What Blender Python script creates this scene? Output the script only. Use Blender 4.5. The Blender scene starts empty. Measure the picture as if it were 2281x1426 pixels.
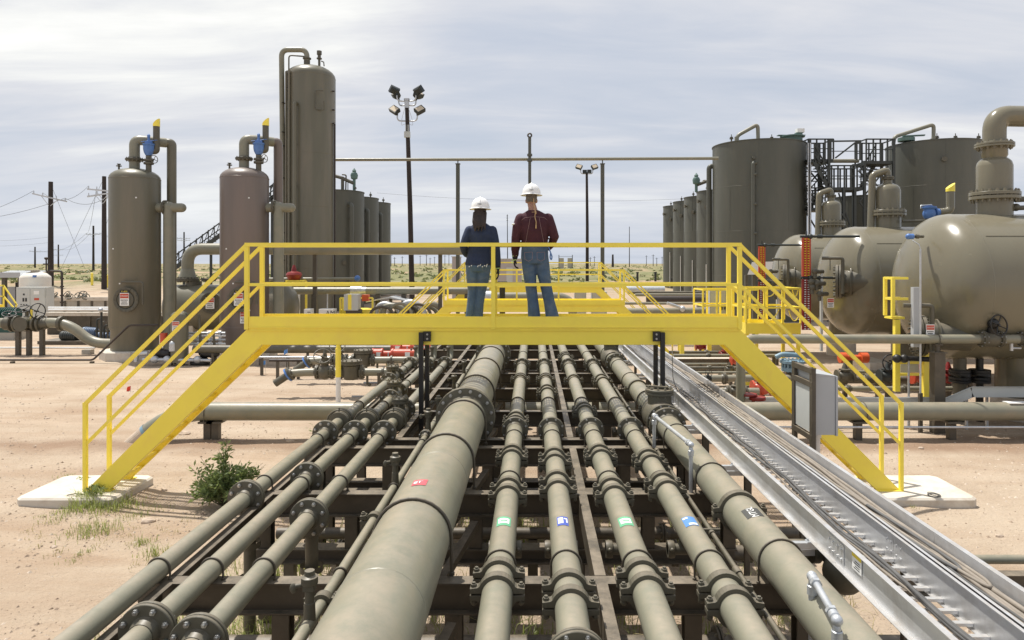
import bpy, math, random
from mathutils import Vector, Matrix, noise
PI = math.pi
R = math.radians
V = Vector
rnd = random.Random(11)
sc = bpy.context.scene
COL = sc.collection
# picture <-> place: focal length and vanishing point in photograph pixels, eye height in metres
F, CX, CY, H = 1520.0, 1187.0, 588.0, 3.2


def at(px, py, Y):
    return V(((px - CX) * Y / F, Y, H - (py - CY) * Y / F))


def xw(px, Y):
    return (px - CX) * Y / F


def zw(py, Y):
    return H - (py - CY) * Y / F


# ------------------------------------------------------------------ materials
MATS = {}


def nodes_of(name):
    m = bpy.data.materials.new(name)
    m.use_nodes = True
    nt = m.node_tree
    return m, nt, nt.nodes['Principled BSDF']


def N(nt, typ, ins=None, **props):
    n = nt.nodes.new(typ)
    for k, v in props.items():
        setattr(n, k, v)
    if ins:
        for k, v in ins.items():
            if hasattr(v, 'is_output'):
                nt.links.new(v, n.inputs[k])
            else:
                n.inputs[k].default_value = v
    return n


def mixc(nt, fac, a, b, blend='MIX'):
    n = nt.nodes.new('ShaderNodeMix')
    n.data_type = 'RGBA'
    n.blend_type = blend
    for sock, v in ((n.inputs['Factor'], fac), (n.inputs[6], a), (n.inputs[7], b)):
        if hasattr(v, 'is_output'):
            nt.links.new(v, sock)
        elif isinstance(v, (int, float)):
            sock.default_value = v
        else:
            sock.default_value = (*v, 1) if len(v) == 3 else v
    return n.outputs[2]


def ramp(nt, fac, stops, interp='LINEAR'):
    n = nt.nodes.new('ShaderNodeValToRGB')
    n.color_ramp.interpolation = interp
    el = n.color_ramp.elements
    while len(el) < len(stops):
        el.new(0.5)
    for e, (p, c) in zip(el, stops):
        e.position = p
        e.color = (c, c, c, 1) if isinstance(c, (int, float)) else (*c, 1)
    nt.links.new(fac, n.inputs[0])
    return n.outputs[0]


def pm(name, base, rough=.5, metal=0., var=.12, scale=2.5, bump=0., bscale=60., spec=.5, bevel=0., dirt=None, dscale=1.2, dlo=.52, dhi=.72, streak=1.0, chips=None, cscale=9., clo=.66, dust=None):
    """painted or plain surface with soft uneven tone, optional worn patches, rounded-edge normals"""
    m, nt, b = nodes_of(name)
    tc = N(nt, 'ShaderNodeTexCoord').outputs['Object']
    mp = N(nt, 'ShaderNodeMapping', {'Vector': tc, 'Scale': (1, 1, streak)}).outputs[0]
    n1 = N(nt, 'ShaderNodeTexNoise', {'Vector': mp, 'Scale': scale, 'Detail': 5., 'Roughness': .6}).outputs[0]
    lo = tuple(c * (1 - var) for c in base)
    hi = tuple(min(1, c * (1 + var)) for c in base)
    col = ramp(nt, n1, [(.3, lo), (.7, hi)])
    if dirt:
        n2 = N(nt, 'ShaderNodeTexNoise', {'Vector': mp, 'Scale': dscale, 'Detail': 8., 'Roughness': .72, 'Distortion': .4}).outputs[0]
        f = ramp(nt, n2, [(dlo, 0.), (dhi, .75)])
        col = mixc(nt, f, col, dirt)
    if chips:
        n4 = N(nt, 'ShaderNodeTexNoise', {'Vector': tc, 'Scale': cscale, 'Detail': 10., 'Roughness': .8, 'Distortion': .8}).outputs[0]
        col = mixc(nt, ramp(nt, n4, [(clo, 0.), (clo + .05, .85)]), col, chips)
    if dust:      # sand settled on surfaces that face the sky
        nz = N(nt, 'ShaderNodeSeparateXYZ', {0: N(nt, 'ShaderNodeNewGeometry').outputs['Normal']}).outputs[2]
        n5 = N(nt, 'ShaderNodeTexNoise', {'Vector': tc, 'Scale': 5., 'Detail': 9., 'Roughness': .75}).outputs[0]
        f = N(nt, 'ShaderNodeMath', {0: ramp(nt, nz, [(.55, 0.), (.98, 1.)]), 1: ramp(nt, n5, [(.38, .05), (.68, .8)])}, operation='MULTIPLY').outputs[0]
        col = mixc(nt, f, col, dust)
    nt.links.new(col, b.inputs['Base Color'])
    r2 = N(nt, 'ShaderNodeTexNoise', {'Vector': tc, 'Scale': scale * 3, 'Detail': 4.}).outputs[0]
    rr = N(nt, 'ShaderNodeMapRange', {'Value': r2, 'To Min': max(0, rough - .1), 'To Max': min(1, rough + .12)}).outputs[0]
    nt.links.new(rr, b.inputs['Roughness'])
    b.inputs['Metallic'].default_value = metal
    b.inputs['Specular IOR Level'].default_value = spec
    nrm = None
    if bevel:
        nrm = N(nt, 'ShaderNodeBevel', {'Radius': bevel}, samples=4).outputs[0]
    if bump:
        n3 = N(nt, 'ShaderNodeTexNoise', {'Vector': tc, 'Scale': bscale, 'Detail': 4.}).outputs[0]
        bp = N(nt, 'ShaderNodeBump', {'Height': n3, 'Strength': bump, 'Distance': .02})
        if nrm:
            nt.links.new(nrm, bp.inputs['Normal'])
        nrm = bp.outputs[0]
    if nrm:
        nt.links.new(nrm, b.inputs['Normal'])
    MATS[name] = m
    return m


DUST = (.33, .26, .19)
TAN = pm('tan_paint', (.216, .211, .157), .38, var=.10, scale=2.2, dirt=(.29, .25, .18), dscale=1.6, dlo=.48, dhi=.75, bump=.05, bscale=25, chips=(.12, .10, .07), cscale=7., clo=.70, dust=(.36, .30, .225))
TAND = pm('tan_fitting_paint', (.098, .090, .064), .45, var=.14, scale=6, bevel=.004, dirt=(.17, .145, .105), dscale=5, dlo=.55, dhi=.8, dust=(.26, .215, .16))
STEEL = pm('tan_steel_paint', (.078, .066, .048), .5, var=.14, scale=3, bevel=.004, dirt=(.15, .122, .088), dscale=2.5, dlo=.5, dhi=.78, dust=(.30, .245, .18), chips=(.11, .055, .03), cscale=6., clo=.68)
TOWER = pm('tower_paint', (.142, .132, .092), .36, var=.10, scale=1.6, streak=.12, dirt=(.20, .165, .12), dscale=1.6, dlo=.48, dhi=.72, bump=.04, bscale=6, chips=(.10, .08, .06), cscale=4., clo=.70)
TOWERP = pm('mauve_tower_paint', (.165, .134, .115), .36, var=.10, scale=1.6, streak=.12, dirt=(.21, .16, .135), dscale=1.6, dlo=.48, dhi=.72, chips=(.11, .085, .07), cscale=3., clo=.66)
TANK = pm('tank_paint', (.082, .085, .068), .45, var=.07, scale=.9, streak=.2, dirt=(.112, .11, .086), dscale=.9, dlo=.46, dhi=.72, chips=(.06, .056, .045), cscale=3., clo=.68)
VESS = pm('vessel_paint', (.182, .166, .116), .22, var=.06, scale=.9, dirt=(.155, .13, .085), dust=(.22, .192, .14), streak=.5, dscale=.5, dlo=.5, dhi=.8)
YEL = pm('yellow_paint', (.97, .79, .095), .36, var=.03, scale=3, bevel=.003, dirt=(.88, .65, .12), dscale=2.2, dlo=.5, dhi=.8, chips=(.34, .17, .05), cscale=6.5, clo=.685)
YELG = pm('yellow_grating', (.96, .77, .10), .5, var=.08, scale=6)
BLACK = pm('black_steel', (.016, .015, .014), .45, var=.2, scale=5, bevel=.003)
BOLT = pm('zinc_bolt', (.42, .42, .41), .35, metal=.85, var=.12, scale=20, bevel=.002)
DBOLT = pm('painted_bolt', (.20, .18, .13), .45, var=.15, scale=20)
GALV = pm('galvanized_steel', (.52, .54, .56), .42, metal=.55, var=.14, scale=9, dirt=(.62, .63, .64), dscale=14)
ALU = pm('tray_aluminium', (.70, .71, .725), .38, metal=.62, var=.06, scale=2.2, streak=1, dirt=(.48, .455, .42), dscale=3.2, dlo=.46, dhi=.74, bump=.08, bscale=8, dust=(.55, .49, .41))
RED = pm('red_paint', (.52, .075, .035), .4, var=.12, scale=5, bevel=.003)
DRED = pm('dark_red_paint', (.23, .018, .016), .4, var=.15, scale=6)
BLUE = pm('blue_paint', (.085, .19, .46), .4, var=.12, scale=6)
LBLUE = pm('pale_blue_paint', (.20, .31, .38), .45, var=.12, scale=6)
WHITE = pm('white_paint', (.78, .78, .76), .5, var=.04, scale=3, dirt=(.62, .58, .52), dscale=2)
POLY = pm('white_polymer', (.74, .70, .62), .5, var=.04, scale=2)
MOTB = pm('faded_blue_paint', (.12, .175, .27), .5, var=.15, scale=4)
CABG = pm('grey_cabinet_paint', (.42, .44, .455), .45, var=.04, scale=3, bevel=.003)
LCAB = pm('pale_cabinet_paint', (.52, .54, .52), .5, var=.05, scale=2)
CONC = pm('concrete', (.62, .57, .49), .88, var=.08, scale=3, dirt=(.42, .33, .24), dscale=2.6, dlo=.48, dhi=.74, bump=.15, bscale=70)
CONCD = pm('grey_concrete', (.42, .39, .33), .85, var=.1, scale=2, dirt=(.34, .27, .2), dscale=1.1, bump=.1, bscale=60)
WOODP = pm('creosoted_wood', (.035, .027, .024), .8, var=.3, scale=4, streak=.1, bump=.2, bscale=30)
LAMPK = pm('lamp_housing', (.018, .024, .024), .5, var=.15, scale=5)
LENS = pm('lamp_lens', (.62, .52, .38), .2, var=.05)
GSTR = pm('green_grey_steel', (.032, .038, .036), .55, var=.15, scale=3)
TEAL = pm('teal_paint', (.012, .075, .06), .45, var=.15, scale=3)
ORNG = pm('orange_paint', (.62, .10, .025), .45, var=.08)
CABLE = pm('cable_jacket', (.10, .098, .095), .55, var=.25, scale=8)
CABLT = pm('dusty_cable_jacket', (.25, .215, .175), .6, var=.2, scale=8)
DKBR = pm('dark_brown_paint', (.045, .034, .028), .5, var=.15)
TEXTW = pm('label_white', (.82, .82, .80), .5, var=.02)
TEXTK = pm('label_black', (.02, .02, .02), .5, var=.02)
LGREEN = pm('label_green', (.13, .42, .23), .5, var=.05)
LBL_B = pm('label_blue', (.06, .10, .42), .5, var=.05)
LBL_B2 = pm('label_light_blue', (.09, .24, .55), .5, var=.05)
LBL_R = pm('label_red', (.55, .10, .12), .5, var=.05)
LBL_K = pm('label_charcoal', (.06, .06, .055), .5, var=.05)
LBL_Y = pm('label_yellow', (.80, .62, .05), .5, var=.05)
FLAGR = pm('flag_red', (.70, .05, .02), .6, var=.05)
FLAGB = pm('flag_blue', (.10, .28, .65), .6, var=.05)
ROCK = pm('pale_rock', (.50, .40, .31), .9, var=.2, scale=8, bump=.3, bscale=30)
SHIRTB = pm('navy_shirt_cloth', (.022, .034, .075), .85, var=.15, scale=9, bump=.25, bscale=14)
SHIRTR = pm('maroon_shirt_cloth', (.055, .013, .022), .85, var=.15, scale=9, bump=.25, bscale=14)
DENIM = pm('denim', (.070, .118, .20), .9, var=.2, scale=9, dirt=(.17, .20, .23), dscale=4.5, dlo=.5, dhi=.7, bump=.3, bscale=16)
DENIMB = pm('faded_denim', (.075, .125, .20), .9, var=.2, scale=8, dirt=(.2, .22, .23), dscale=4, dlo=.5, dhi=.7, bump=.3, bscale=16)
SKIN = pm('skin', (.36, .20, .14), .55, var=.08, scale=12)
HAIRD = pm('dark_brown_hair', (.028, .016, .011), .5, var=.35, scale=22, streak=.15, bump=.5, bscale=60)
HAIRG = pm('short_grey_hair', (.13, .11, .09), .7, var=.3, scale=60)
HAT = pm('white_hard_hat', (.84, .84, .82), .3, var=.02)
GLOVE = pm('black_glove', (.012, .012, .014), .7, var=.2, scale=20)
GLOVEG = pm('glove_green_trim', (.40, .55, .22), .6, var=.1)
LEATH = pm('dark_boot_leather', (.03, .022, .017), .6, var=.2)
CORD = pm('tan_cord', (.48, .32, .16), .7, var=.1)
STITCH = pm('pale_thread', (.30, .20, .20), .8, var=.1)


def leaf_mat(name, a, b, trans=.25):
    m, nt, bs = nodes_of(name)
    oi = N(nt, 'ShaderNodeNewGeometry').outputs['Random Per Island']
    nt.links.new(ramp(nt, oi, [(0, a), (1, b)]), bs.inputs['Base Color'])
    bs.inputs['Roughness'].default_value = .55
    tr = N(nt, 'ShaderNodeBsdfTranslucent', {'Color': (b[0] * 1.3, b[1] * 1.4, b[2], 1)})
    mx = N(nt, 'ShaderNodeMixShader', {0: trans, 1: bs.outputs[0], 2: tr.outputs[0]})
    nt.links.new(mx.outputs[0], nt.nodes['Material Output'].inputs[0])
    MATS[name] = m
    return m


LEAF = leaf_mat('bush_leaf', (.085, .13, .045), (.26, .31, .14), .4)
GRASS = leaf_mat('grass_blade', (.12, .18, .04), (.32, .34, .12), .4)
DRYG = leaf_mat('dry_grass_blade', (.26, .22, .09), (.42, .36, .18))
SHRUB = leaf_mat('shrub_leaf', (.10, .12, .05), (.21, .22, .105))
STEM = pm('stem_bark', (.10, .09, .05), .8, var=.2)


# ------------------------------------------------------------------ mesh building
ORG = {}


def frame(d, up=None):
    d = d.normalized()
    u = V((0, 0, 1)) if up is None else V(up)
    if abs(d.dot(u)) > .98:
        u = V((0, 1, 0))
    s = d.cross(u).normalized()
    return s, s.cross(d).normalized()


class MB:
    def __init__(s):
        s.v, s.f, s.sm, s.mi = [], [], [], []
        s.m = 0

    def add(s, vs, fs, smooth=False):
        n = len(s.v)
        s.v += [V(v) for v in vs]
        s.f += [tuple(i + n for i in f) for f in fs]
        s.sm += [smooth] * len(fs)
        s.mi += [s.m] * len(fs)
        return s

    def box(s, a, b):
        x0, y0, z0 = (min(p, q) for p, q in zip(a, b))
        x1, y1, z1 = (max(p, q) for p, q in zip(a, b))
        return s.add([(x0, y0, z0), (x1, y0, z0), (x1, y1, z0), (x0, y1, z0), (x0, y0, z1), (x1, y0, z1), (x1, y1, z1), (x0, y1, z1)],
                     [(0, 3, 2, 1), (4, 5, 6, 7), (0, 1, 5, 4), (1, 2, 6, 5), (2, 3, 7, 6), (3, 0, 4, 7)])

    def bar(s, p, q, w, h, up=None):
        p, q = V(p), V(q)
        a, b = frame(q - p, up)
        a, b = a * w / 2, b * h / 2
        return s.add([p - a - b, p + a - b, p + a + b, p - a + b, q - a - b, q + a - b, q + a + b, q - a + b],
                     [(0, 1, 2, 3), (4, 7, 6, 5), (0, 4, 5, 1), (1, 5, 6, 2), (2, 6, 7, 3), (3, 7, 4, 0)])

    def extr(s, poly, p, q, up=None):
        """extrude a 2-d outline (side, up) from p to q"""
        p, q = V(p), V(q)
        a, b = frame(q - p, up)
        n = len(poly)
        vs = [p + a * u + b * w for u, w in poly] + [q + a * u + b * w for u, w in poly]
        fs = [(i, (i + 1) % n, (i + 1) % n + n, i + n) for i in range(n)] + [tuple(range(n - 1, -1, -1)), tuple(range(n, 2 * n))]
        return s.add(vs, fs)

    def ibeam(s, p, q, w, h, t=.012):
        w2, h2 = w / 2, h / 2
        return s.extr([(-w2, -h2), (w2, -h2), (w2, -h2 + t), (t / 2, -h2 + t), (t / 2, h2 - t), (w2, h2 - t), (w2, h2), (-w2, h2), (-w2, h2 - t), (-t / 2, h2 - t), (-t / 2, -h2 + t), (-w2, -h2 + t)], p, q)

    def prism_xz(s, poly, y0, y1):
        n = len(poly)
        vs = [(x, y0, z) for x, z in poly] + [(x, y1, z) for x, z in poly]
        fs = [(i, (i + 1) % n, (i + 1) % n + n, i + n) for i in range(n)] + [tuple(range(n - 1, -1, -1)), tuple(range(n, 2 * n))]
        return s.add(vs, fs)

    def cyl(s, p, q, r, r2=None, n=14, caps=True, smooth=True):
        p, q = V(p), V(q)
        r2 = r if r2 is None else r2
        a, b = frame(q - p)
        c = [(math.cos(2 * PI * i / n), math.sin(2 * PI * i / n)) for i in range(n)]
        A = [p + (a * x + b * y) * r for x, y in c]
        B = [q + (a * x + b * y) * r2 for x, y in c]
        s.add(A + B, [(i, i + n, (i + 1) % n + n, (i + 1) % n) for i in range(n)], smooth)
        if caps:
            s.add(A, [tuple(range(n))])
            s.add(B, [tuple(range(n - 1, -1, -1))])
        return s

    def tube(s, pts, r, n=12, caps=True):
        pts = [V(p) for p in pts]
        m = len(pts)
        d0 = (pts[1] - pts[0])
        a, b = frame(d0)
        rings = []
        prev = d0.normalized()
        rr = r if isinstance(r, (list, tuple)) else [r] * m
        for i in range(m):
            if i == 0:
                d = d0.normalized()
            elif i == m - 1:
                d = (pts[-1] - pts[-2]).normalized()
            else:
                d = ((pts[i + 1] - pts[i]).normalized() + (pts[i] - pts[i - 1]).normalized()).normalized()
            qd = prev.rotation_difference(d)
            a, b = qd @ a, qd @ b
            prev = d
            rings.append([pts[i] + (a * math.cos(2 * PI * k / n) + b * math.sin(2 * PI * k / n)) * rr[i] for k in range(n)])
        vs = [v for g in rings for v in g]
        fs = [(i * n + k, (i + 1) * n + k, (i + 1) * n + (k + 1) % n, i * n + (k + 1) % n) for i in range(m - 1) for k in range(n)]
        s.add(vs, fs, True)
        if caps:
            s.add(rings[0], [tuple(range(n))])
            s.add(rings[-1], [tuple(range(n - 1, -1, -1))])
        return s

    def lathe(s, prof, o=(0, 0, 0), axis=(0, 0, 1), n=32):
        """turn (radius, height) pairs about an axis; corners sharper than 35 degrees stay crisp"""
        o, d = V(o), V(axis).normalized()
        a, b = frame(d)
        runs, cur = [], [prof[0]]
        for i in range(1, len(prof)):
            cur.append(prof[i])
            if i < len(prof) - 1:
                u = V((prof[i][0] - prof[i - 1][0], prof[i][1] - prof[i - 1][1]))
                w = V((prof[i + 1][0] - prof[i][0], prof[i + 1][1] - prof[i][1]))
                if u.length > 1e-6 and w.length > 1e-6 and u.angle(w) > R(35):
                    runs.append(cur)
                    cur = [prof[i]]
        runs.append(cur)
        for run in runs:
            vs = []
            for r, h in run:
                vs += [o + d * h + (a * math.cos(2 * PI * k / n) + b * math.sin(2 * PI * k / n)) * max(r, 1e-4) for k in range(n)]
            s.add(vs, [(i * n + k, i * n + (k + 1) % n, (i + 1) * n + (k + 1) % n, (i + 1) * n + k) for i in range(len(run) - 1) for k in range(n)], True)
        return s

    def sphere(s, c, r, n=14, m=8):
        rx, ry, rz = r if isinstance(r, (list, tuple)) else (r, r, r)
        c = V(c)
        vs = []
        for j in range(m + 1):
            t = PI * j / m
            for i in range(n):
                p = 2 * PI * i / n
                vs.append(c + V((rx * math.sin(t) * math.cos(p), ry * math.sin(t) * math.sin(p), rz * math.cos(t))))
        return s.add(vs, [(j * n + i, (j + 1) * n + i, (j + 1) * n + (i + 1) % n, j * n + (i + 1) % n) for j in range(m) for i in range(n)], True)

    def ring(s, c, axis, r, rt, n=24, k=8, a0=0., a1=360.):
        c, d = V(c), V(axis).normalized()
        a, b = frame(d)
        full = abs(a1 - a0) >= 359.9
        pts = [c + (a * math.cos(R(a0 + (a1 - a0) * i / n)) + b * math.sin(R(a0 + (a1 - a0) * i / n))) * r for i in range(n + 1)]
        return s.tube(pts, rt, k, caps=not full)

    def loft(s, rings, n=18, caps=True):
        """rings of (centre, rx, ry) in the XY plane, closed for fusing"""
        vs = []
        for c, rx, ry in rings:
            vs += [V(c) + V((rx * math.cos(2 * PI * k / n), ry * math.sin(2 * PI * k / n), 0)) for k in range(n)]
        m = len(rings)
        fs = [(i * n + k, i * n + (k + 1) % n, (i + 1) * n + (k + 1) % n, (i + 1) * n + k) for i in range(m - 1) for k in range(n)]
        fs += [tuple(range(n - 1, -1, -1)), tuple(range((m - 1) * n, m * n))]
        return s.add(vs, fs, True)

    def limb(s, pts, rs, n=14):
        """tapered rounded limb through joints, closed"""
        pts = [V(p) for p in pts]
        P, Q = [], []
        d = (pts[0] - pts[1]).normalized()
        for t in (80, 55, 25):
            P.append(pts[0] + d * rs[0] * math.sin(R(t)))
            Q.append(rs[0] * math.cos(R(t)))
        P += pts
        Q += list(rs)
        d = (pts[-1] - pts[-2]).normalized()
        for t in (25, 55, 80):
            P.append(pts[-1] + d * rs[-1] * math.sin(R(t)))
            Q.append(rs[-1] * math.cos(R(t)))
        return s.tube(P, Q, n)

    def mesh(s, name, mats, org=(0, 0, 0)):
        me = bpy.data.meshes.new(name)
        o = V(org)
        me.from_pydata([v - o for v in s.v], [], s.f)
        me.polygons.foreach_set('use_smooth', s.sm)
        for m in (mats if isinstance(mats, (list, tuple)) else [mats]):
            me.materials.append(m)
        if any(s.mi):
            me.polygons.foreach_set('material_index', s.mi)
        me.update()
        return me

    def build(s, name, mats, parent=None, org=None):
        if parent is not None:
            org = ORG[parent.name]
        org = V((0, 0, 0)) if org is None else V(org)
        o = bpy.data.objects.new(name, s.mesh(name, mats, org))
        COL.objects.link(o)
        if parent is not None:
            o.parent = parent
        else:
            o.location = org
        ORG[o.name] = org
        return o


def tag(o, label, cat, group=None):
    o['label'] = label
    o['category'] = cat
    if group:
        o['group'] = group
    return o


def thing(name, label, cat, loc=(0, 0, 0), group=None):
    o = bpy.data.objects.new(name, None)
    o.empty_display_size = .2
    COL.objects.link(o)
    o.location = loc
    ORG[o.name] = V(loc)
    return tag(o, label, cat, group)


def kindof(o, k):
    o['kind'] = k
    return o


def inst(me, name, parent, pos, rot=None):
    o = bpy.data.objects.new(name, me)
    COL.objects.link(o)
    o.parent = parent
    o.location = V(pos) - ORG[parent.name]
    if rot is not None:
        o.rotation_mode = 'QUATERNION'
        o.rotation_quaternion = rot
    ORG[o.name] = V(pos)
    return o


def copy_tree(o, loc, label=None):
    c = o.copy()
    COL.objects.link(c)
    c.location = loc
    ORG[c.name] = V(loc)
    if label:
        c['label'] = label
    for ch in o.children:
        d = ch.copy()
        COL.objects.link(d)
        d.parent = c
        for g in ch.children:
            e = g.copy()
            COL.objects.link(e)
            e.parent = d
    return c


def yrot(axis):
    return V((0, 1, 0)).rotation_difference(V(axis).normalized())


def bend(pts, rad, k=6):
    """polyline with rounded corners"""
    pts = [V(p) for p in pts]
    out = [pts[0]]
    for i in range(1, len(pts) - 1):
        u = (pts[i - 1] - pts[i])
        w = (pts[i + 1] - pts[i])
        r = min(rad, u.length * .49, w.length * .49)
        a, b = pts[i] + u.normalized() * r, pts[i] + w.normalized() * r
        for j in range(k + 1):
            t = j / k
            out.append(a * (1 - t) ** 2 + pts[i] * 2 * t * (1 - t) + b * t * t)
    out.append(pts[-1])
    return out


def text_geo(body, size):
    cu = bpy.data.curves.new('t', 'FONT')
    cu.body = body
    cu.size = size
    cu.align_x = 'CENTER'
    cu.align_y = 'CENTER'
    cu.resolution_u = 2
    ob = bpy.data.objects.new('t', cu)
    COL.objects.link(ob)
    bpy.context.view_layer.update()
    me = bpy.data.meshes.new_from_object(ob.evaluated_get(bpy.context.evaluated_depsgraph_get()))
    vs = [v.co.copy() for v in me.vertices]
    fs = [tuple(p.vertices) for p in me.polygons]
    bpy.data.objects.remove(ob)
    bpy.data.curves.remove(cu)
    bpy.data.meshes.remove(me)
    return vs, fs


# ------------------------------------------------------------------ cached fittings, all built along +Y about the origin
CACHE = {}


def flange_mesh(rp, rf, t=.03, nb=8, gap=.006, mat=None, bolt=None, rb=None):
    key = ('fl', round(rp, 3), round(rf, 3), t, nb, mat.name if mat else '')
    if key in CACHE:
        return CACHE[key]
    m = MB()
    for a, b in ((-t - gap / 2, -gap / 2), (gap / 2, t + gap / 2)):
        m.lathe([(rp * .7, a), (rf - .004, a), (rf, a + .004), (rf, b - .004), (rf - .004, b), (rp * .7, b)], axis=(0, 1, 0), n=36)
    m.lathe([(rp + .004, -t - .05), (rp + .02, -t - gap / 2)], axis=(0, 1, 0), n=28)
    m.lathe([(rp + .02, t + gap / 2), (rp + .004, t + .05)], axis=(0, 1, 0), n=28)
    m.lathe([(rf * .86, -gap), (rf * .86, gap)], axis=(0, 1, 0), n=28)
    m.m = 1
    rc = (rp + .02 + rf) / 2 + .004
    br = rb or max(.009, (rf - rp) * .17)
    for i in range(nb):
        an = 2 * PI * (i + .5) / nb
        c = V((math.cos(an) * rc, 0, math.sin(an) * rc))
        for sgn in (-1, 1):
            e = c + V((0, sgn * (t + gap / 2), 0))
            m.cyl(e, e + V((0, sgn * br * 1.1, 0)), br * 1.15, n=6, smooth=False)
            m.cyl(e + V((0, sgn * br * 1.1, 0)), e + V((0, sgn * br * 1.9, 0)), br * .62, n=8)
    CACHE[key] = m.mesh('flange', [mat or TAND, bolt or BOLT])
    return CACHE[key]


def coupling_mesh(r):
    key = ('cp', round(r, 3))
    if key in CACHE:
        return CACHE[key]
    m = MB()
    w = .031
    ro, re = r + .024, r + .070
    for sgn in (1, -1):
        outer, inner = [], []
        g = .006
        outer += [(re, g), (re, .034), (re - .045, .040)]
        inner += [(r * .99, g), (r * .995, .015), (r * .98, r * .2)]
        for k in range(13):
            a = R(24 + 132 * k / 12)
            outer.append((ro * math.cos(a), ro * math.sin(a)))
            inner.append((r * .985 * math.cos(a), r * .985 * math.sin(a)))
        outer += [(-re + .045, .040), (-re, .034), (-re, g)]
        inner += [(-r * .98, r * .2), (-r * .995, .015), (-r * .99, g)]
        k = len(outer)
        vs = []
        for y in (-w, w):
            for (x, z) in outer:
                vs.append((x, y, z * sgn))
            for (x, z) in inner:
                vs.append((x, y, z * sgn))
        fs = []
        for i in range(k - 1):
            fs += [(i, i + 1, k + i + 1, k + i), (2 * k + i, 3 * k + i, 3 * k + i + 1, 2 * k + i + 1), (i, 2 * k + i, 2 * k + i + 1, i + 1)]
        fs += [(0, k, 3 * k, 2 * k), (k - 1, 3 * k - 1, 4 * k - 1, 2 * k - 1)]
        if sgn < 0:
            fs = [f[::-1] for f in fs]
        m.add(vs, fs)
    for sx in (-1, 1):
        x = sx * (r + .049)
        m.cyl((x, 0, -.07), (x, 0, .062), .011, n=8)
        m.cyl((x, 0, .034), (x, 0, .052), .019, n=6, smooth=False)
        m.cyl((x, 0, -.055), (x, 0, -.034), .019, n=6, smooth=False)
        m.sphere((x, 0, -.058), .02, 8, 6)
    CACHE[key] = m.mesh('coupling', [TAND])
    return CACHE[key]


def ubolt_mesh(r, drop):
    key = ('ub', round(r, 3), round(drop, 3))
    if key in CACHE:
        return CACHE[key]
    m = MB()
    rt = .007 if r < .2 else .011
    q = r + rt
    pts = [(q, 0, -drop)] + [(q * math.cos(R(a)), 0, q * math.sin(R(a))) for a in range(0, 181, 12)] + [(-q, 0, -drop)]
    m.tube(pts, rt, 8)
    for sx in (-1, 1):
        m.cyl((sx * q, 0, -drop), (sx * q, 0, -drop + rt * 2), rt * 1.9, n=6, smooth=False)
    CACHE[key] = m.mesh('u_bolt', [STEEL])
    return CACHE[key]


def wheel_mb(m, c, axis, r, rt=.012, spokes=4):
    c, d = V(c), V(axis).normalized()
    a, b = frame(d)
    m.ring(c, d, r, rt, 24, 8)
    for i in range(spokes):
        t = PI * i * 2 / spokes + .4
        m.cyl(c - d * r * .15, c + (a * math.cos(t) + b * math.sin(t)) * r, rt * .8, n=6)
    m.cyl(c - d * r * .5, c + d * r * .1, rt * 1.6, n=8)
    return m


# ------------------------------------------------------------------ ground
def sstep(a, b, x):
    t = min(1, max(0, (x - a) / (b - a)))
    return t * t * (3 - 2 * t)


def terrain(x, y):
    z = 1.5 * sstep(42, 66, y + 4 * noise.noise(V((x * .05, y * .02, 3)))) if y > 30 else 0
    if y > 48:
        k = sstep(48, 120, y)
        z += k * (.7 * noise.noise(V((x * .022, y * .012, 0))) + .25 * noise.noise(V((x * .11, y * .06, 5))))
    if y > 300:
        z += sstep(300, 1500, y) * 5 * noise.noise(V((x * .0022, y * .001, 9)))
    near = 1 - sstep(14, 40, y)
    if near > 0:
        z += near * (.018 * noise.noise(V((x * .8, y * .8, 1))) + .010 * noise.noise(V((x * 3, y * 3, 2))))
        for (xa, xb) in ((-6.78, -5.47), (4.5, 5.83)):      # sand blown against the stair pads
            dx, dy = max(xa - x, 0, x - xb), max(8.9 - y, 0, y - 9.9)
            dd = math.hypot(dx, dy)
            if dd < .8:
                z += .05 * math.exp(-(dd / .22) ** 2) * max(0, .45 + .9 * noise.noise(V((x * 1.7, y * 1.7, 13))))
        # loose backfill along the buried pipe
        z += near * .07 * math.exp(-((y - 11.9) / .55) ** 2) * max(0, .3 + noise.noise(V((x * 1.1, y * 1.6, 7)))) * (1 if x < -2.9 or x > 3 else 0)
    return z


def axis_list(lo, hi, step, far, g):
    a = []
    x = lo
    while x <= hi:
        a.append(x)
        x += step
    s = step
    while x < far:
        s *= g
        x += s
        a.append(x)
    return a


xs = axis_list(0, 12, .13, 5000, 1.085)
xs = [-x for x in xs[:0:-1]] + xs
ys = axis_list(-3, 20, .13, 6000, 1.05)
ys = [-400, -60, -10] + ys
vs = [(x, y, terrain(x, y)) for y in ys for x in xs]
nx = len(xs)
fs = [(j * nx + i, j * nx + i + 1, (j + 1) * nx + i + 1, (j + 1) * nx + i) for j in range(len(ys) - 1) for i in range(nx - 1)]
m, nt, b = nodes_of('desert_ground')
geo = N(nt, 'ShaderNodeNewGeometry').outputs['Position']
sx = N(nt, 'ShaderNodeSeparateXYZ', {0: geo})
n1 = N(nt, 'ShaderNodeTexNoise', {'Vector': geo, 'Scale': .55, 'Detail': 8., 'Roughness': .62}).outputs[0]
sand = ramp(nt, n1, [(.28, (.36, .268, .19)), (.5, (.445, .352, .262)), (.72, (.52, .428, .328))])
st = N(nt, 'ShaderNodeMapping', {'Vector': geo, 'Scale': (.22, 1.5, 1)}).outputs[0]
n2 = N(nt, 'ShaderNodeTexNoise', {'Vector': st, 'Scale': 1.1, 'Detail': 6., 'Roughness': .6}).outputs[0]
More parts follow.
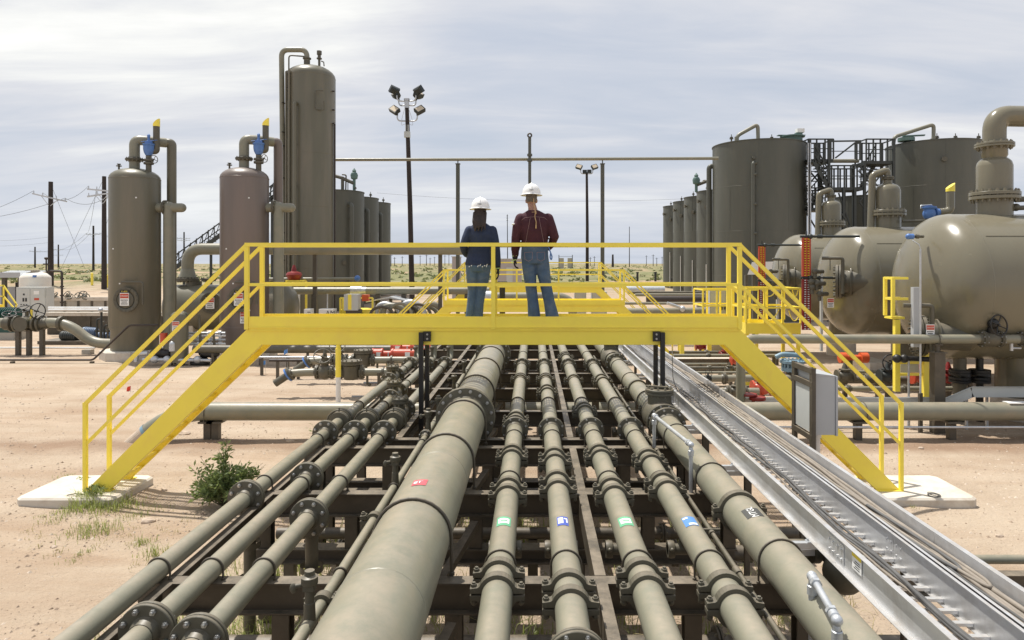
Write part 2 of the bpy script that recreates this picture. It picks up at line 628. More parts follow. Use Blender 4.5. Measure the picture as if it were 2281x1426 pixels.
sand = mixc(nt, ramp(nt, n2, [(.45, 0.), (.72, .55)]), sand, (.35, .235, .155))
sand = mixc(nt, ramp(nt, n2, [(.3, .5), (.5, 0.)]), sand, (.50, .41, .31))
n3 = N(nt, 'ShaderNodeTexNoise', {'Vector': geo, 'Scale': 38., 'Detail': 6., 'Roughness': .75}).outputs[0]
sand = mixc(nt, ramp(nt, n3, [(.52, 0.), (.72, .6)]), sand, (.25, .175, .12))
vo = N(nt, 'ShaderNodeTexVoronoi', {'Vector': geo, 'Scale': 26.}, feature='F1')
grav = N(nt, 'ShaderNodeTexNoise', {'Vector': geo, 'Scale': .8, 'Detail': 3.}).outputs[0]
gm = N(nt, 'ShaderNodeMath', {0: ramp(nt, vo.outputs['Distance'], [(.10, .8), (.24, 0.)]), 1: ramp(nt, grav, [(.45, 0.), (.68, 1.)])}, operation='MULTIPLY').outputs[0]
gcol = ramp(nt, N(nt, 'ShaderNodeSeparateColor', {0: vo.outputs['Color']}).outputs[0], [(.2, (.15, .105, .08)), (.6, (.36, .28, .21)), (.95, (.58, .50, .40))])
sand = mixc(nt, gm, sand, gcol)
# wheel tracks: pairs of packed, smoother bands sweeping past the stair
wv = N(nt, 'ShaderNodeMath', {0: N(nt, 'ShaderNodeMath', {0: sx.outputs[0], 1: .09}, operation='MULTIPLY').outputs[0], 1: N(nt, 'ShaderNodeMath', {0: n1, 1: .5}, operation='MULTIPLY').outputs[0]}, operation='ADD').outputs[0]
wy = N(nt, 'ShaderNodeMath', {0: sx.outputs[1], 1: N(nt, 'ShaderNodeMath', {0: wv, 1: 2.2}, operation='MULTIPLY').outputs[0]}, operation='ADD').outputs[0]
ws = N(nt, 'ShaderNodeMath', {0: N(nt, 'ShaderNodeMath', {0: wy, 1: 3.7}, operation='MULTIPLY').outputs[0]}, operation='SINE').outputs[0]
wm = N(nt, 'ShaderNodeMath', {0: ramp(nt, ws, [(.72, 0.), (.9, .5)]), 1: ramp(nt, n2, [(.4, 0.), (.6, 1.)])}, operation='MULTIPLY').outputs[0]
sand = mixc(nt, wm, sand, (.50, .40, .30))
# freshly turned darker earth beside the buried pipe
ny = N(nt, 'ShaderNodeMath', {0: sx.outputs[1], 1: 11.95}, operation='SUBTRACT').outputs[0]
ny = N(nt, 'ShaderNodeMath', {0: ny}, operation='ABSOLUTE').outputs[0]
ny = N(nt, 'ShaderNodeMath', {0: ny, 1: N(nt, 'ShaderNodeMath', {0: n1, 1: .9}, operation='MULTIPLY').outputs[0]}, operation='ADD').outputs[0]
sand = mixc(nt, ramp(nt, N(nt, 'ShaderNodeMath', {0: ny, 1: .5}, operation='MULTIPLY').outputs[0], [(.3, .7), (.55, 0.)]), sand, (.25, .16, .105))
# scrub land beyond the pad
gs = N(nt, 'ShaderNodeMapping', {'Vector': geo, 'Scale': (.05, .02, 1)}).outputs[0]
g1 = N(nt, 'ShaderNodeTexNoise', {'Vector': gs, 'Scale': 2.2, 'Detail': 8., 'Roughness': .65}).outputs[0]
gs2 = N(nt, 'ShaderNodeMapping', {'Vector': geo, 'Scale': (1, .25, 1)}).outputs[0]
g2 = N(nt, 'ShaderNodeTexNoise', {'Vector': gs2, 'Scale': .9, 'Detail': 6., 'Roughness': .7}).outputs[0]
grs = ramp(nt, g2, [(.35, (.135, .145, .065)), (.52, (.205, .20, .098)), (.7, (.30, .26, .155))])
grs = mixc(nt, ramp(nt, g1, [(.49, 0.), (.60, .9)]), grs, (.42, .29, .20))
gy = N(nt, 'ShaderNodeMath', {0: N(nt, 'ShaderNodeMath', {0: g1, 1: 34.}, operation='MULTIPLY').outputs[0], 1: sx.outputs[1]}, operation='ADD').outputs[0]
gf = N(nt, 'ShaderNodeMapRange', {'Value': gy, 'From Min': 70., 'From Max': 82.}).outputs[0]
nt.links.new(mixc(nt, gf, sand, grs), b.inputs['Base Color'])
b.inputs['Roughness'].default_value = .95
b.inputs['Specular IOR Level'].default_value = .15
h1 = N(nt, 'ShaderNodeTexNoise', {'Vector': geo, 'Scale': 9., 'Detail': 9., 'Roughness': .7}).outputs[0]
hh = N(nt, 'ShaderNodeMath', {0: h1, 1: N(nt, 'ShaderNodeMath', {0: gm, 1: .35}, operation='MULTIPLY').outputs[0]}, operation='ADD').outputs[0]
bp = N(nt, 'ShaderNodeBump', {'Height': hh, 'Strength': .8, 'Distance': .06})
nt.links.new(bp.outputs[0], b.inputs['Normal'])
g = MB()
g.add(vs, fs, True)
kindof(g.build('ground', m), 'structure')

# gravel, too many stones to count
g = MB()
for i in range(12000):
    for _ in range(40):
        Y = 5.2 + 14 * rnd.random() ** 1.5
        X = rnd.uniform(-.82 * Y - .5, .75 * Y + .5)
        if (X < -3.3 or X > 3.2) and noise.noise(V((X * .5, Y * .5, 4))) > rnd.uniform(-.5, .6):
            break
    r = .005 + .024 * rnd.random() ** 7 + .005 * rnd.random()
    z = terrain(X, Y)
    a = rnd.random() * 6
    rot = Matrix.Rotation(a, 3, 'Z')
    pts = [rot @ V((r * rnd.uniform(.7, 1.3), 0, 0)), rot @ V((0, r * rnd.uniform(.6, 1.1), 0)), rot @ V((-r * rnd.uniform(.7, 1.3), 0, 0)), rot @ V((0, -r * rnd.uniform(.6, 1.1), 0)), V((r * .2, 0, r * rnd.uniform(.5, .9))), V((0, 0, -r * .5))]
    c = V((X, Y, z))
    g.add([c + p for p in pts], [(0, 1, 4), (1, 2, 4), (2, 3, 4), (3, 0, 4), (1, 0, 5), (2, 1, 5), (3, 2, 5), (0, 3, 5)])
gm_, gnt, gb = nodes_of('gravel_stone')
oi = N(gnt, 'ShaderNodeNewGeometry').outputs['Random Per Island']
gnt.links.new(ramp(gnt, oi, [(0, (.24, .175, .125)), (.5, (.40, .31, .23)), (1, (.62, .53, .43))]), gb.inputs['Base Color'])
gb.inputs['Roughness'].default_value = .9
o = kindof(g.build('gravel', gm_), 'stuff')
tag(o, 'loose gravel scattered over the bare sandy ground', 'gravel')


def rock(px, py, size, label):
    Y = H * F / (py - CY)
    X = xw(px, Y)
    m = MB()
    n, k = 12, 7
    vs = []
    sd = rnd.random() * 50
    for j in range(k + 1):
        t = PI * j / k
        for i in range(n):
            p = 2 * PI * i / n
            d = V((math.sin(t) * math.cos(p), math.sin(t) * math.sin(p) * .7, math.cos(t) * .5))
            q = 1 + .5 * noise.noise(d * 1.6 + V((sd, 0, 0)))
            vs.append(V((X, Y, terrain(X, Y) + size * .1)) + d * size * q)
    m.add(vs, [(j * n + i, (j + 1) * n + i, (j + 1) * n + (i + 1) % n, j * n + (i + 1) % n) for j in range(k) for i in range(n)])
    tag(m.build('rock', ROCK, org=(X, Y, 0)), label, 'rock', 'loose rocks on the sand')


rock(647, 985, .075, 'cream rock on the sand between the bush and the elbowed cross pipe')
rock(120, 1220, .04, 'small pale stone on bare sand below the corner of the stair pad')
rock(105, 933, .05, 'stone on open sand beyond the foot of the yellow handrail')
rock(365, 1093, .05, 'small stone between the stair pad and the green bush')
rock(330, 1163, .09, 'flat rusty stone half buried among grass tufts')
rock(2050, 1003, .05, 'brown stone on the gravel beyond the farther concrete stair pad')
rock(2225, 1195, .05, 'pale stone on gravel at the picture edge beside the cable tray')
rock(410, 968, .11, 'dark clod heaped under the cross pipe by the yellow stair')
rock(1012, 905, .05, 'stone in the dirt under the pipe rack')
rock(2030, 955, .09, 'dark triangular clod under the cross pipe beside the stair post')


def tuft(m, c, n, h, spread, lean=.5):
    c = V(c)
    for i in range(n):
        a = rnd.random() * 2 * PI
        b0 = c + V((rnd.gauss(0, spread), rnd.gauss(0, spread), 0))
        hh = h * rnd.uniform(.4, 1.1)
        d = V((math.cos(a), math.sin(a), 0))
        s = d.cross(V((0, 0, 1))) * (.0022 + h * .010)
        ln = rnd.uniform(.15, lean * 1.7) * hh
        p1 = b0 + d * ln * .35 + V((0, 0, hh * .6))
        p2 = b0 + d * ln * 1.3 + V((0, 0, hh * (1 - .3 * lean)))
        m.add([b0 - s, b0 + s, p1 + s * .7, p1 - s * .7, p2], [(0, 1, 2, 3), (3, 2, 4)])


def gp(px, py):
    Y = H * F / (py - CY)
    X = xw(px, Y)
    return V((X, Y, terrain(X, Y)))


g = MB()
for px, py, n, h, s in ((205, 1126, 420, .24, .10), (225, 1136, 300, .16, .16), (270, 1133, 220, .12, .14), (160, 1140, 110, .1, .1), (205, 1185, 260, .11, .14), (318, 1212, 70, .1, .07), (345, 1238, 80, .13, .08),
                        (120, 1160, 50, .07, .08), (345, 1135, 70, .07, .12), (190, 1232, 30, .06, .05), (160, 1250, 26, .05, .06), (150, 1062, 50, .06, .1), (300, 1150, 60, .08, .1),
                        (1700, 860, 90, .2, .25), (1500, 862, 60, .2, .3), (2036, 1140, 20, .06, .03), (100, 1150, 30, .05, .06)):
    tuft(g, gp(px, py), n, h, s)
for i in range(150):      # weeds under the rack
    X, Y = rnd.uniform(-2.9, 2.6), rnd.uniform(5.2, 9.2)
    tuft(g, (X, Y, 0), 22, rnd.uniform(.08, .28), .1)
for i in range(60):
    X, Y = rnd.uniform(-3.6, -1.2), rnd.uniform(5.2, 7.4)
    tuft(g, (X, Y, 0), 26, rnd.uniform(.1, .25), .09)
tag(kindof(g.build('grass', GRASS), 'stuff'), 'green grass tufts growing by the stair pad and under the pipe rack', 'grass')
g = MB()
for i in range(130):
    X, Y = rnd.uniform(-3.0, 3.0), rnd.uniform(5.4, 9.5)
    tuft(g, (X, Y, 0), 16, rnd.uniform(.06, .2), .1, .9)
for i in range(24):
    c = gp(rnd.uniform(60, 420), rnd.uniform(1145, 1260))
    tuft(g, c, 10, .07, .05, .9)
tag(kindof(g.build('dry_grass', DRYG), 'stuff'), 'straw coloured dry grass in the dirt around the pipe rack', 'grass')

# scrub far out, a mass
g = MB()
for i in range(1900):
    Y = 62 * math.exp(rnd.random() * 2.7)
    X = rnd.uniform(-.85 * Y - 4, .8 * Y + 4)
    r = rnd.uniform(.2, .6) * (1 + .5 * (rnd.random() < .1)) * (1 + Y / 500)
    c = V((X, Y, terrain(X, Y)))
    k = 26 if Y < 200 else 12
    for q in range(k):
        d = V((rnd.gauss(0, 1), rnd.gauss(0, 1), abs(rnd.gauss(0, .7))))
        d = d.normalized() * r * rnd.uniform(.45, 1)
        d.z *= .75
        p = c + d
        e = r * rnd.uniform(.16, .34)
        a, b2 = V((rnd.gauss(0, 1), rnd.gauss(0, 1), rnd.gauss(0, 1))).normalized() * e, V((rnd.gauss(0, 1), rnd.gauss(0, 1), rnd.gauss(0, 1))).normalized() * e
        g.add([p - a, p + b2, p + a, p - b2], [(0, 1, 2, 3)])
tag(kindof(g.build('desert_scrub', SHRUB), 'stuff'), 'low green desert scrub covering the plain beyond the plant', 'scrub')
# ------------------------------------------------------------------ pipe rack skids
ZB = 1.15           # top of the cross beams
S = .82             # bay module of the rack, metres per drawn unit
FRONT = tuple(S * y for y in (-2.9, -.8, 1.26, 3.33, 5.40, 7.47, 9.32))
REAR = tuple(S * y for y in (9.76, 11.6, 13.7, 15.6, 17.7, 19.8, 21.9))


def skid(beams, longs, label):
    t = thing('pipe_rack', label, 'pipe rack', (0, beams[0], 0), 'steel pipe rack skids')
    xl, xr = -2.56, 1.87
    for y in beams:
        MB().ibeam((xl, y, ZB - .102), (xr, y, ZB - .102), .11, .204).build('cross_beam', STEEL, t)
        MB().ibeam((xl + .05, y, .60), (xr - .06, y, .60), .16, .13).build('tie_beam', STEEL, t)
        for x in (-2.39, -1.62, -.51, .41, 1.03, 1.75):
            MB().ibeam((x, y, .667), (x, y, ZB - .206), .11, .11).build('column', STEEL, t)
            MB().ibeam((x, y, -.1), (x, y, .533), .11, .11).build('column', STEEL, t)
    for x in longs:
        for a, c in zip(beams, beams[1:]):
            MB().extr([(-.037, -.09), (.037, -.09), (.037, -.082), (-.027, -.082), (-.027, .082), (.037, .082), (.037, .092), (-.037, .092)], (x, a + .057, ZB - .09), (x, c - .057, ZB - .09)).build('longitudinal_channel', STEEL, t)
    for y, c in zip(beams, beams[1:]):
        MB().bar((-.86, y + .09, .66), (-.51, c - .12, ZB - .24), .065, .065).build('brace', STEEL, t)
    return t


sk = skid(FRONT, (-2.345, .443, 1.74), 'dark olive steel frame carrying the pipes in front of the big yellow footbridge')
skid(REAR, (-2.345, -1.583, .443, 1.74), 'dark olive steel frame carrying the pipes behind the big yellow footbridge')

# ------------------------------------------------------------------ pipes on the rack


def pipe_label(t, X, Z, r, Yc, w, l, mat, body=None, size=.1, ang=0., blocks=(), rotz=0.):
    X, r, Yc, w, l, size = X * S, r * S, Yc * S, w * S, l * S, size * S
    blocks = [tuple(q * S for q in bl) for bl in blocks]
    m = MB()

    def wrap(u, v, e):
        a = ang + u / r
        return V((X + (r + e) * math.sin(a), Yc + v, Z + (r + e) * math.cos(a)))
    n = 8
    vs = [wrap(-w / 2 + w * i / n, v, .0025) for v in (-l / 2, l / 2) for i in range(n + 1)]
    m.add(vs, [(i, i + 1, n + 2 + i, n + 1 + i) for i in range(n)], True)
    m.m = 1
    for (u0, v0, u1, v1) in blocks:
        vs = [wrap(u0 + (u1 - u0) * i / n, v, .004) for v in (v0, v1) for i in range(n + 1)]
        m.add(vs, [(i, i + 1, n + 2 + i, n + 1 + i) for i in range(n)], True)
    if body:
        tv, tf = text_geo(body, size)
        q = Matrix.Rotation(rotz, 2)
        m.add([wrap(*(q @ V((p.x, p.y))), .0045) for p in tv], tf)
    return m.build('pipe_label', [mat, TEXTW], t)


def rack_pipe(X, r, label, y0=-3.2, y1=24.0, fl=(), cp=(), ub=(3.33, 5.40, 7.47, 9.32, 11.6, 13.7, 15.6, 17.7), rf=None, nb=8, mat=TAN, tee=True, z=None, end='open'):
    X, r, y0, y1 = X * S, r * S, y0 * S, y1 * S
    rf = rf * S if rf else None
    fl, cp, ub = [y * S for y in fl], [y * S for y in cp], [y * S for y in ub]
    Z = ZB + r + .004 if z is None else z
    t = thing('pipe', label, 'pipe', (X, y0, 0), 'pipes lying along the rack')
    m = MB()
    ys_ = [y0] + sorted(fl) + [y1]
    if end == 'up':
        m.tube(bend([(X, y0, Z), (X, y1, Z), (X, y1, Z + .45)], r * 3, 8), r, 28)
    else:
        m.tube([(X, y, Z) for y in (y0, (y0 + y1) / 2, y1)], r, 36)
    m.build('pipe_run', mat, t)
    for y in fl:
        inst(flange_mesh(r, rf or r * 1.75, .024 if r < .2 else .042, nb), 'flange', t, (X, y, Z))
    for y in cp:
        inst(coupling_mesh(r), 'coupling', t, (X, y, Z))
    for y in ub:
        inst(ubolt_mesh(r, Z - ZB), 'u_bolt', t, (X, y, Z))
    return t, Z


def bonnet(t, X, Y, Z, r, h, rd, name='valve_bonnet', nb=8, body=True):
    """bolted cover standing on a fat valve body"""
    X, Y, r, h, rd = X * S, Y * S, r * S, h * S, rd * S
    m = MB()
    if body:
        m.lathe([(r, -.30), (r * 1.25, -.2), (r * 1.38, 0), (r * 1.25, .2), (r, .30)], (X, Y, Z), (0, 1, 0), 28)
    m.lathe([(r * .95, 0), (r * .95, h - .08), (rd * .8, h - .075), (rd * .97, h - .072), (rd, h - .068), (rd, h - .042), (rd * .9, h - .04), (rd * .9, h - .034), (rd, h - .032), (rd, h - .006), (rd - .006, h), (0, h)], (X, Y, Z), n=28)
    m.m = 1
    for i in range(nb):
        a = 2 * PI * i / nb
        p = V((X + rd * .8 * math.cos(a), Y + rd * .8 * math.sin(a), Z + h))
        m.cyl(p - V((0, 0, .1)), p + V((0, 0, .032)), .009, n=8)
        m.cyl(p, p + V((0, 0, .016)), .017, n=6, smooth=False)
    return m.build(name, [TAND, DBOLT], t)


def small_valve(t, X, Y, Z, h):
    X, Y, h = X * S, Y * S, h * S
    m = MB()
    m.cyl((X, Y, Z), (X, Y, Z + h * .35), .034, .03)
    m.cyl((X, Y, Z + h * .35), (X, Y, Z + h * .62), .026)
    m.box((X - .03, Y - .03, Z + h * .6), (X + .03, Y + .03, Z + h * .74))
    m.lathe([(.045, 0), (.048, .01), (.048, .04), (.03, .05), (.028, .075), (0, .078)], (X, Y, Z + h * .72), n=10)
    m.cyl((X - .03, Y, Z + h * .7), (X - .075, Y - .02, Z + h * .7), .012)
    m.sphere((X - .085, Y - .02, Z + h * .66), (.02, .012, .03), 8, 6)
    return m.build('drain_valve', TAND, t)


# three slim pipes on the dirt side
p1, z1 = rack_pipe(-2.96, .08, 'slim tan pipe nearest the bare dirt and bush', fl=(7.05, 9.74, 10.55, 16.4), rf=.182, y1=17.6, ub=(3.33, 5.4, 7.52, 9.36, 11.6, 13.7, 15.6), end='up')
p2, z2 = rack_pipe(-2.54, .08, 'middle one of the three slim tan pipes at the bush side of the rack', fl=(4.5, 7.68, 9.74, 10.55, 16.3), rf=.182, y1=17.5, ub=(5.4, 7.47, 9.36, 11.6, 13.7, 15.6), end='up')
p3, z3 = rack_pipe(-2.13, .08, 'slim tan pipe closest to the thin drain line of the three at the bush side', fl=(4.35, 6.5, 9.74, 10.55, 16.45), rf=.182, y1=17.6, ub=(5.4, 7.52, 9.36, 11.6, 13.7, 15.6), end='up')
for t, X, Y in ((p3, -2.13, 10.95), (p2, -2.54, 12.5), (p1, -2.96, 14.4)):
    bonnet(t, X, Y, z1, .08, .27, .135)
    for dy in (-.36, .36):
        inst(flange_mesh(.08 * S, .182 * S, .024, 8), 'flange', t, (X * S, (Y + dy) * S, z1))
for t, X in ((p1, -2.96), (p2, -2.54), (p3, -2.13)):
    xs_ = X * S
    m = MB()
    m.cyl((xs_, 8.545, z1 + .13), (xs_, 8.545, z1 + .18), .008)
    m.ring((xs_, 8.545, z1), (0, 1, 0), .150, .010, 28, 6)
    m.cyl((xs_, 8.50, z1), (xs_, 8.60, z1), .128, n=28)
    m.build('spectacle_blind', TAND, t)
    small_valve(t, X, 17.2, z1 + .05, .3)
for t, X, Y, r_ in ((p2, -2.083, 3.79, .045), (p1, -2.427, 5.85, .05), (p3, -1.747, 5.39, .05)):
    m = MB()      # drop leg under a flange
    m.tube([(X, Y, z1 - .05), (X, Y, .5), (X, Y, -.05)], r_, 14)
    m.lathe([(.09, -.025), (.09, .025)], (X, Y, .8), n=20)
    m.lathe([(.09, -.025), (.09, .025)], (X, Y, .5), n=20)
    m.build('drop_leg', TAND, t)

# thin drain line
p4, z4 = rack_pipe(-1.525, .042, 'thin tan drain line with upright brass-topped valves beside the widest pipe', fl=(9.7,), cp=(4.95, 6.55), rf=.095, ub=(5.4, 7.47, 9.36, 11.6, 13.7, 15.6), y1=20)
for y, h in ((4.66, .34), (7.56, .34), (11.0, .3), (13.2, .3), (15.1, .3), (9.95, .32)):
    small_valve(p4, -1.525, y, z4 + .02, h)

# the big pipe
p5, z5 = rack_pipe(-.965, .298, 'widest tan pipe on the rack, red label on its crown', fl=(9.8, 16.6), rf=.425, nb=16, ub=(3.33, 5.48, 7.58, 9.45, 11.6, 13.7, 15.6, 17.7))
m = MB()
rb = .298 * S
for y in (3.5, 5.66, 10.45, 10.1):
    m.lathe([(rb - .0005, -.01), (rb + .002, -.005), (rb + .003, 0), (rb + .002, .005), (rb - .0005, .01)], (-.965 * S, y, z5), (0, 1, 0), 48)
    m.build('weld_seam', TAN, p5)
    m = MB()
pipe_label(p5, -.965, z5, .298, 5.93, .125, .15, LBL_R, 'T', .085, -.06, [(-.05, -.03, -.02, .02)])

# four equal pipes
defs = [(-.257, 'mid-size tan pipe with a green label, nearest the widest pipe', (9.78, 15.9), (10.42, 10.17, 8.5, 8.3, 7.2, 6.95, 5.2, 4.95, 13.9, 14.1, 16.15)),
        (.263, 'mid-size tan pipe with a dark blue label beside the flat steel channel', (4.1, 9.78, 15.9), (12.75, 12.45, 8.36, 8.1, 7.42, 7.11, 5.0, 4.75, 13.9, 14.1)),
        (.83, 'mid-size tan pipe with a green label on the tray side of the steel channel', (9.78, 15.9), (11.12, 10.9, 8.52, 8.3, 7.2, 6.95, 5.2, 4.95, 13.9, 17.1, 17.4)),
        (1.40, 'mid-size tan pipe with a light blue label beside the finger-thin conduit', (9.78, 15.9), (13.96, 13.6, 8.3, 8.07, 7.37, 7.11, 4.98, 4.74, 16.2))]
P4 = []
for X, lab, fl, cp in defs:
    t, zz = rack_pipe(X, .112, lab, fl=fl, cp=cp, rf=.19)
    P4.append(t)
    if 0:
        pass
pipe_label(P4[0], -.257, zz, .112, 6.03, .125, .2, LGREEN, None, .045, 0, [(-.045, -.055, .048, -.012), (-.048, .012, .045, .055), (-.045, -.055, -.03, .05), (.033, -.05, .048, .05)])
pipe_label(P4[1], .263, zz, .112, 6.03, .1, .2, LBL_B, None, .1, 0, [(-.04, -.06, .005, .07), (.012, .035, .042, .06), (.03, -.04, .042, .04)])
pipe_label(P4[2], .83, zz, .112, 6.03, .125, .2, LGREEN, None, .045, -.1, [(-.045, -.055, .048, -.012), (-.048, .012, .045, .055), (-.045, -.055, -.03, .05), (.033, -.05, .048, .05)])
pipe_label(P4[3], 1.40, zz, .112, 6.03, .115, .2, LBL_B2, None, .085, -.12, [(-.05, .05, -.005, .08), (-.02, -.09, .05, -.05)])
for t, X in zip(P4, (-.21, .216, .68, 1.15)):     # drain tees with caps below
    for y in (3.73, 5.2, 8.8) if X > .2 else (5.2, 8.8):
        m = MB()
        m.cyl((X, y, zz - .06), (X, y, zz - .21), .037)
        m.cyl((X - .1, y, zz - .22), (X + .1, y, zz - .22), .041)
        for dx in (-.1, .1):
            m.lathe([(.041, -.025), (.062, -.025), (.066, 0), (.062, .025), (.041, .025)], (X + dx, y, zz - .22), (1, 0, 0), 18)
            m.sphere((X + dx, y - .066, zz - .20), .018, 8, 6)
        m.build('drain_tee', TAND, t)

# larger pipe by the tray
p10, z10 = rack_pipe(1.94, .166, 'large tan pipe beside the cable tray, black label on top', fl=(9.82, 15.8), cp=(6.42, 10.9, 12.6), rf=.262, nb=12, ub=(3.33, 5.34, 7.4, 9.2, 11.6, 13.56, 15.4, 17.7))
pipe_label(p10, 1.94, z10, .166, 5.95, .15, .19, LBL_K, 'MTGL', .085, -.16, (), PI / 2)
bonnet(p10, 1.94, 10.45, z10, .19, .42, .215, 'check_valve', 10)
inst(flange_mesh(.166 * S, .262 * S, .024, 12), 'flange', p10, (1.94 * S, 10.06 * S, z10))
bonnet(p10, 1.94, 16.9, z10, .19, .42, .215, 'check_valve', 10)
m = MB()
m.cyl((1.525, 8.57, z10 + .353), (1.72, 8.51, z10 + .36), .015)
m.bar((1.43, 8.61, z10 + .37), (1.68, 8.50, z10 + .37), .05, .02)
m.build('valve_arm', TAND, p10)
m = MB()
m.cyl((1.69, 4.59, z10), (2.15, 4.59, z10), .057)
for x in (1.886, 1.984):
    m.lathe([(.057, -.025), (.098, -.025), (.098, .025), (.057, .025)], (x, 4.59, z10), (1, 0, 0), 20)
m.sphere((2.0, 4.39, z10 - .08), .13, 16, 10)
m.build('branch_fitting', TAND, p10)

# finger-thin conduit
t = thing('conduit', 'finger-thin tan conduit between the light blue labelled pipe and the large pipe', 'conduit', (1.33, 2.13, 0))
zc_ = ZB + .05
m = MB()
m.tube([(1.328, -2.5, zc_), (1.3325, 7.4, zc_), (1.32, 14.8, zc_)], .018, 10)
m.build('conduit_run', TAND, t)
for y in (3.44, 4.43, 5.08, 6.13, 7.3, 7.8, 8.36, 9.5, 10.2, 10.9, 11.6):
    m = MB()
    m.cyl((1.328, y - .04, zc_), (1.328, y + .04, zc_), .026)
    if y in (5.08, 7.8, 10.9):
        m.bar((1.263, y, zc_ + .02), (1.394, y, zc_ + .02), .016, .016)
    m.build('conduit_coupling', TAND, t)

# galvanized jumpers
for lab, pts in (('galvanized conduit arch standing between the footbridge and the large pipe', [(1.419, 6.125, ZB), (1.419, 6.125, 1.576), (1.312, 7.38, 1.56), (1.312, 7.38, 1.215)]),
                 ('galvanized conduit arch at the bottom edge of the picture over the large pipe', [(1.509, 3.69, 1.166), (1.509, 3.69, 1.511), (1.447, 3.247, 1.503), (1.447, 3.247, 1.166)])):
    t = thing('conduit_arch', lab, 'conduit', V(pts[0]), 'galvanized conduit arches')
    m = MB()
    m.tube(bend(pts, .05), .0185, 14)
    m.build('conduit_tube', GALV, t)
    for p, q in ((pts[1], pts[2]), (pts[2], pts[1])):
        p, q = V(p), V(q)
        d = (q - p).normalized()
        m = MB()
        m.lathe([(.019, -.04), (.026, -.036), (.026, 0), (.022, .004)], p + d * .06, d, 12)
        m.lathe([(.019, -.04), (.027, -.036), (.027, .01), (.022, .014)], p - V((0, 0, .06)), (0, 0, 1), 8)
        m.sphere(p, .028, 12, 8)
        m.cyl(p + d * .07, p + d * .095, .030, n=6, smooth=False)
        m.build('conduit_elbow', GALV, t)

# ------------------------------------------------------------------ cable trays
ZT0, ZT1 = 1.38, 1.568
TH = .188
TR = {}


def tray(x0, x1, label):
    t = thing('cable_tray', label, 'cable tray', (x0, 3, 0), 'aluminium ladder cable trays')
    for x, s in ((x0, 1), (x1, -1)):
        m = MB()
        for a, c in ((-2.4, 4.15), (4.153, 9.1), (9.103, 14.02), (14.023, 19.5)):
            m.extr([(-.025, 0), (.004, 0), (.004, .1845), (.004, TH - .0035), (-.025, TH - .0035), (-.025, TH - .028), (-.0285, TH - .028), (-.0285, TH), (0, TH), (0, .0035), (-.025, .0035)] if 0 else
                   ([(-.03, 0), (.003, 0), (.003, TH), (-.03, TH), (-.03, TH - .0035), (0, TH - .0035), (0, .0035), (-.03, .0035)] if s > 0 else [(-.003, 0), (.03, 0), (.03, .0035), (0, .0035), (0, TH - .0035), (.03, TH - .0035), (.03, TH), (-.003, TH)]), (x, a, ZT0), (x, c, ZT0))
        for y in (4.15, 9.1, 14.02):
            m.box((x - .006 * s, y - .11, ZT0 + .03), (x - .001 * s, y + .11, ZT0 + .15))
            for dy in (-.08, -.03, .03, .08):
                for dz in (.06, .12):
                    m.cyl((x - .006 * s, y + dy, ZT0 + dz), (x - .014 * s, y + dy, ZT0 + dz), .007, n=6)
        m.build('side_rail', ALU, t)
    rm = MB().box((x0 + .004, -.0145, -.010), (x1 - .004, .0145, .006)).mesh('rung', ALU, ((x0 + x1) / 2, 0, 0))
    y = 2.05
    rest = MB()
    k = 0
    for q in range(35):
        rest.box((x0 + .004, 1.9265 - .1235 * q - .0145, ZT0 + .015), (x1 - .004, 1.9265 - .1235 * q + .0145, ZT0 + .031))
    while y < 19.4:
        if k < 96:
            inst(rm, 'rung', t, ((x0 + x1) / 2, y, ZT0 + .025))
        else:
            rest.box((x0 + .004, y - .0115, ZT0 + .015), (x1 - .004, y + .0115, ZT0 + .031))
        k += 1
        y += .1235
    kindof(rest.build('rungs', ALU, t), 'stuff')
    return t


TA = tray(1.845, 2.196, 'bright aluminium ladder tray next to the large pipe, holding thin dark cables')
TB = tray(2.2035, 2.444, 'bright aluminium ladder tray on the gravel side, holding dusty looping cables')
m = MB()
m.box((1.8385, 3.82, ZT0 + .07), (1.8415, 3.93, ZT0 + .17))
m.m = 1
m.box((1.8370, 3.82, ZT0 + .143), (1.8383, 3.93, ZT0 + .169))
m.m = 2
for k in range(4):
    m.box((1.8372, 3.84, ZT0 + .083 + k * .013), (1.8384, 3.91 - (k % 2) * .016, ZT0 + .087 + k * .013))
m.build('warning_label', [TEXTW, LBL_Y, TEXTK], TA)
for i, y in enumerate((2.95, 4.47, 6.17, 7.7, 9.55, 11.3, 12.87, 14.6)):
    t = thing('tray_support', 'grey strut frame holding up the twin cable trays, %s' % (
        'below the bottom edge of the picture', 'at the yellow warning label', 'level with the stair pads', 'under the footbridge', 'first beyond the footbridge', 'second beyond the footbridge', 'third beyond the footbridge', 'farthest beyond the footbridge')[i], 'strut', (2.15, y, 0), 'cable tray struts')
    m = MB()
    m.bar((1.70, y, ZT0 - .022), (2.485, y, ZT0 - .022), .041, .041)
    m.bar((1.70, y + .05, ZT0 - .085), (2.13, y + .05, ZT0 - .085), .041, .041)
    m.build('crosspiece', GALV, t)
    m = MB()
    m.bar((2.44, y, 0), (2.44, y, ZT0 - .043), .045, .045)
    m.build('post', STEEL, t)
    m = MB()
    m.bar((1.935, y, 0), (1.935, y, ZT0 - .043), .045, .045)
    m.build('post', STEEL, t)
    m = MB()
    m.box((1.79, y - .025, ZT0 - .001), (1.812, y + .025, ZT0 + .007))
    m.cyl((1.80, y, ZT0), (1.80, y, ZT0 + .022), .008, n=6)
    m.build('hold_down_clamp', GALV, t)


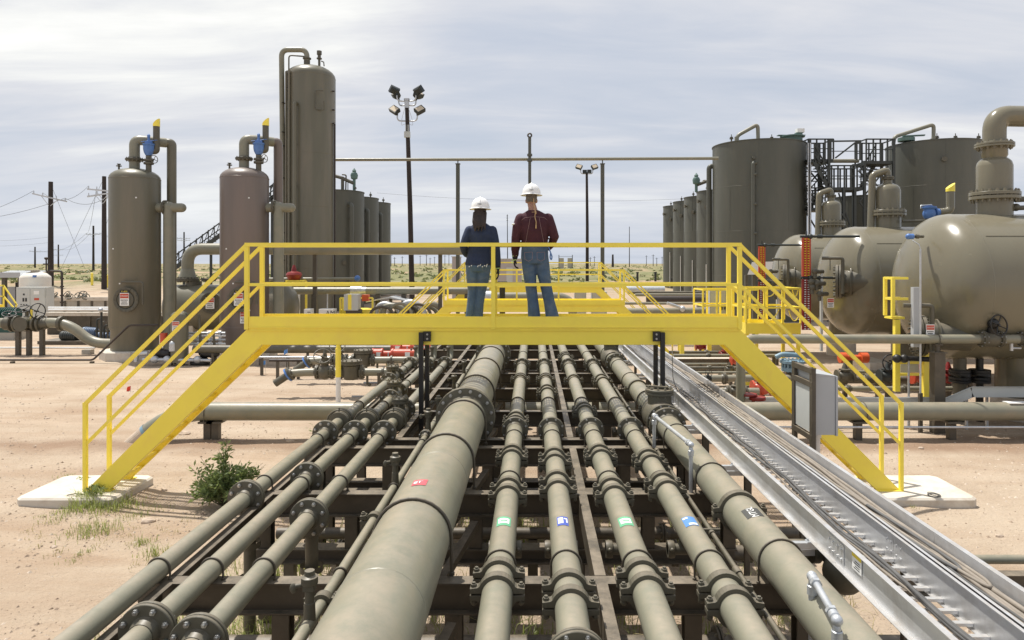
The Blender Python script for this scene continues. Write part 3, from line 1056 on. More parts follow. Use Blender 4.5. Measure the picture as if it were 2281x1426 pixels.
def cable(x0, x1, seed, amp, r, mat, lab, grp, z, lo, hi):
    pts = []
    y = -2.3
    while y <= 19.4:
        f = (y - 2) / 17.4
        x = x0 + (x1 - x0) * f + amp * noise.noise(V((y * .9, seed, .5))) + amp * .35 * noise.noise(V((y * 2.6, seed, 4.5)))
        pts.append((min(hi - r, max(lo + r, x)), y, z + r + .006 + .006 * noise.noise(V((y * 1.6, seed, 9.5)))))
        y += .11
    m = MB()
    m.tube(pts, r, 8)
    tag(m.build('cable', mat), lab, 'cable', grp)


GA = 'cables in the tray beside the large pipe'
GB = 'cables in the tray on the gravel side'
zr = ZT0 + .031
for i in range(5):
    cable(2.03 + i * .010, 2.035 + i * .011, i * .37, .07, .0075 + .002 * (i % 3), CABLE if i % 3 else CABLT, 'thin grey cable wandering along the tray beside the large pipe', GA, zr + .009 * (i % 3), 1.9, 2.165)
for i in range(13):
    cable(2.275 + i * .0095, 2.30 + i * .009, 40 + i * 2.73, .06, .0075 + .003 * (i % 3), CABLT if i % 3 else CABLE, 'grey cable wandering along the tray on the gravel side', GB, zr + .02 + .02 * (i % 4), 2.225, 2.43)
for i in range(4):
    cable(2.335 + i * .022, 2.345 + i * .022, 90.3 + i, .02, .0125, CABLT, 'thick dusty cable hugging the gravel side rail of its tray', GB, zr + .06 + .01 * (i % 2), 2.3, 2.435)
for k, (xc, yc) in enumerate(((2.31, 3.75), (2.345, 3.55))):
    m = MB()
    zl = zr + .11
    pts = [(xc - .075, yc + 1.4, zl), (xc - .05, yc + .85, zl), (xc - .025, yc + .45, zl), (xc, yc + .1, zl), (xc + .03, yc - .03, zl), (xc + .062, yc + .07, zl), (xc + .05, yc + .45, zl), (xc + .016, yc + 1.0, zl)]
    m.tube(bend(pts, .1, 4), .0105, 8)
    tag(m.build('cable', CABLT if k else CABLE), ('dark cable doubled back in a long loop in the tray', 'pale dusty cable doubled back in a long loop in the tray')[k], 'cable', 'looped spare cables')
m = MB()
pts = [at(1497, 772, 9.9), at(1498, 815, 9.5), at(1499, 845, 9.3), V((1.97, 9.25, zr + .04))]
m.tube(bend(pts, .2, 5), .006, 6)
tag(m.build('cable', CABLE), 'lone wire dropping from the footbridge into the cable tray', 'cable')

# ------------------------------------------------------------------ footbridges over the pipes


def footbridge(label, X0, X1, Y0, W, zd, zf, legs=(), mid=True, stairs=(1, 1), gap=None, zr=1.06, grate=True, zleg=.5):
    t = thing('footbridge', label, 'footbridge', ((X0 + X1) / 2, Y0, 0), 'yellow footbridges over the pipe rack')
    zb1, zb0 = zd - .09, zd - .29        # beam
    dz = zb1 - zf
    Y1 = Y0 + W
    for y, s in ((Y0, 1), (Y1, -1)):
        poly = [(X0, zb1), (X1, zb1)]
        top = [(X0, zb1), (X1, zb1)]
        bot = [(X0 + .2, zb0), (X1 - .2, zb0)]
        if stairs[1]:
            poly += [(X1 + dz, zf), (X1 + dz - .31, zf), (X1 - .2, zb0)]
        else:
            poly += [(X1, zb0)]
        if stairs[0]:
            poly += [(X0 + .2, zb0), (X0 - dz + .31, zf), (X0 - dz, zf)]
        else:
            poly += [(X0, zb0)]
        m = MB()
        m.prism_xz(poly, y - .005, y + .005)
        fl = []
        fl.append(((X0 + .2, zb0), (X1 - .2, zb0)))
        if stairs[0]:
            fl += [((X0 - dz + .01, zf + .004), (X0, zb1 + .004)), ((X0 - dz + .31, zf), (X0 + .2, zb0))]
        if stairs[1]:
            fl += [((X1, zb1 + .004), (X1 + dz - .01, zf + .004)), ((X1 - .2, zb0), (X1 + dz - .31, zf))]
        for (a, b) in fl:
            m.bar((a[0], y + s * .03, a[1]), (b[0], y + s * .03, b[1]), .05, .008)
        if stairs[0]:
            m.box((X0 - dz - .02, y - .045, zf), (X0 - dz + .36, y + .045, zf + .012))
        if stairs[1]:
            m.box((X1 + dz - .36, y - .045, zf), (X1 + dz + .02, y + .045, zf + .012))
        m.build('stringer', YEL, t)
        m = MB()
        m.box((X0 + .002, y - s * .006, zb1 + .002), (X1 - .002, y - s * .014, zd + .09))
        m.box((X0 + .004, y - s * .012, zb1 + .03), (X1 - .004, y - s * .03, zb1 + .042))
        m.box((X0 + .002, y - s * .022, zb1 - .012), (X1 - .002, y - s * .004 + .003 * s, zb1 + .0))
        m.build('toe_board', YEL, t)
        # railing
        m = MB()
        zt, zm = zd + zr, zd + zr * .49
        segs = [(X0, X1)] if (gap is None or s < 0) else [(X0, gap[0]), (gap[1], X1)]
        yr = y
        rails = []
        for a, b in segs:
            if a > X0:
                rails.append(m)
                m = MB()
            m.bar((a - .022, yr, zt), (b + .022, yr, zt), .05, .05)
            m.bar((a + .02, yr, zm), (b - .02, yr, zm), .04, .04)
        rails.append(m)
        for k, (xe, sg) in enumerate(((X0, -1), (X1, 1))):
            if not stairs[k]:
                continue
            xf = xe + sg * (dz + .01)
            m = rails[0] if k == 0 else rails[-1]
            m.bar((xe, yr, zt), (xf, yr, zf + 1.17), .045, .045)
            m.bar((xe, yr, zm), (xf, yr, zf + .62), .038, .038)
        for m in rails:
            rail = m.build('handrail', YEL, t)
        posts = []
        for a, b in segs:
            posts += [a, b]
        if mid:
            posts.append(X0 + (X1 - X0) * .5)
        for x in posts:
            MB().box((x - .027, yr - .027, zb1 + .005), (x + .027, yr + .027, zt - .026)).build('post', YEL, rail)
        for k, (xe, sg) in enumerate(((X0, -1), (X1, 1))):
            if stairs[k]:
                xf = xe + sg * (dz + .01)
                MB().box((xf - .024, yr - .024, zf), (xf + .024, yr + .024, zf + 1.19)).build('post', YEL, rail)
    # open grating
    m = MB()
    if grate:
        x = X0 + .02
        while x < X1:
            m.box((x - .002, Y0 + .012, zd - .028), (x + .002, Y1 - .012, zd))
            x += .034
        for k in range(6):
            y = Y0 + .05 + (W - .1) * k / 5
            m.bar((X0 + .01, y, zd - .004), (X1 - .01, y, zd - .004), .006, .006)
    else:
        m.box((X0, Y0 + .012, zd - .02), (X1, Y1 - .012, zd))
    m.build('deck_grating', YELG, t)
    # treads
    n = max(3, int(round((zd - zf) / .205)))
    tm = MB()
    for k in range(8):
        xx = -.11 + k * .03
        tm.box((xx - .002, .012, -.026), (xx + .002, W - .012, 0))
    tm.box((-.125, .012, -.03), (-.12, W - .012, .001))
    tm.box((.115, .012, -.03), (.12, W - .012, .001))
    for k in range(5):
        y = .05 + (W - .1) * k / 4
        tm.box((-.12, y - .003, -.007), (.12, y + .003, -.001))
    tm = tm.mesh('stair_tread', YELG)
    for k, (xe, sg) in enumerate(((X0, -1), (X1, 1))):
        if stairs[k]:
            for i in range(1, n):
                z = zd - (zd - zf) * i / n
                inst(tm, 'stair_tread', t, (xe + sg * (zb1 - z) - sg * .165, Y0, z))
    for x, sd in legs:
        for y, zlo in ((Y0, 0. if x < 0 else ZB + .004), (Y1, 0. if x < 0 else ZB + .004)):
            m = MB()
            yy = y - .045 if y == Y0 else y - .045
            m.bar((x, yy, zlo), (x, yy, zb1 - .03), .058, .058)
            leg = m.build('support_leg', BLACK, t)
            m = MB()
            m.box((x + sd * .03, yy - .012, zb0 + .05), (x + sd * .13, yy + .02, zb0 + .18))
            m.m = 1
            for dz2 in (.085, .145):
                m.cyl((x + sd * .085, yy - .012, zb0 + dz2), (x + sd * .085, yy - .03, zb0 + dz2), .014, n=6, smooth=False)
            m.build('leg_bracket', [BLACK, BOLT], leg)
    return t


BR = footbridge('big yellow footbridge crossing the pipes with two people standing on it', -3.86, 2.79, 9.21, .52, 2.40, .14, legs=((-1.5, 1), (1.742, -1)), zleg=.5)
footbridge('yellow footbridge with a gap in its rail, seen behind the two people', -2.87, 2.94, 22.0, 1.0, 1.94, .1, gap=(-.52, .83), mid=False, grate=False)
footbridge('small-looking yellow footbridge farthest back along the pipe rack', -3.06, 3.06, 30.6, 1.0, 2.2, .1, mid=False, grate=False)

# stair pads
for (xa, xb), lab in (((-6.78, -5.47), 'white concrete pad under the stair foot near the bush'), ((4.5, 5.83), 'white concrete pad under the stair foot by the cable trays')):
    y0, y1 = 8.9, 9.9
    m = MB()
    c = .025
    P0 = [(xa, y0), (xb, y0), (xb, y1), (xa, y1)]
    P1 = [(xa + c, y0 + c), (xb - c, y0 + c), (xb - c, y1 - c), (xa + c, y1 - c)]
    q = .07

    def chf(p, q=q):
        (x0, ya), (x1, _), (_, yb), _ = p
        return [(x0 + q, ya), (x1 - q, ya), (x1, ya + q), (x1, yb - q), (x1 - q, yb), (x0 + q, yb), (x0, yb - q), (x0, ya + q)]
    a, bq = chf(P0), chf(P1)
    vs = [(x, y, -.05) for x, y in a] + [(x, y, .14 - c) for x, y in a] + [(x, y, .14) for x, y in bq]
    m.add(vs, [(k * 8 + i, k * 8 + (i + 1) % 8, k * 8 + 8 + (i + 1) % 8, k * 8 + 8 + i) for k in (0, 1) for i in range(8)] + [tuple(range(16, 24))])
    tag(m.build('concrete_pad', CONC, org=((xa + xb) / 2, 9.3, 0)), lab, 'concrete pad', 'stair pads')
for px, py, lab in ((150, 1100, 'dark twig lying on the stair pad near the bush'), (2060, 1101, 'coil of dark wire lying on the stair pad by the trays')):
    p = V((xw(px + 20, 9.0), 9.0, .15))
    m = MB()
    if px < 1000:
        m.tube([p + V((-.12, 0, 0)), p + V((-.03, .02, .012)), p + V((.1, .01, .004))], .007, 6)
        tag(m.build('twig', STEM, org=p), lab, 'twig')
    else:
        m.ring(p, (0, 0, 1), .07, .006, 20, 6)
        m.ring(p + V((.01, .01, .01)), (.1, 0, 1), .075, .005, 20, 6)
        tag(m.build('wire_coil', CABLE, org=p), lab, 'wire')

for k, (y, z, r_, lab) in enumerate(((6.75, .34, .075, 'dark pipe crossing low beneath the rack behind the pipe labels'), (5.15, .30, .09, 'dark pipe crossing low beneath the rack ahead of the pipe labels'), (7.35, .30, .06, 'dark pipe crossing low beneath the rack near the footbridge legs'))):
    t = thing('pipe', lab, 'pipe', (-2.7, y, 0), 'pipes crossing beneath the rack')
    m = MB()
    m.tube([(-2.75, y, z), (0, y, z), (2.9, y, z)], r_, 18)
    m.build('pipe_run', STEEL, t)
    for x in (-1.9, -.3, 1.4):
        inst(flange_mesh(r_, r_ * 1.7, .02, 8, mat=STEEL, bolt=DBOLT), 'flange', t, (x, y, z), yrot((1, 0, 0)))
    for x in (-2.4, 0., 2.3):
        MB().box((x - .05, y - .05, -.05), (x + .05, y + .05, z - r_)).build('stand', STEEL, t)

# ------------------------------------------------------------------ control box on its frame
t = thing('control_box', 'grey control box bolted to a dark two-post frame beside the cable tray', 'control box', (3.1, 7.8, 0))
Xp = 3.10
for y in (7.56, 8.08):
    MB().extr([(-.04, -.02), (.04, -.02), (.04, .02), (.033, .02), (.033, -.013), (-.033, -.013), (-.033, .02), (-.04, .02)], (Xp, y, 0), (Xp, y, 2.05), (1, 0, 0)).build('post', STEEL, t)
for z in (2.01, 1.86, 1.27):
    MB().bar((Xp + .0, 7.53, z), (Xp + .0, 8.12, z), .045, .06).build('frame_rail', STEEL, t)
m = MB()
m.box((Xp + .03, 7.58, 1.30), (Xp + .26, 8.06, 1.955))
m.add([(Xp + .03, 7.575, 1.955), (Xp + .27, 7.575, 1.955), (Xp + .27, 8.065, 1.955), (Xp + .03, 8.065, 1.955), (Xp + .03, 7.575, 1.985), (Xp + .03, 8.065, 1.985)],
      [(0, 1, 4), (3, 5, 2), (1, 2, 5, 4), (0, 4, 5, 3)])
bx = m.build('enclosure', CABG, t)
m = MB()
m.box((Xp + .262, 7.57, 1.29), (Xp + .285, 8.07, 1.95))
d = m.build('door', CABG, t)
m = MB()
m.cyl((Xp + .285, 7.63, 1.33), (Xp + .30, 7.63, 1.33), .012)
m.box((Xp + .285, 7.6, 1.6), (Xp + .30, 7.62, 1.7))
m.build('latch', BOLT, d)
m = MB()
m.box((Xp - .005, 7.6, 1.32), (Xp + .028, 8.04, 1.83))
m.build('backplate', LCAB, t)
m = MB()
m.cyl((Xp + .14, 7.82, .0), (Xp + .14, 7.82, 1.30), .05)
m.cyl((Xp + .14, 7.82, 1.22), (Xp + .14, 7.82, 1.3), .062)
m.build('conduit_riser', GALV, t)

# ------------------------------------------------------------------ bush
bp_ = gp(500, 1130)
t = thing('bush', 'leafy green bush growing from the dirt beside the slim pipes', 'bush', bp_)
st, lf = MB(), MB()


def leafq(m, p, d, L, w):
    d = d.normalized()
    s, u = frame(d)
    a = rnd.random() * PI
    s = s * math.cos(a) + u * math.sin(a)
    n_ = s.cross(d)
    m.add([p, p + d * L * .45 + s * w - n_ * L * .03, p + d * L - n_ * L * .12, p + d * L * .45 - s * w - n_ * L * .03], [(0, 1, 2, 3)])


for i in range(46):
    a = rnd.random() * 2 * PI
    ln = rnd.uniform(.15, .56)
    h = rnd.uniform(.22, .66)
    if i == 0:
        a, ln, h = .3, .03, .93
    if i in (1, 2):
        ln, h = .1, .78
    if i in (3, 4, 5):
        a, ln, h = .2 * (i - 4), rnd.uniform(.4, .55), .56
    tip = bp_ + V((math.cos(a) * ln, math.sin(a) * ln * .7, h))
    midp = bp_ + V((math.cos(a) * ln * .4, math.sin(a) * ln * .3, h * .55))
    pts = bend([bp_, midp, tip], .3, 4)
    st.tube(pts, [.009 * (1 - .8 * k / (len(pts) - 1)) for k in range(len(pts))], 5)
    for k in range(34):
        f = rnd.uniform(.25, 1)
        p = pts[min(len(pts) - 2, int(f * (len(pts) - 1)))].lerp(tip, rnd.random() * .5)
        for q in range(2):
            d = V((rnd.gauss(0, 1), rnd.gauss(0, 1), rnd.gauss(.35, .5)))
            leafq(lf, p + d.normalized() * rnd.uniform(0, .05), d, rnd.uniform(.05, .09), rnd.uniform(.011, .018))
st.build('stems', STEM, t)
lf.build('leaves', LEAF, t)
for px, py, n, lab in ((215, 1118, 130, 'leafy weed with drooping pale leaves at the edge of the stair pad'), (192, 1090, 14, 'sprig of weed at the foot of the yellow handrail'), (700, 968, 26, 'low weed in the dirt beside the slim pipe flanges'), (1120, 1130, 40, 'broad leaved weed under the rack by the widest pipe'), (640, 1395, 60, 'dark leafy weed under the slim pipes at the bottom of the picture')):
    p = gp(px, py) if py < 1200 else V((-2.0, 5.3, 0))
    m = MB()
    for k in range(n):
        d = V((rnd.gauss(0, .8), rnd.gauss(0, .8), rnd.uniform(.2, 1)))
        q = p + V((rnd.gauss(0, .06), rnd.gauss(0, .06), rnd.uniform(.0, .16)))
        leafq(m, q, d, rnd.uniform(.05, .11), rnd.uniform(.006, .014))
    tag(m.build('weed', LEAF, org=p), lab, 'weed')
# ------------------------------------------------------------------ helpers for plant equipment


def flange_at(t, p, axis, rp, rf, nb=12, th=.03, name='flange'):
    return inst(flange_mesh(rp, rf, th, nb, mat=TAND, bolt=DBOLT), name, t, p, yrot(axis))


def pipe_solo(label, pts, r, mat=TAN, rad=None, n=18, grp=None, cat='pipe', name='pipe'):
    m = MB()
    m.tube(bend(pts, rad or r * 3, 7), r, n)
    return tag(m.build(name, mat, org=pts[0]), label, cat, grp)


def pipe_thing(label, pts, r, mat=TAN, rad=None, n=20, grp=None):
    t = thing('pipe', label, 'pipe', pts[0], grp)
    m = MB()
    m.tube(bend(pts, rad or r * 3, 7), r, n)
    m.build('pipe_run', mat, t)
    return t


def head(r, h, z0, up=1, k=7):
    """elliptical dome profile from the wall to the crown"""
    return [(r * math.cos(R(90 * i / k)), z0 + up * h * math.sin(R(90 * i / k))) for i in range(k + 1)]


def danger_sign(t, p, w, h, name='danger_sign', head_text=None):
    """white sign facing the viewer with a red oval and a header strip"""
    p = V(p)
    m = MB()
    m.box(p + V((-w / 2, -.004, -h / 2)), p + V((w / 2, .004, h / 2)))
    hh = h / 2
    if head_text:
        m.m = 2
        m.box(p + V((-w / 2, -.007, hh)), p + V((w / 2, .003, hh + h * .2)))
        m.m = 3
        tv, tf = text_geo(head_text, h * .2)
        m.add([p + V((v.x, -.009, hh + h * .1 + v.y)) for v in tv], tf)
    m.m = 1
    m.box(p + V((-w * .46, -.007, hh - h * .42)), p + V((w * .46, .002, hh - h * .06)))
    m.m = 0
    tv, tf = text_geo('DANGER', w * .21)
    m.add([p + V((v.x, -.009, hh - h * .24 + v.y)) for v in tv], tf)
    m.m = 2
    for k, f in enumerate((.8, .6, .74)):
        z = hh - h * (.56 + .15 * k)
        nseg = 5 + k
        for q in range(nseg):
            x0 = -w * f / 2 + w * f * q / nseg
            m.box(p + V((x0, -.006, z - h * .04)), p + V((x0 + w * f / nseg * .75, -.003, z + h * .035)))
    return m.build(name, [TEXTW, RED, TEXTK, LBL_Y], t)


def relief_valve(m, p, k=1.):
    """blue spring relief valve body, stem bonnet on top"""
    p = V(p)
    m.lathe([(.06, 0), (.10, .02), (.15, .12), (.17, .22), (.17, .34), (.19, .36), (.19, .41), (.12, .42), (.12, .5), (.05, .52), (.035, .62), (.05, .63), (.05, .7), (.02, .74), (0, .76)], p, n=18)
    m.cyl(p + V((-.26, 0, .48)), p + V((.26, .05, .55)), .012, n=6)
    return m


# ------------------------------------------------------------------ two scrubber towers
def tower(px, Y, mat, label, r, ztop, zsk):
    X = xw(px, Y)
    t = thing('scrubber_tower', label, 'tower', (X, Y, 0), 'scrubber towers')
    c = V((X, Y, 0))
    m = MB()
    prof = [(r * .93, .30), (r * .93, zsk), (r, zsk + .12)] + [(r, ztop - r * .5)] + head(r, r * .48, ztop - r * .5)[1:]
    m.lathe(prof, c, n=48)
    m.lathe([(r + .001, ztop - r * .52), (r + .006, ztop - r * .515), (r + .006, ztop - r * .49), (r + .001, ztop - r * .485)], c, n=48)
    for z in (3.0, zsk + .13):
        m.lathe([(r + .0005, z - .012), (r + .004, z), (r + .0005, z + .012)], c, n=48)
    m.build('shell', mat, t)
    # foundation
    # outlet gooseneck
    m = MB()
    n0 = c + V((-.02, 0, ztop - .05))
    m.tube(bend([n0, n0 + V((0, 0, 1.0)), n0 + V((.35, .18, 1.0)), n0 + V((.78, .55, 1.0))], .3, 7), .165, 22)
    m.build('gooseneck', TAN, t)
    flange_at(t, n0 + V((0, 0, .33)), (0, 0, 1), .165, .285, 12)
    # down pipe behind
    m = MB()
    d0 = c + V((.92, .62, 0))
    m.tube(bend([n0 + V((.78, .55, 1.0)), d0 + V((0, 0, ztop + .95)), d0 + V((0, 0, .5))], .25, 6), .155, 20)
    m.build('return_pipe', mat, t)
    # relief valve and vent
    v0 = c + V((.52, -.1, ztop - .16))
    m = MB()
    m.cyl(v0, v0 + V((0, 0, .55)), .09)
    m.lathe([(.15, .26), (.16, .27), (.16, .33), (.1, .34), (.1, .36), (.16, .37), (.16, .43), (.15, .44)], v0, n=18)
    wheel_mb(m, v0 + V((.24, -.1, .42)), (1, -.5, 0), .13, .012)
    m.build('valve_riser', TAND, t)
    m = MB()
    relief_valve(m, v0 + V((0, 0, .55)))
    m.build('relief_valve', BLUE, t)
    m = MB()
    s0 = v0 + V((.02, .05, .72))
    m.tube(bend([s0, s0 + V((.16, .1, 0)), s0 + V((.16, .1, .86))], .1, 5), .105, 16)
    m.build('vent_stack', TAND, t)
    e = s0 + V((.16, .1, .86))
    m = MB()
    n = 16
    ring0 = [e + V((math.cos(2 * PI * i / n) * .112, math.sin(2 * PI * i / n) * .112, 0)) for i in range(n)]
    ring1 = [q + V((0, 0, .16 + (q.x - e.x) * 1.0)) for q in ring0]
    m.add(ring0 + ring1, [(i, (i + 1) % n, (i + 1) % n + n, i + n) for i in range(n)], True)
    m.add(ring1, [tuple(range(n))])
    m.build('vent_tip', YEL, t)
    m = MB()
    q = c + V((-r * .55, -.2, ztop - r * .18))
    m.cyl(q, q + V((0, 0, .22)), .03)
    m.cyl(q + V((0, 0, .16)), q + V((0, 0, .19)), .085)
    m.cyl(q + V((0, 0, .22)), q + V((0, 0, .25)), .06)
    m.build('vent_nozzle', TAND, t)
    # side inlet with drop pipe
    zi = zw(463, Y)
    m = MB()
    m.cyl(c + V((r * .95, 0, zi)), c + V((r + .22, 0, zi)), .155, n=20)
    m.cyl(c + V((r + .28, 0, zi)), c + V((r + .62, 0, zi)), .155, n=20)
    m.tube([c + V((r + .62, 0, zi)), c + V((r + .80, 0, zi))], .155, 20)
    m.sphere(c + V((r + .80, 0, zi)), .155, 18, 10)
    m.tube(bend([c + V((r + .3, -.0, zi + .02)), c + V((r + .38, -.02, zi + .03)), c + V((r + .38, -.02, .3))], .06, 5), .178, 22)
    m.sphere(c + V((r + .38, -.02, zi + .03)), .178, 18, 10)
    m.build('inlet_pipe', TAN, t)
    flange_at(t, c + V((r + .25, 0, zi)), (1, 0, 0), .155, .26, 12)
    # manway
    pm_ = c + V((.22, -r * .95, zw(665, Y)))
    m = MB()
    m.cyl(pm_, pm_ + V((0, -.12, 0)), .30, n=32)
    m.lathe([(.2, -.18), (.40, -.175), (.41, -.17), (.41, -.11), (.40, -.105), (.3, -.1)], pm_, (0, 1, 0), 36)
    for i in range(16):
        a = 2 * PI * i / 16
        q = pm_ + V((math.cos(a) * .365, -.19, math.sin(a) * .365))
        m.cyl(q, q + V((0, .1, 0)), .022, n=6, smooth=False)
    m.add([pm_ + V((math.cos(2 * PI * i / 28) * .4, -.178, math.sin(2 * PI * i / 28) * .4)) for i in range(28)], [tuple(range(28))])
    m.tube(bend([pm_ + V((-.15, -.14, .58)), pm_ + V((.55, -.14, .58)), pm_ + V((.55, -.14, -.15))], .1, 5), .035, 10)
    m.build('manway', TAND, t)
    danger_sign(t, pm_ + V((-.02, -.2, .02)), .30, .42, head_text='V-400')
    for dx, z in ((-.3, 3.7), (.42, 5.4), (-.05, 2.55)):
        q = c + V((dx, -math.sqrt(max(.01, r * r - dx * dx)) - .004, z))
        MB().box(q - V((.022, .01, .022)), q + V((.022, .012, .022))).build('marker_tag', WHITE, t)
    # foundation pad
    tg = MB()
    n = 8
    for (ra, z0, rb, z1) in ((1.06, -.05, 1.06, .27), (1.06, .27, 1.02, .30)):
        A = [c + V((ra * math.cos(2 * PI * (i + .5) / n), ra * math.sin(2 * PI * (i + .5) / n), z0)) for i in range(n)]
        B = [c + V((rb * math.cos(2 * PI * (i + .5) / n), rb * math.sin(2 * PI * (i + .5) / n), z1)) for i in range(n)]
        tg.add(A + B, [(i, (i + 1) % n, (i + 1) % n + n, i + n) for i in range(n)])
    tg.add(B, [tuple(range(n))])
    tg.build('foundation', CONC, t)
    return t


tower(301, 23.3, TOWER, 'olive scrubber tower nearest the utility poles, standing clear of the footbridge deck', .785, zw(374, 23.3), .95)
tb = tower(545, 23.4, TOWERP, 'mauve-tinted scrubber tower behind the top of the stair handrail', .785, zw(372, 23.4), .95)
c = V((xw(545, 23.4), 23.4, 0))
m = MB()
m.box(c + V((.2, -.79, zw(688, 23.4) - .03)), c + V((.5, -.75, zw(688, 23.4) + .03)))
m.build('white_tag', WHITE, tb)
danger_sign(tb, c + V((.33, -.78, zw(700, 23.4) - .05)), .30, .40, name='danger_sign')

# small green-grey pots and clutter between the towers
t = thing('filter_pot', 'short domed filter pot between the two scrubber towers', 'filter vessel', at(400, 800, 21.6) * V((1, 1, 0)) if False else V((xw(400, 21.6), 21.6, 0)))
c = V((xw(400, 21.6), 21.6, 0))
m = MB()
m.lathe([(.26, .1), (.26, 1.55)] + head(.26, .16, 1.55)[1:], c, n=28)
m.build('shell', TOWER, t)
danger_sign(t, c + V((.02, -.27, 1.25)), .22, .3)
m = MB()
for dx in (-.18, .18):
    m.cyl(c + V((dx, -.1, 0)), c + V((dx, -.1, .15)), .03)
m.build('leg', STEEL, t)
pipe_solo('dark conduit lying low on the sand and rising to the scrubber tower', [at(-60, 802, 22.), at(207, 802, 22.), at(288, 725, 22.), at(352, 724, 22.)], .032, mat=DKBR, rad=.1)
for px in (28, 205):
    q = at(px, 803, 22.)
    m = MB()
    m.box(q + V((-.05, -.05, -.25)), q + V((.05, .05, -.03)))
    tag(m.build('pipe_stand', STEEL, org=q), 'stubby stand under the low dark conduit, %s' % ('nearer the picture edge' if px < 100 else 'where the conduit turns up'), 'pipe stand')
pipe_solo('thin white pipe lying on the ground in front of the S-bent pipe', [at(0, 775, 24.2), at(212, 775, 24.2)], .03, mat=WHITE)
m = MB()
q = at(196, 785, 24.2)
m.box(q + V((-.15, -.12, -.12)), q + V((.15, .12, .1)))
tag(m.build('concrete_block', CONCD, org=q), 'small concrete block at the end of the thin white pipe', 'block')

# S-bent pipe with valves at the picture edge
Y = 24.0
t = pipe_thing('S-bent tan pipe with a big round valve at the picture edge', [at(-260, 721, Y), at(150, 719, Y), at(206, 765, Y), at(262, 766, Y)], .175, rad=.7)
z = zw(721, Y)
m = MB()
X = xw(60, Y)
m.sphere((X, Y, z), (.27, .27, .29), 20, 12)
m.cyl((X, Y, z), (X, Y - .34, z), .25, n=28)
for x in (-.5, -.33, .33, .5):
    m.cyl((X + x - .035, Y, z), (X + x + .035, Y, z), .29, n=24)
m.cyl((X, Y, z + .2), (X, Y, z + .5), .06)
m.cyl((X - .75, Y, z), (X - .45, Y, z), .23)
m.cyl((X + .45, Y, z), (X + .8, Y, z), .23, .18)
m.build('ball_valve', TAND, t)
m = MB()
wheel_mb(m, (X - .05, Y - .1, z + .52), (.1, -.5, 1), .24, .018)
wheel_mb(m, (xw(93, Y), Y - .2, z + .45), (1, -.35, 0), .27, .018)
wheel_mb(m, (xw(30, Y), Y - .2, z + .35), (.3, -.4, 1), .2, .018)
m.build('handwheel', BLACK, t)
m = MB()
m.lathe([(.18, -.06), (.26, -.05), (.26, .05), (.18, .06)], (xw(137, Y), Y, z), (1, 0, 0), 24)
m.build('coupling', TAND, t)
for px, yb in ((48, 790), (72, 785), (101, 782)):
    MB().bar((xw(px, Y), Y - .15, 0), (xw(px, Y), Y - .15, z - .2), .13, .13).build('leg', STEEL, t)
m = MB()
m.cyl(at(70, 715, Y - .1), at(70, 690, Y - .1), .04)
m.build('yellow_handle', YEL, t)

# electrical cabinet with tank behind
Y = 36.
t = thing('electrical_cabinet', 'pale double-door electrical cabinet in front of the white poly tank', 'cabinet', (xw(72, Y), Y, 0))
m = MB()
m.box(at(36, 640, Y), V((xw(103, Y), Y + .6, .3)))
m.build('cabinet_body', LCAB, t)
m = MB()
m.box(at(38, 643, Y - .02), V((xw(67, Y), Y - .002, .35)))
d = m.build('door', LCAB, t)
for i in range(2):
    MB().box(at(50 + i * 6, 664, Y - .03), at(54 + i * 6, 672, Y - .02)).build('switch', TEXTK, d)
for i in range(3):
    MB().cyl(at(47 + i * 6, 679, Y - .05), at(47 + i * 6, 679, Y - .02), .03).build('push_button', TEXTK, d)
MB().box(at(51, 654, Y - .03), at(55, 658, Y - .02)).build('display', TEXTK, d)
m = MB()
m.box(at(68, 643, Y - .02), V((xw(101, Y), Y - .002, .35)))
d = m.build('door', LCAB, t)
m = MB()
m.box(at(75, 648, Y - .03), at(87, 656, Y - .021))
m.m = 1
m.box(at(76, 664, Y - .03), at(87, 669, Y - .021))
m.build('warning_plate', [TEXTW, RED], d)
m = MB()
m.box(at(99, 641, Y - .1), at(111, 661, Y + .3))
m.build('side_box', LCAB, t)
for px in (40, 98):
    MB().box((xw(px, Y) - .08, Y, -.05), (xw(px, Y) + .08, Y + .5, .3)).build('leg', CONCD, t)
Y = 37.5
t = thing('poly_tank', 'white domed poly tank standing behind the electrical cabinet', 'tank', (xw(79, Y), Y, 0))
m = MB()
rr = (xw(109, Y) - xw(50, Y)) / 2
zt = zw(604, Y)
m.lathe([(rr, .2)] + [(rr + .012 * (k % 2), .2 + k * .2) for k in range(1, 9)] + [(rr, zt - .38), (rr * .97, zt - .3), (rr * .7, zt - .12), (rr * .3, zt - .04), (rr * .3, zt + .02), (0, zt + .02)], (xw(79, Y), Y, 0), n=40)
m.build('tank_body', POLY, t)
MB().lathe([(.34, zt + .022), (.34, zt + .06), (0, zt + .06)], (xw(76, Y), Y - .12, 0), n=20).build('lid', CONCD, t)
MB().box(at(75, 613, Y - rr - .02), at(79, 618, Y - rr + .2)).build('blue_mark', BLUE, t)

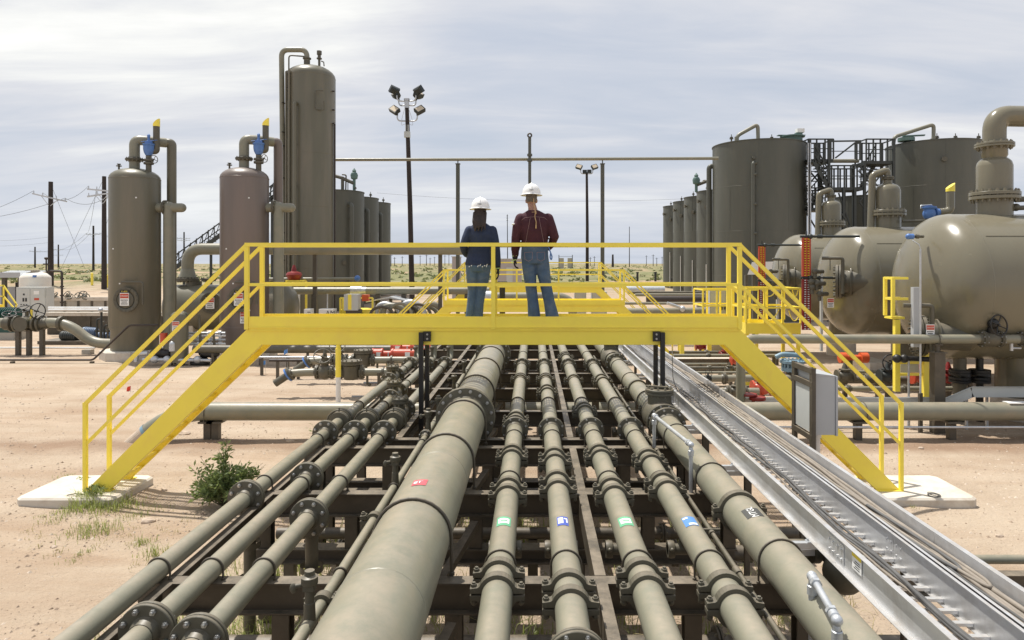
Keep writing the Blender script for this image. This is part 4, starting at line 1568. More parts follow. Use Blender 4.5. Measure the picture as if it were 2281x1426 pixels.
# shed, yellow stair and green pump at the picture edge
Y = 45.
t = thing('shed', 'open shed with a ribbed grey roof at the picture edge', 'shed', (xw(10, Y), Y, 0))
m = MB()
for i in range(26):
    x = xw(-40 + i * 3.5, Y)
    m.bar((x, Y - .2, zw(618, Y)), (x, Y + 2.5, zw(604, Y)), .08, .03)
m.box((xw(-42, Y), Y - .22, zw(618.5, Y)), (xw(50, Y), Y - .2, zw(607, Y)))
m.build('roof', CABG, t)
for px in (10, 46):
    MB().bar((xw(px, Y), Y, 0), (xw(px, Y), Y, zw(616, Y)), .22, .22).build('post', STEEL, t)
MB().box((xw(-40, Y), Y + 1.0, 0), (xw(18, Y), Y + 1.1, zw(640, Y))).build('wall_panel', CABG, t)
MB().box((xw(16, Y), Y + .7, 0), (xw(28, Y), Y + 1.2, zw(630, Y))).build('dark_panel', BLACK, t)
Y = 32.
t = thing('step_stair', 'short yellow stair with handrail beside the green pump', 'stair', (xw(20, Y), Y, 0))
for dy in (0, .7):
    m = MB()
    m.bar(at(-30, 615, Y + dy), at(-5, 636, Y + dy), .05, .05)
    for dv in (0, 24):
        m.bar(at(-20, 636 + dv, Y + dy), at(8, 636 + dv, Y + dy), .05, .05)
        m.bar(at(8, 636 + dv, Y + dy), at(38, 680 + dv * .6, Y + dy), .05, .05)
    for px, pa, pb in ((8, 636, 690), (-16, 636, 690), (36, 676, 700)):
        m.bar(at(px, pa, Y + dy), at(px, pb, Y + dy), .05, .05)
    m.build('handrail', YEL, t)
m = MB()
m.box(at(-60, 680, Y), at(10, 688, Y + .7))
m.build('platform', YEL, t)
for k in range(4):
    MB().box(at(10 + k * 7, 690 + k * 8, Y), at(19 + k * 7, 692 + k * 8, Y + .7)).build('step', YEL, t)
Y = 29.
t = thing('pump_unit', 'dark green pump unit low behind the round valve', 'pump', (xw(10, Y), Y, 0))
m = MB()
m.cyl((xw(-30, Y), Y, zw(700, Y)), (xw(40, Y), Y, zw(700, Y)), .26, n=22)
for i in range(12):
    x = xw(-20 + i * 5, Y)
    m.cyl((x, Y, zw(700, Y)), (x + .03, Y, zw(700, Y)), .30, n=22)
m.build('motor', TEAL, t)
MB().box(at(-40, 714, Y - .2), V((xw(38, Y), Y + .5, .3))).build('skid_base', TEAL, t)
MB().box((xw(-40, Y), Y - .25, -.05), (xw(40, Y), Y + .55, .3)).build('plinth', CONCD, t)

# containment walls behind, white pipes, skid with motors
for (pa, pb, ya, yb, Y, mat, lab) in ((105, 420, 696, 722, 31., CONCD, 'low tan containment wall with a pale coping behind the S-bent pipe'), (100, 250, 662, 684, 41., CONCD, 'farther grey containment wall topped with valves')):
    t = thing('containment_wall', lab, 'low wall', (xw(pa, Y), Y, 0))
    MB().box((xw(pa, Y), Y, -.1), (xw(pb, Y), Y + .25, zw(ya + 8, Y))).build('wall_panel', STEEL if Y < 40 else mat, t)
    MB().box((xw(pa, Y) - .05, Y - .06, zw(ya + 8, Y) + .002), (xw(pb, Y) + .05, Y + .3, zw(ya, Y))).build('coping', CONC, t)
    for k in range(5):
        x = xw(pa + (pb - pa) * (k + .5) / 5, Y)
        MB().box((x - .06, Y - .05, -.1), (x + .06, Y - .002, zw(ya + 8, Y))).build('rib', STEEL, t)
for k, (yy, Y) in enumerate(((686, 30.5), (690.5, 30.2))):
    pipe_solo('thin white pipe running above the tan containment wall, %s one' % ('upper' if k == 0 else 'lower'), [at(108, yy, Y), at(252 + 60 * k, yy, Y), at(252 + 60 * k, yy + 30, Y)], .05, mat=WHITE)
Y = 27.
t = thing('motor_skid', 'tan skid tray carrying blue electric motors behind the S-bent pipe', 'pump skid', (xw(130, Y), Y, 0))
m = MB()
a, b_ = at(83, 760, Y), at(262, 774, Y)
m.box(V((a.x, Y, .02)), V((b_.x, Y + 1.5, a.z)))
m.build('skid_base', STEEL, t)
for k, (pa, pb, py, mt) in enumerate(((140, 172, 748, GSTR), (188, 215, 739, MOTB), (222, 238, 750, MOTB), (244, 262, 746, MOTB))):
    m = MB()
    p, q = at(pa, py, Y + .3 + .3 * (k % 2)), at(pb, py + 2, Y + .3 + .3 * (k % 2))
    m.cyl(p, q, .19, n=20)
    m.sphere(p, (.1, .19, .19), 14, 8)
    m.cyl(q, q + (q - p).normalized() * .1, .12)
    for i in range(6):
        e = p.lerp(q, .15 + i * .14)
        m.cyl(e, e + V((.025, 0, 0)), .205, n=20)
    m.box(p + V((.05, -.1, -.3)), q + V((-.05, .1, -.1)))
    m.build('motor', mt, t)
for k in range(6):
    px = 216 + k * 8
    pa = 712 + (k * 7) % 18
    m = MB()
    m.tube(bend([at(px, 760, Y - .1), at(px, pa, Y - .1), at(px + 9, pa - 2, Y - .1)], .1, 4), .035, 10)
    m.cyl(at(px, 740, Y - .1), at(px, 735, Y - .1), .075)
    m.build('riser_pipe', TAND if k % 2 else GSTR, t)
t = thing('gauge_riser', 'thin upright pipe with a chrome gauge by the first scrubber tower', 'gauge', at(226, 770, 26) * V((1, 1, 0)))
m = MB()
m.cyl(V((xw(226, 26), 26, 0)), at(226, 690, 26), .04)
m.build('stem', GSTR, t)
m = MB()
m.sphere(at(224, 691, 25.9), .09, 14, 10)
m.build('gauge_head', GALV, t)
t = thing('loading_riser', 'tall dark pipe with a bent arm beside the white poly tank', 'pipe', V((xw(138, 40), 40, 0)))
m = MB()
m.tube(bend([at(138, 690, 40), at(138, 604, 40), at(104, 604, 40), at(104, 640, 40)], .15, 5), .06, 10)
m.cyl(at(103, 604, 40), at(103, 580, 40), .04)
m.cyl(at(103, 590, 40), at(103, 587, 40), .16)
m.lathe([(.02, 0), (.1, .08), (.1, .16), (0, .2)], at(103, 580, 40), n=10)
for py in (622, 640, 660, 675):
    m.cyl(at(138, py, 40), at(138, py - 3, 40), .11)
m.build('riser', DKBR, t)
for k, px in enumerate((118, 126, 152, 158, 178, 188, 194)):
    Y = 41.2
    m = MB()
    p = at(px, 668 - (k * 3) % 9, Y)
    m.cyl(V((p.x, Y, zw(682, Y))), p, .09, .07)
    m.sphere(p, .16, 12, 8)
    wheel_mb(m, p + V((.05, -.2, .2)), (.3 * (k - 3), -1, .8), .2, .025)
    tag(m.build('manifold_valve', TAND, org=(p.x, Y, 0)), 'dark valve in the row along the farther containment wall', 'valve', 'valves along the farther containment wall')
for px, Y in ((205, 60), (240, 58)):
    m = MB()
    m.cyl(V((xw(px, Y), Y, terrain(xw(px, Y), Y) - .1)), V((xw(px, Y), Y, terrain(xw(px, Y), Y) + 1.0)), .1)
    m.sphere(V((xw(px, Y), Y, terrain(xw(px, Y), Y) + 1.0)), .1, 10, 6)
    tag(m.build('bollard', YEL, org=(xw(px, Y), Y, 0)), 'yellow bollard on the sand beyond the walls, %s the first scrubber tower' % ('a little off' if px < 220 else 'beside'), 'bollard')

# piping clutter at the foot of the towers
Y = 21.6
t = thing('manifold', 'low manifold of small pipes and valves at the foot of the mauve tower', 'pipe manifold', (xw(420, Y), Y, 0))
for k, py in enumerate((742, 748, 757, 766)):
    m = MB()
    m.tube([at(420 - 8 * (k % 2), py, Y + .4), at(502, py, Y + .4)], .035, 10)
    for px in (440, 466, 488):
        m.cyl(at(px, py, Y + .4), at(px + 5, py, Y + .4), .07)
    m.build('small_pipe', WHITE if k % 2 else GALV, t)
m = MB()
m.tube(bend([at(304, 806, Y), at(304, 789, Y), at(330, 787, Y)], .15), .07, 12)
m.tube([at(318, 801, Y - .2), at(470, 803, Y - .2)], .05, 10)
for px in (345, 372, 440):
    m.sphere(at(px, 801, Y - .2), .12, 12, 8)
m.build('ground_pipe', GALV, t)
m = MB()
for px, py, s in ((352, 786, .16), (368, 788, .14), (460, 786, .16), (474, 788, .14), (446, 808, .2)):
    m.sphere(at(px, py, Y), (s * 1.6, s, s), 12, 8)
m.build('valve_body', BLACK, t)
m = MB()
m.cyl(at(385, 782, Y - .2), at(385, 767, Y - .2), .11)
m.sphere(at(385, 767, Y - .2), .11, 12, 8)
m.build('gauge_pot', GALV, t)
m = MB()
m.cyl(at(365, 765, Y), at(365, 742, Y), .11)
m.build('red_cylinder', RED, t)
for px in (443, 475, 383):
    MB().cyl(V((xw(px, Y), Y + .2, 0)), at(px, 700 if px == 443 else 740, Y + .2), .04).build('upright', TAND, t)

# long low pipe behind the footbridge
for (pa, pb, py, Y, r, mat, lab) in ((432, 960, 778, 21.5, .125, TAND, 'dark low pipe running behind the manifold to the rack'), (560, 850, 796, 19.6, .03, GALV, 'thin galvanized pipe on the sand behind the valve manifold'), (600, 830, 803, 19.0, .04, DKBR, 'thin rusty pipe on the sand behind the valve manifold')):
    t = pipe_thing(lab, [at(pa, py, Y), at((pa + pb) / 2, py, Y), at(pb, py, Y)], r, mat)
    for k in range(5):
        px = pa + (pb - pa) * (k + .4) / 5
        MB().bar((xw(px, Y), Y, 0), (xw(px, Y), Y, zw(py, Y) - r), .07, .07).build('stand', STEEL, t)

# ------------------------------------------------------------------ valve manifolds on the dirt side
def manifold(Y, z, k, label, px0):
    t = thing('valve_manifold', label, 'pipe manifold', (xw(px0 + 90, Y), Y, 0), 'valve manifolds')
    f = 1520 / Y
    x0 = xw(px0, Y)
    r = .095
    pts = [(x0 - .65, Y - .1, z - .32), (x0 - .22, Y - .03, z - .03), (x0 + .2, Y, z), (-2.5, Y, z)]
    m = MB()
    m.tube(bend(pts[1:], .3, 6), r, 18)
    m.build('pipe_run', TAN, t)
    d = (V(pts[0]) - V(pts[1])).normalized()
    m = MB()
    m.cyl(V(pts[1]) + d * .08, V(pts[1]) + d * .42, r * .95, n=18)
    m.build('flex_end', TAND, t)
    m = MB()
    m.lathe([(r, -.02), (.17, -.02), (.17, .02), (r, .02)], V(pts[1]) + d * .06, d, 24)
    m.build('blue_gasket', BLUE, t)
    inst(flange_mesh(r, .17, .026, 8, mat=TAND, bolt=DBOLT), 'flange', t, V(pts[1]), yrot(d))
    for dx in (.42, .78, .98, 1.5):
        inst(flange_mesh(r, .17, .026, 8, mat=TAND, bolt=DBOLT), 'flange', t, (x0 + dx, Y, z), yrot((1, 0, 0)))
    m = MB()
    m.lathe([(r, -.17), (.16, -.1), (.19, 0), (.16, .1), (r, .17)], (x0 + .6, Y, z), (1, 0, 0), 22)
    m.cyl((x0 + .6, Y, z), (x0 + .6, Y, z + .34), .09)
    m.lathe([(.12, .2), (.13, .21), (.13, .26), (.06, .3), (.05, .42), (.02, .55)], (x0 + .6, Y, z), n=16)
    m.build('gate_valve', TAND, t)
    m = MB()
    wheel_mb(m, (x0 + .58, Y - .12, z + .40), (.25, -.8, .75), .2, .014)
    m.build('handwheel', TAND, t)
    bx_ = x0 + 1.24
    m = MB()
    m.lathe([(.17, -.17), (.2, -.1), (.21, 0), (.21, .16), (.19, .18), (.25, .185), (.25, .23), (.24, .235), (.25, .24), (.25, .28), (0, .285)], (bx_, Y, z), n=26)
    for i in range(10):
        a = 2 * PI * i / 10
        m.cyl((bx_ + .215 * math.cos(a), Y + .215 * math.sin(a), z + .18), (bx_ + .215 * math.cos(a), Y + .215 * math.sin(a), z + .31), .017, n=6)
    m.build('strainer', TAND, t)
    m = MB()
    m.cyl((x0 + 1.62, Y, z - .08), (x0 + 1.62, Y, z - .3), .03)
    m.sphere((x0 + 1.67, Y, z - .3), .05, 8, 6)
    m.build('drain', TAND, t)
    for x in (x0 + 1.92, x0 + 2.05):
        MB().bar((x, Y - .1, 0), (x, Y - .1, z - .0), .06, .06).build('stand', STEEL, t)
    m = MB()
    m.lathe([(r + .002, -.03), (r + .03, -.02), (r + .03, .02), (r + .002, .03)], (x0 + 2.0, Y, z), (1, 0, 0), 20)
    m.build('clamp', TAND, t)
    m = MB()
    m.box((x0 + 1.25, Y - .02, .0), (-2.7, Y + .02, .035))
    m.build('ground_strip', GALV, t)
    return t


manifold(16.4, .60, 1, 'valve manifold with a blue gasket nearest the footbridge on the bush side', 668)
manifold(18.3, .62, 1, 'second valve manifold with a handwheel, behind the first on the bush side', 706)
for k, (pa, pb, py, Y) in enumerate(((830, 945, 789, 18.6), (872, 962, 775, 20.6))):
    t = thing('actuator', ('long red valve actuator cylinder with white tags, in front', 'long red valve actuator cylinder mostly hidden behind another')[k], 'actuator', (xw((pa + pb) / 2, Y), Y, 0), 'red actuators')
    m = MB()
    for a, c2, r in ((pa, pa + 22, .15), (pa + 22, pa + 42, .09), (pa + 42, pb, .145)):
        m.cyl(at(a, py, Y), at(c2, py, Y), r, n=24)
    for a in (pa, pa + 20, pa + 44, pb - 3):
        m.cyl(at(a, py, Y), at(a + 3, py, Y), .165, n=24)
    m.build('cylinder', RED, t)
    for dx, dy in ((8, .155), (72, .152)):
        MB().box(at(pa + dx, py - 4, Y - dy), at(pa + dx + 11, py + 5, Y - dy + .005)).build('tag_plate', TEXTW, t)
    m = MB()
    m.cyl(at(pa + 35, py + 30, Y), at(pa + 35, py - 4, Y), .05)
    m.cyl(at(pa + 35, py - 4, Y - .16), at(pa + 35, py + 40, Y - .16), .02)
    m.build('bracket', GALV, t)
    m = MB()
    m.bar(at(pa + 32, py + 12, Y), at(pa + 32, py + 28, Y), .05, .05)
    m.bar(at(pa + 46, py + 12, Y), at(pa + 46, py + 28, Y), .05, .05)
    m.build('yoke', YEL, t)
m = MB()
Y = 15.7
p = V((xw(753.5, Y), Y, 0))
t = thing('marker_post', 'pipeline marker post, yellow above and white below, behind the footbridge', 'marker post', p)
m = MB()
m.cyl(p, p + V((0, 0, zw(838, Y))), .055, n=16)
m.build('lower_sleeve', WHITE, t)
m = MB()
m.cyl(p + V((0, 0, zw(838, Y) - .02)), p + V((0, 0, zw(776, Y))), .062, n=16)
m.cyl(p + V((0, 0, zw(776, Y))), p + V((0, 0, zw(755, Y))), .048, n=16)
m.sphere(p + V((0, 0, zw(755, Y))), .048, 12, 6)
m.build('upper_sleeve', YEL, t)
for px, py, Y, mt, lab in ((287, 868, 17.1, FLAGR, 'red survey flag on the open sand behind the stair handrail'), (499, 860, 17.6, FLAGR, 'small red survey flag peeping out under the yellow stringer'), (637, 785, 19.4, FLAGB, 'blue survey flag standing behind the valve manifold'), (588, 810, 19.8, FLAGB, 'pale blue survey flag low on the sand behind the manifold')):
    p = at(px, py, Y)
    t = thing('survey_flag', lab, 'flag', (p.x, Y, 0), 'survey flags')
    m = MB()
    m.cyl(V((p.x + .04, Y, 0)), p + V((.05, 0, .1)), .004, n=5)
    m.build('wire', GALV, t)
    m = MB()
    m.add([p + V((.05, 0, .09)), p + V((-.02, -.02, .075)), p + V((-.06, .01, .03)), p + V((-.05, -.02, -.07)), p + V((.02, 0, -.03)), p + V((.045, 0, -.02))], [(0, 1, 2, 3, 4, 5)])
    m.build('flag_cloth', mt, t)
m = MB()
MB()

# ------------------------------------------------------------------ the large cross pipe, both sides of the rack
Y = 12.4
t = pipe_thing('fat tan pipe passing low under the rack, dipping into dirt by the stair', [V((-7.5, Y - .15, -.35)), V((-6.55, Y, .52)), V((-2, Y, .52)), V((18, Y, .52))], .165, rad=.75, n=28)
m = MB()
d = V((.95, .15, .87)).normalized()
m.cyl(V((-7.5, Y - .15, -.35)), V((-7.5, Y - .15, -.35)) + d * .72, .166, n=24)
m.build('taped_end', ROCK, t)
m = MB()
m.lathe([(.166, -.03), (.169, -.03), (.169, .03), (.166, .03)], V((-7.5, Y - .15, -.35)) + d * .75, d, 24)
m.build('pale_band', LBLUE, t)
for x in (-5.9, -5.75, 3.9, 5.9, 7.6, 9.6):
    m = MB()
    m.bar((x, Y, -.05), (x, Y, .32), .12, .12)
    m.box((x - .13, Y - .13, .32), (x + .13, Y + .13, .352))
    m.build('stand', STEEL, t)
for x in (-5.9, 6.0, 3.6):
    inst(ubolt_mesh(.165, .16), 'u_bolt', t, (x, Y, .52), yrot((1, 0, 0)))
MB().box((8.6, Y - .1, .674), (9.1, Y + .1, .689)).build('white_label', WHITE, t)
pipe_solo('thin galvanized line slung just below the fat cross pipe on the gravel side', [V((3.2, 12.2, .28)), V((18, 12.2, .28))], .02, mat=GALV)
# upper cross pipe with valve on the gravel side
Y = 12.9
zz = zw(755.5, Y)
t = pipe_thing('tan pipe at head height crossing in front of the horizontal vessels', [V((xw(1650, Y), Y, .4)), V((xw(1650, Y), Y, zz)), V((xw(2900, Y), Y, zz)), V((xw(2900, Y), Y, .1))], .087, n=22)
m = MB()
x = xw(2088, Y)
m.box((x - .10, Y - .09, 0), (x + .10, Y + .09, zw(786, Y)))
m.box((x - .13, Y - .11, zw(786, Y) + .001), (x + .13, Y + .11, zw(784, Y)))
m.cyl((x, Y, zw(785, Y)), (x, Y, zz - .08), .045)
m.box((x - .07, Y - .06, zz - .115), (x + .07, Y + .06, zz - .09))
m.build('post', STEEL, t)
inst(ubolt_mesh(.087, .1), 'u_bolt', t, (x, Y, zz), yrot((1, 0, 0)))
x = xw(2207, Y)
m = MB()
m.lathe([(.09, -.2), (.13, -.12), (.15, 0), (.13, .12), (.09, .2)], (x, Y, zz), (1, 0, 0), 22)
m.cyl((x, Y, zz), (x, Y - .02, zz + .25), .075)
m.build('valve_body', TAND, t)
for dx in (-.16, .16):
    inst(flange_mesh(.087, .16, .024, 8, mat=TAND), 'flange', t, (x + dx, Y, zz), yrot((1, 0, 0)))
m = MB()
m.cyl((x, Y - .02, zz + .12), (x, Y - .1, zz + .36), .09, .07)
m.sphere((x - .02, Y - .1, zz + .3), .1, 12, 8)
wheel_mb(m, (x + .02, Y - .2, zz + .28), (.25, -1, .15), .19, .014)
m.build('handwheel', BLACK, t)
m = MB()
m.cyl((xw(2253, Y), Y, zz - .08), (xw(2253, Y), Y, zz - .22), .03)
m.cyl((xw(2253, Y), Y, zz - .17), (xw(2274, Y), Y, zz - .17), .02)
m.build('drain', GALV, t)
inst(flange_mesh(.087, .14, .024, 8, mat=TAND), 'flange', t, (xw(2276, Y), Y, zz), yrot((1, 0, 0)))
# ------------------------------------------------------------------ horizontal vessel and bypass behind the mauve tower
Y = 28.
xa, xb = xw(372, Y), xw(662, Y)
zc, r = 1.42, .93
t = thing('horizontal_vessel', 'dark horizontal vessel mostly hidden behind the mauve tower', 'vessel', ((xa + xb) / 2, Y, 0))
m = MB()
prof = [(rr_, -h) for rr_, h in head(r, .45, 0)][::-1] + head(r, .45, xb - xa - .9)[0:]
m.lathe(prof, (xa + .45, Y, zc), (1, 0, 0), 44)
m.build('shell', TOWER, t)
for x in (xa + 1.2, xb - 1.2):
    MB().box((x - .15, Y - .6, -.1), (x + .15, Y + .6, zc - r * .75)).build('saddle', CONC, t)
p = V((xw(496, Y), Y - r * .98, zw(672, Y)))
m = MB()
m.lathe([(.2, -.15), (.42, -.14), (.42, -.02), (.3, 0)], p, (0, 1, 0), 30)
m.add([p + V((math.cos(2 * PI * i / 24) * .41, -.145, math.sin(2 * PI * i / 24) * .41)) for i in range(24)], [tuple(range(24))])
for i in range(16):
    a = 2 * PI * i / 16
    m.cyl(p + V((math.cos(a) * .37, -.17, math.sin(a) * .37)), p + V((math.cos(a) * .37, -.02, math.sin(a) * .37)), .025, n=6)
m.build('manway', TAND, t)
danger_sign(t, p + V((.0, -.19, .0)), .34, .44, head_text='V-470')
for px in (432, 603):
    m = MB()
    m.lathe([(.3, 0), (.3, .2)], (xw(px, Y), Y, zc + r * .93), n=24)
    m.build('nozzle', TAND, t)
x0 = xw(418, Y)
zt = zw(555, Y)
t = pipe_thing('fat tan bypass pipe arching from the hidden vessel and running level behind the handrail', [V((x0, Y, zw(628, Y))), V((x0, Y, zt)), V((xw(1036, Y), Y, zt)), V((xw(1036, Y), Y + 3, zt))], .235, rad=.62, n=26)
m = MB()
m.lathe([(.33, 0), (.24, .35)], V((x0, Y, zw(618, Y))), n=26)
m.build('reducer', TAN, t)
inst(flange_mesh(.26, .44, .05, 18, mat=TAND, bolt=DBOLT), 'flange', t, V((x0, Y, zw(623, Y))), yrot((0, 0, 1)))
for px in (700, 980):
    MB().bar((xw(px, Y), Y + .1, 0), (xw(px, Y), Y + .1, zt - .22), .15, .15).build('post', STEEL, t)
m = MB()
wheel_mb(m, at(462, 625, Y - .3), (.2, -.2, 1), .22, .02)
m.cyl(at(448, 622, Y - .3), at(480, 624, Y - .3), .05)
tag(m.build('valve', TAND, org=at(462, 625, Y)), 'small valve with a flat handwheel beside the bypass pipe flange', 'valve')

# ------------------------------------------------------------------ tall tower
Y = 34.
X = xw(692, Y)
r = 1.2
zt = zw(147, Y)
t = thing('tall_tower', 'tallest olive tower with a gooseneck pipe over its domed top', 'tower', (X, Y, 0))
c = V((X, Y, 0))
m = MB()
m.lathe([(r + .12, 0), (r + .02, .9), (r, 1.0), (r, zt - .62)] + head(r, .62, zt - .62)[1:], c, n=60)
for z in (3.0, 6.0, 8.6, zt - .63):
    m.lathe([(r, z - .02), (r + .006, z), (r, z + .02)], c, n=60)
m.build('shell', TOWER, t)
m = MB()
yb = -r * .35
nx_ = xw(690, Y) - X
m.tube(bend([c + V((nx_, yb, zt - .05)), c + V((nx_, yb, zw(117, Y))), c + V((xw(634, Y) - X, yb, zw(117, Y))), c + V((xw(640, Y) - X, yb, .4))], .35, 8), .125, 18)
m.build('gooseneck_pipe', TAN, t)
m = MB()
m.lathe([(.13, 0), (.2, .01), (.2, .07), (.13, .08)], c + V((nx_, yb, zw(138, Y))), n=18)
m.cyl(c + V((nx_, yb, zt - .2)), c + V((nx_, yb, zt + .15)), .15)
m.build('nozzle', TAND, t)
m = MB()
m.tube(bend([c + V((nx_ - .1, yb - .1, zw(133, Y))), c + V((xw(655, Y) - X, yb - .3, zw(133, Y))), c + V((xw(657, Y) - X, -r * .8, .4))], .15, 5), .035, 8)
m.build('instrument_line', TAND, t)
for i, (px, wd) in enumerate(((651, .05), (661, .06))):
    m = MB()
    y_ = -math.sqrt(max(0, r * r - (xw(px, Y) - X) ** 2)) - .08
    m.cyl(c + V((xw(px, Y) - X, y_, .3)), c + V((xw(px, Y) - X, y_, zw(170, Y))), wd, n=10)
    m.build('conduit', TOWER, t)
m = MB()
y_ = -math.sqrt(r * r - .1) - .14
m.tube(bend([c + V((xw(680, Y) - X, -r * .8, zw(243, Y))), c + V((xw(678, Y) - X, y_ - .08, zw(243, Y))), c + V((xw(678, Y) - X, y_ - .08, .3))], .12, 5), .085, 14)
m.build('down_pipe', TOWER, t)
m = MB()
m.tube([c + V((xw(683, Y) - X, -r * .98, zw(254, Y))), c + V((xw(735, Y) - X, -r * .80, zw(255, Y))), c + V((xw(735, Y) - X, -r * .82, zw(236, Y)))], .022, 8)
m.tube([c + V((xw(720, Y) - X, -r * 1.0, zw(254, Y))), c + V((xw(721, Y) - X, -r * 1.0, zw(216, Y))), c + V((xw(735, Y) - X, -r * .9, zw(214, Y)))], .03, 8)
m.build('sample_line', TAND, t)
m = MB()
for py in (236, 300, 330, 400, 470, 520, 580):
    for px in (640, 655):
        q = c + V((xw(px, Y) - X, -r * .6, zw(py, Y)))
        m.bar(q, q + V((.15, .4, 0)), .05, .05)
for py in (330, 420, 505, 600):
    q = c + V((xw(678, Y) - X, -r * 1.0, zw(py, Y)))
    m.bar(q + V((-.12, 0, 0)), q + V((.02, 0, 0)), .06, .06)
for py in (207, 248, 278):
    q = c + V((r - .02, -.3, zw(py, Y)))
    m.cyl(q, q + V((.1, 0, 0)), .04)
m.build('pipe_bracket', DKBR, t)
m = MB()
q = c + V((xw(714, Y) - X, -.2, zt - .12))
m.cyl(q, q + V((0, 0, .4)), .06)
m.cyl(q + V((0, 0, .4)), q + V((0, 0, .45)), .13)
m.cyl(q + V((0, 0, .45)), q + V((0, 0, .62)), .08)
m.cyl(q + V((0, 0, .62)), q + V((0, 0, .8)), .12)
m.tube([q + V((.1, 0, .3)), q + V((.22, 0, .25)), q + V((.24, 0, .05))], .03, 8)
m.build('relief_vent', TAND, t)
m = MB()
for px in (646, 733):
    q = c + V((xw(px, Y) - X, -.3, zt - .42))
    m.ring(q, (0, 1, 0), .1, .025, 14, 6)
m.build('lifting_lug', TAND, t)
m = MB()
m.cyl(c + V((r + .06, -.2, .2)), c + V((r + .06, -.2, zw(278, Y))), .045, n=8)
m.build('thin_riser', DKBR, t)

# ------------------------------------------------------------------ storage tanks
def tank(X, Y, r, ztop, label, grp, side=1, vent=False):
    z0 = terrain(X, Y)
    t = thing('storage_tank', label, 'tank', (X, Y, z0), grp)
    c = V((X, Y, 0))
    m = MB()
    m.lathe([(r, z0 - .2), (r, ztop - .05), (r + .035, ztop - .05), (r + .035, ztop), (r - .01, ztop + .002), (r * .5, ztop + r * .05), (0, ztop + r * .09)], c, n=64)
    k = max(3, int((ztop - z0) / 2.45))
    for i in range(1, k):
        z = z0 + (ztop - z0) * i / k
        m.lathe([(r, z - .012), (r + .006, z), (r, z + .012)], c, n=64)
    for i in range(k):
        for j in range(5):
            a = 2 * PI * (j + .5 * (i % 2)) / 5
            z = z0 + (ztop - z0) * i / k
            p = c + V((math.cos(a) * r, math.sin(a) * r, z))
            m.bar(p, p + V((0, 0, (ztop - z0) / k - .06)), .02, .008)
    m.build('shell', TANK, t)
    a = R(-90 + side * 16)
    return t, c, z0


def tank_downcomer(t, c, r, ang, ztop, z0, rp=.14):
    d = V((math.cos(R(ang)), math.sin(R(ang)), 0))
    m = MB()
    p = c + d * r
    m.tube(bend([p + V((0, 0, ztop)) - d * .1, p + d * .35 + V((0, 0, ztop)), p + d * .35 + V((0, 0, z0 + .2))], .28, 6), rp, 16)
    for z in (z0 + 2, z0 + 4.5, ztop - .9):
        m.bar(p + V((0, 0, z)), p + d * .36 + V((0, 0, z)), .06, .06)
    m.build('downcomer', TANK, t)


def roof_nozzle(t, p, k=1., mat=TAND):
    m = MB()
    p = V(p)
    m.cyl(p - V((0, 0, .2)), p + V((0, 0, .28 * k)), .06 * k)
    m.cyl(p + V((0, 0, .2 * k)), p + V((0, 0, .25 * k)), .15 * k)
    m.cyl(p + V((0, 0, .28 * k)), p + V((0, 0, .36 * k)), .12 * k)
    m.cyl(p + V((0, 0, .36 * k)), p + V((0, 0, .55 * k)), .03 * k)
    return m.build('roof_nozzle', mat, t)


def side_nozzle(t, c, r, ang, z, k=1.):
    d = V((math.cos(R(ang)), math.sin(R(ang)), 0))
    m = MB()
    p = c + d * (r - .05) + V((0, 0, z))
    m.cyl(p, p + d * .22 * k, .07 * k)
    m.cyl(p + d * .17 * k, p + d * .24 * k, .14 * k)
    return m.build('side_nozzle', TAND, t)


GL = 'row of storage tanks behind the tall tower'
for (Y, py, lab) in ((47.5, 428, 'front tank of the row partly behind the tall tower, vent pipes on its roof'), (52., 442, 'middle tank of the row partly behind the tall tower'), (56.4, 453, 'rearmost tank of the row partly behind the tall tower')):
    X = -13.65
    ztp = zw(py, Y)
    t, c, z0 = tank(X, Y, 1.85, ztp, lab, GL, 1)
    tank_downcomer(t, c, 1.85, -48, ztp - 1.0, z0)
    roof_nozzle(t, (X + 1.4, Y - .5, ztp), .8)
    side_nozzle(t, c, 1.85, -80, ztp - .45)
    side_nozzle(t, c, 1.85, -60, z0 + 3.2)
    m = MB()
    p = c + V((1.0, -1.62, z0 + .9))
    m.cyl(p, p + V((.1, -.35, 0)), .08)
    wheel_mb(m, p + V((.12, -.45, 0)), (.2, -1, 0), .2, .02)
    m.build('outlet_valve', TAND, t)
Y = 47.
t = thing('roof_vent', 'bent vent pipe with green pressure valve on the front tank behind the tall tower', 'vent', (xw(770, Y), Y, zw(428, Y)))
m = MB()
m.tube(bend([at(742, 391, Y), at(760, 396, Y), at(789, 409, Y)], .1), .12, 14)
m.cyl(at(763, 430, Y), at(763, 394, Y), .11)
m.tube(bend([at(770, 428, Y), at(771, 390, Y), at(762, 389, Y)], .1), .05, 10)
m.tube(bend([at(775, 427, Y), at(775, 400, Y), at(757, 398, Y)], .1), .03, 8)
m.build('vent_pipe', TAND, t)
m = MB()
m.cyl(at(789, 430, Y), at(789, 398, Y), .1)
m.lathe([(.11, 0), (.22, .05), (.26, .3), (.2, .45), (.12, .5), (.14, .6), (0, .8)], at(789, 400, Y), n=16)
m.build('pressure_valve', LBLUE if False else pm('verdigris_paint', (.10, .17, .15), .6), t)

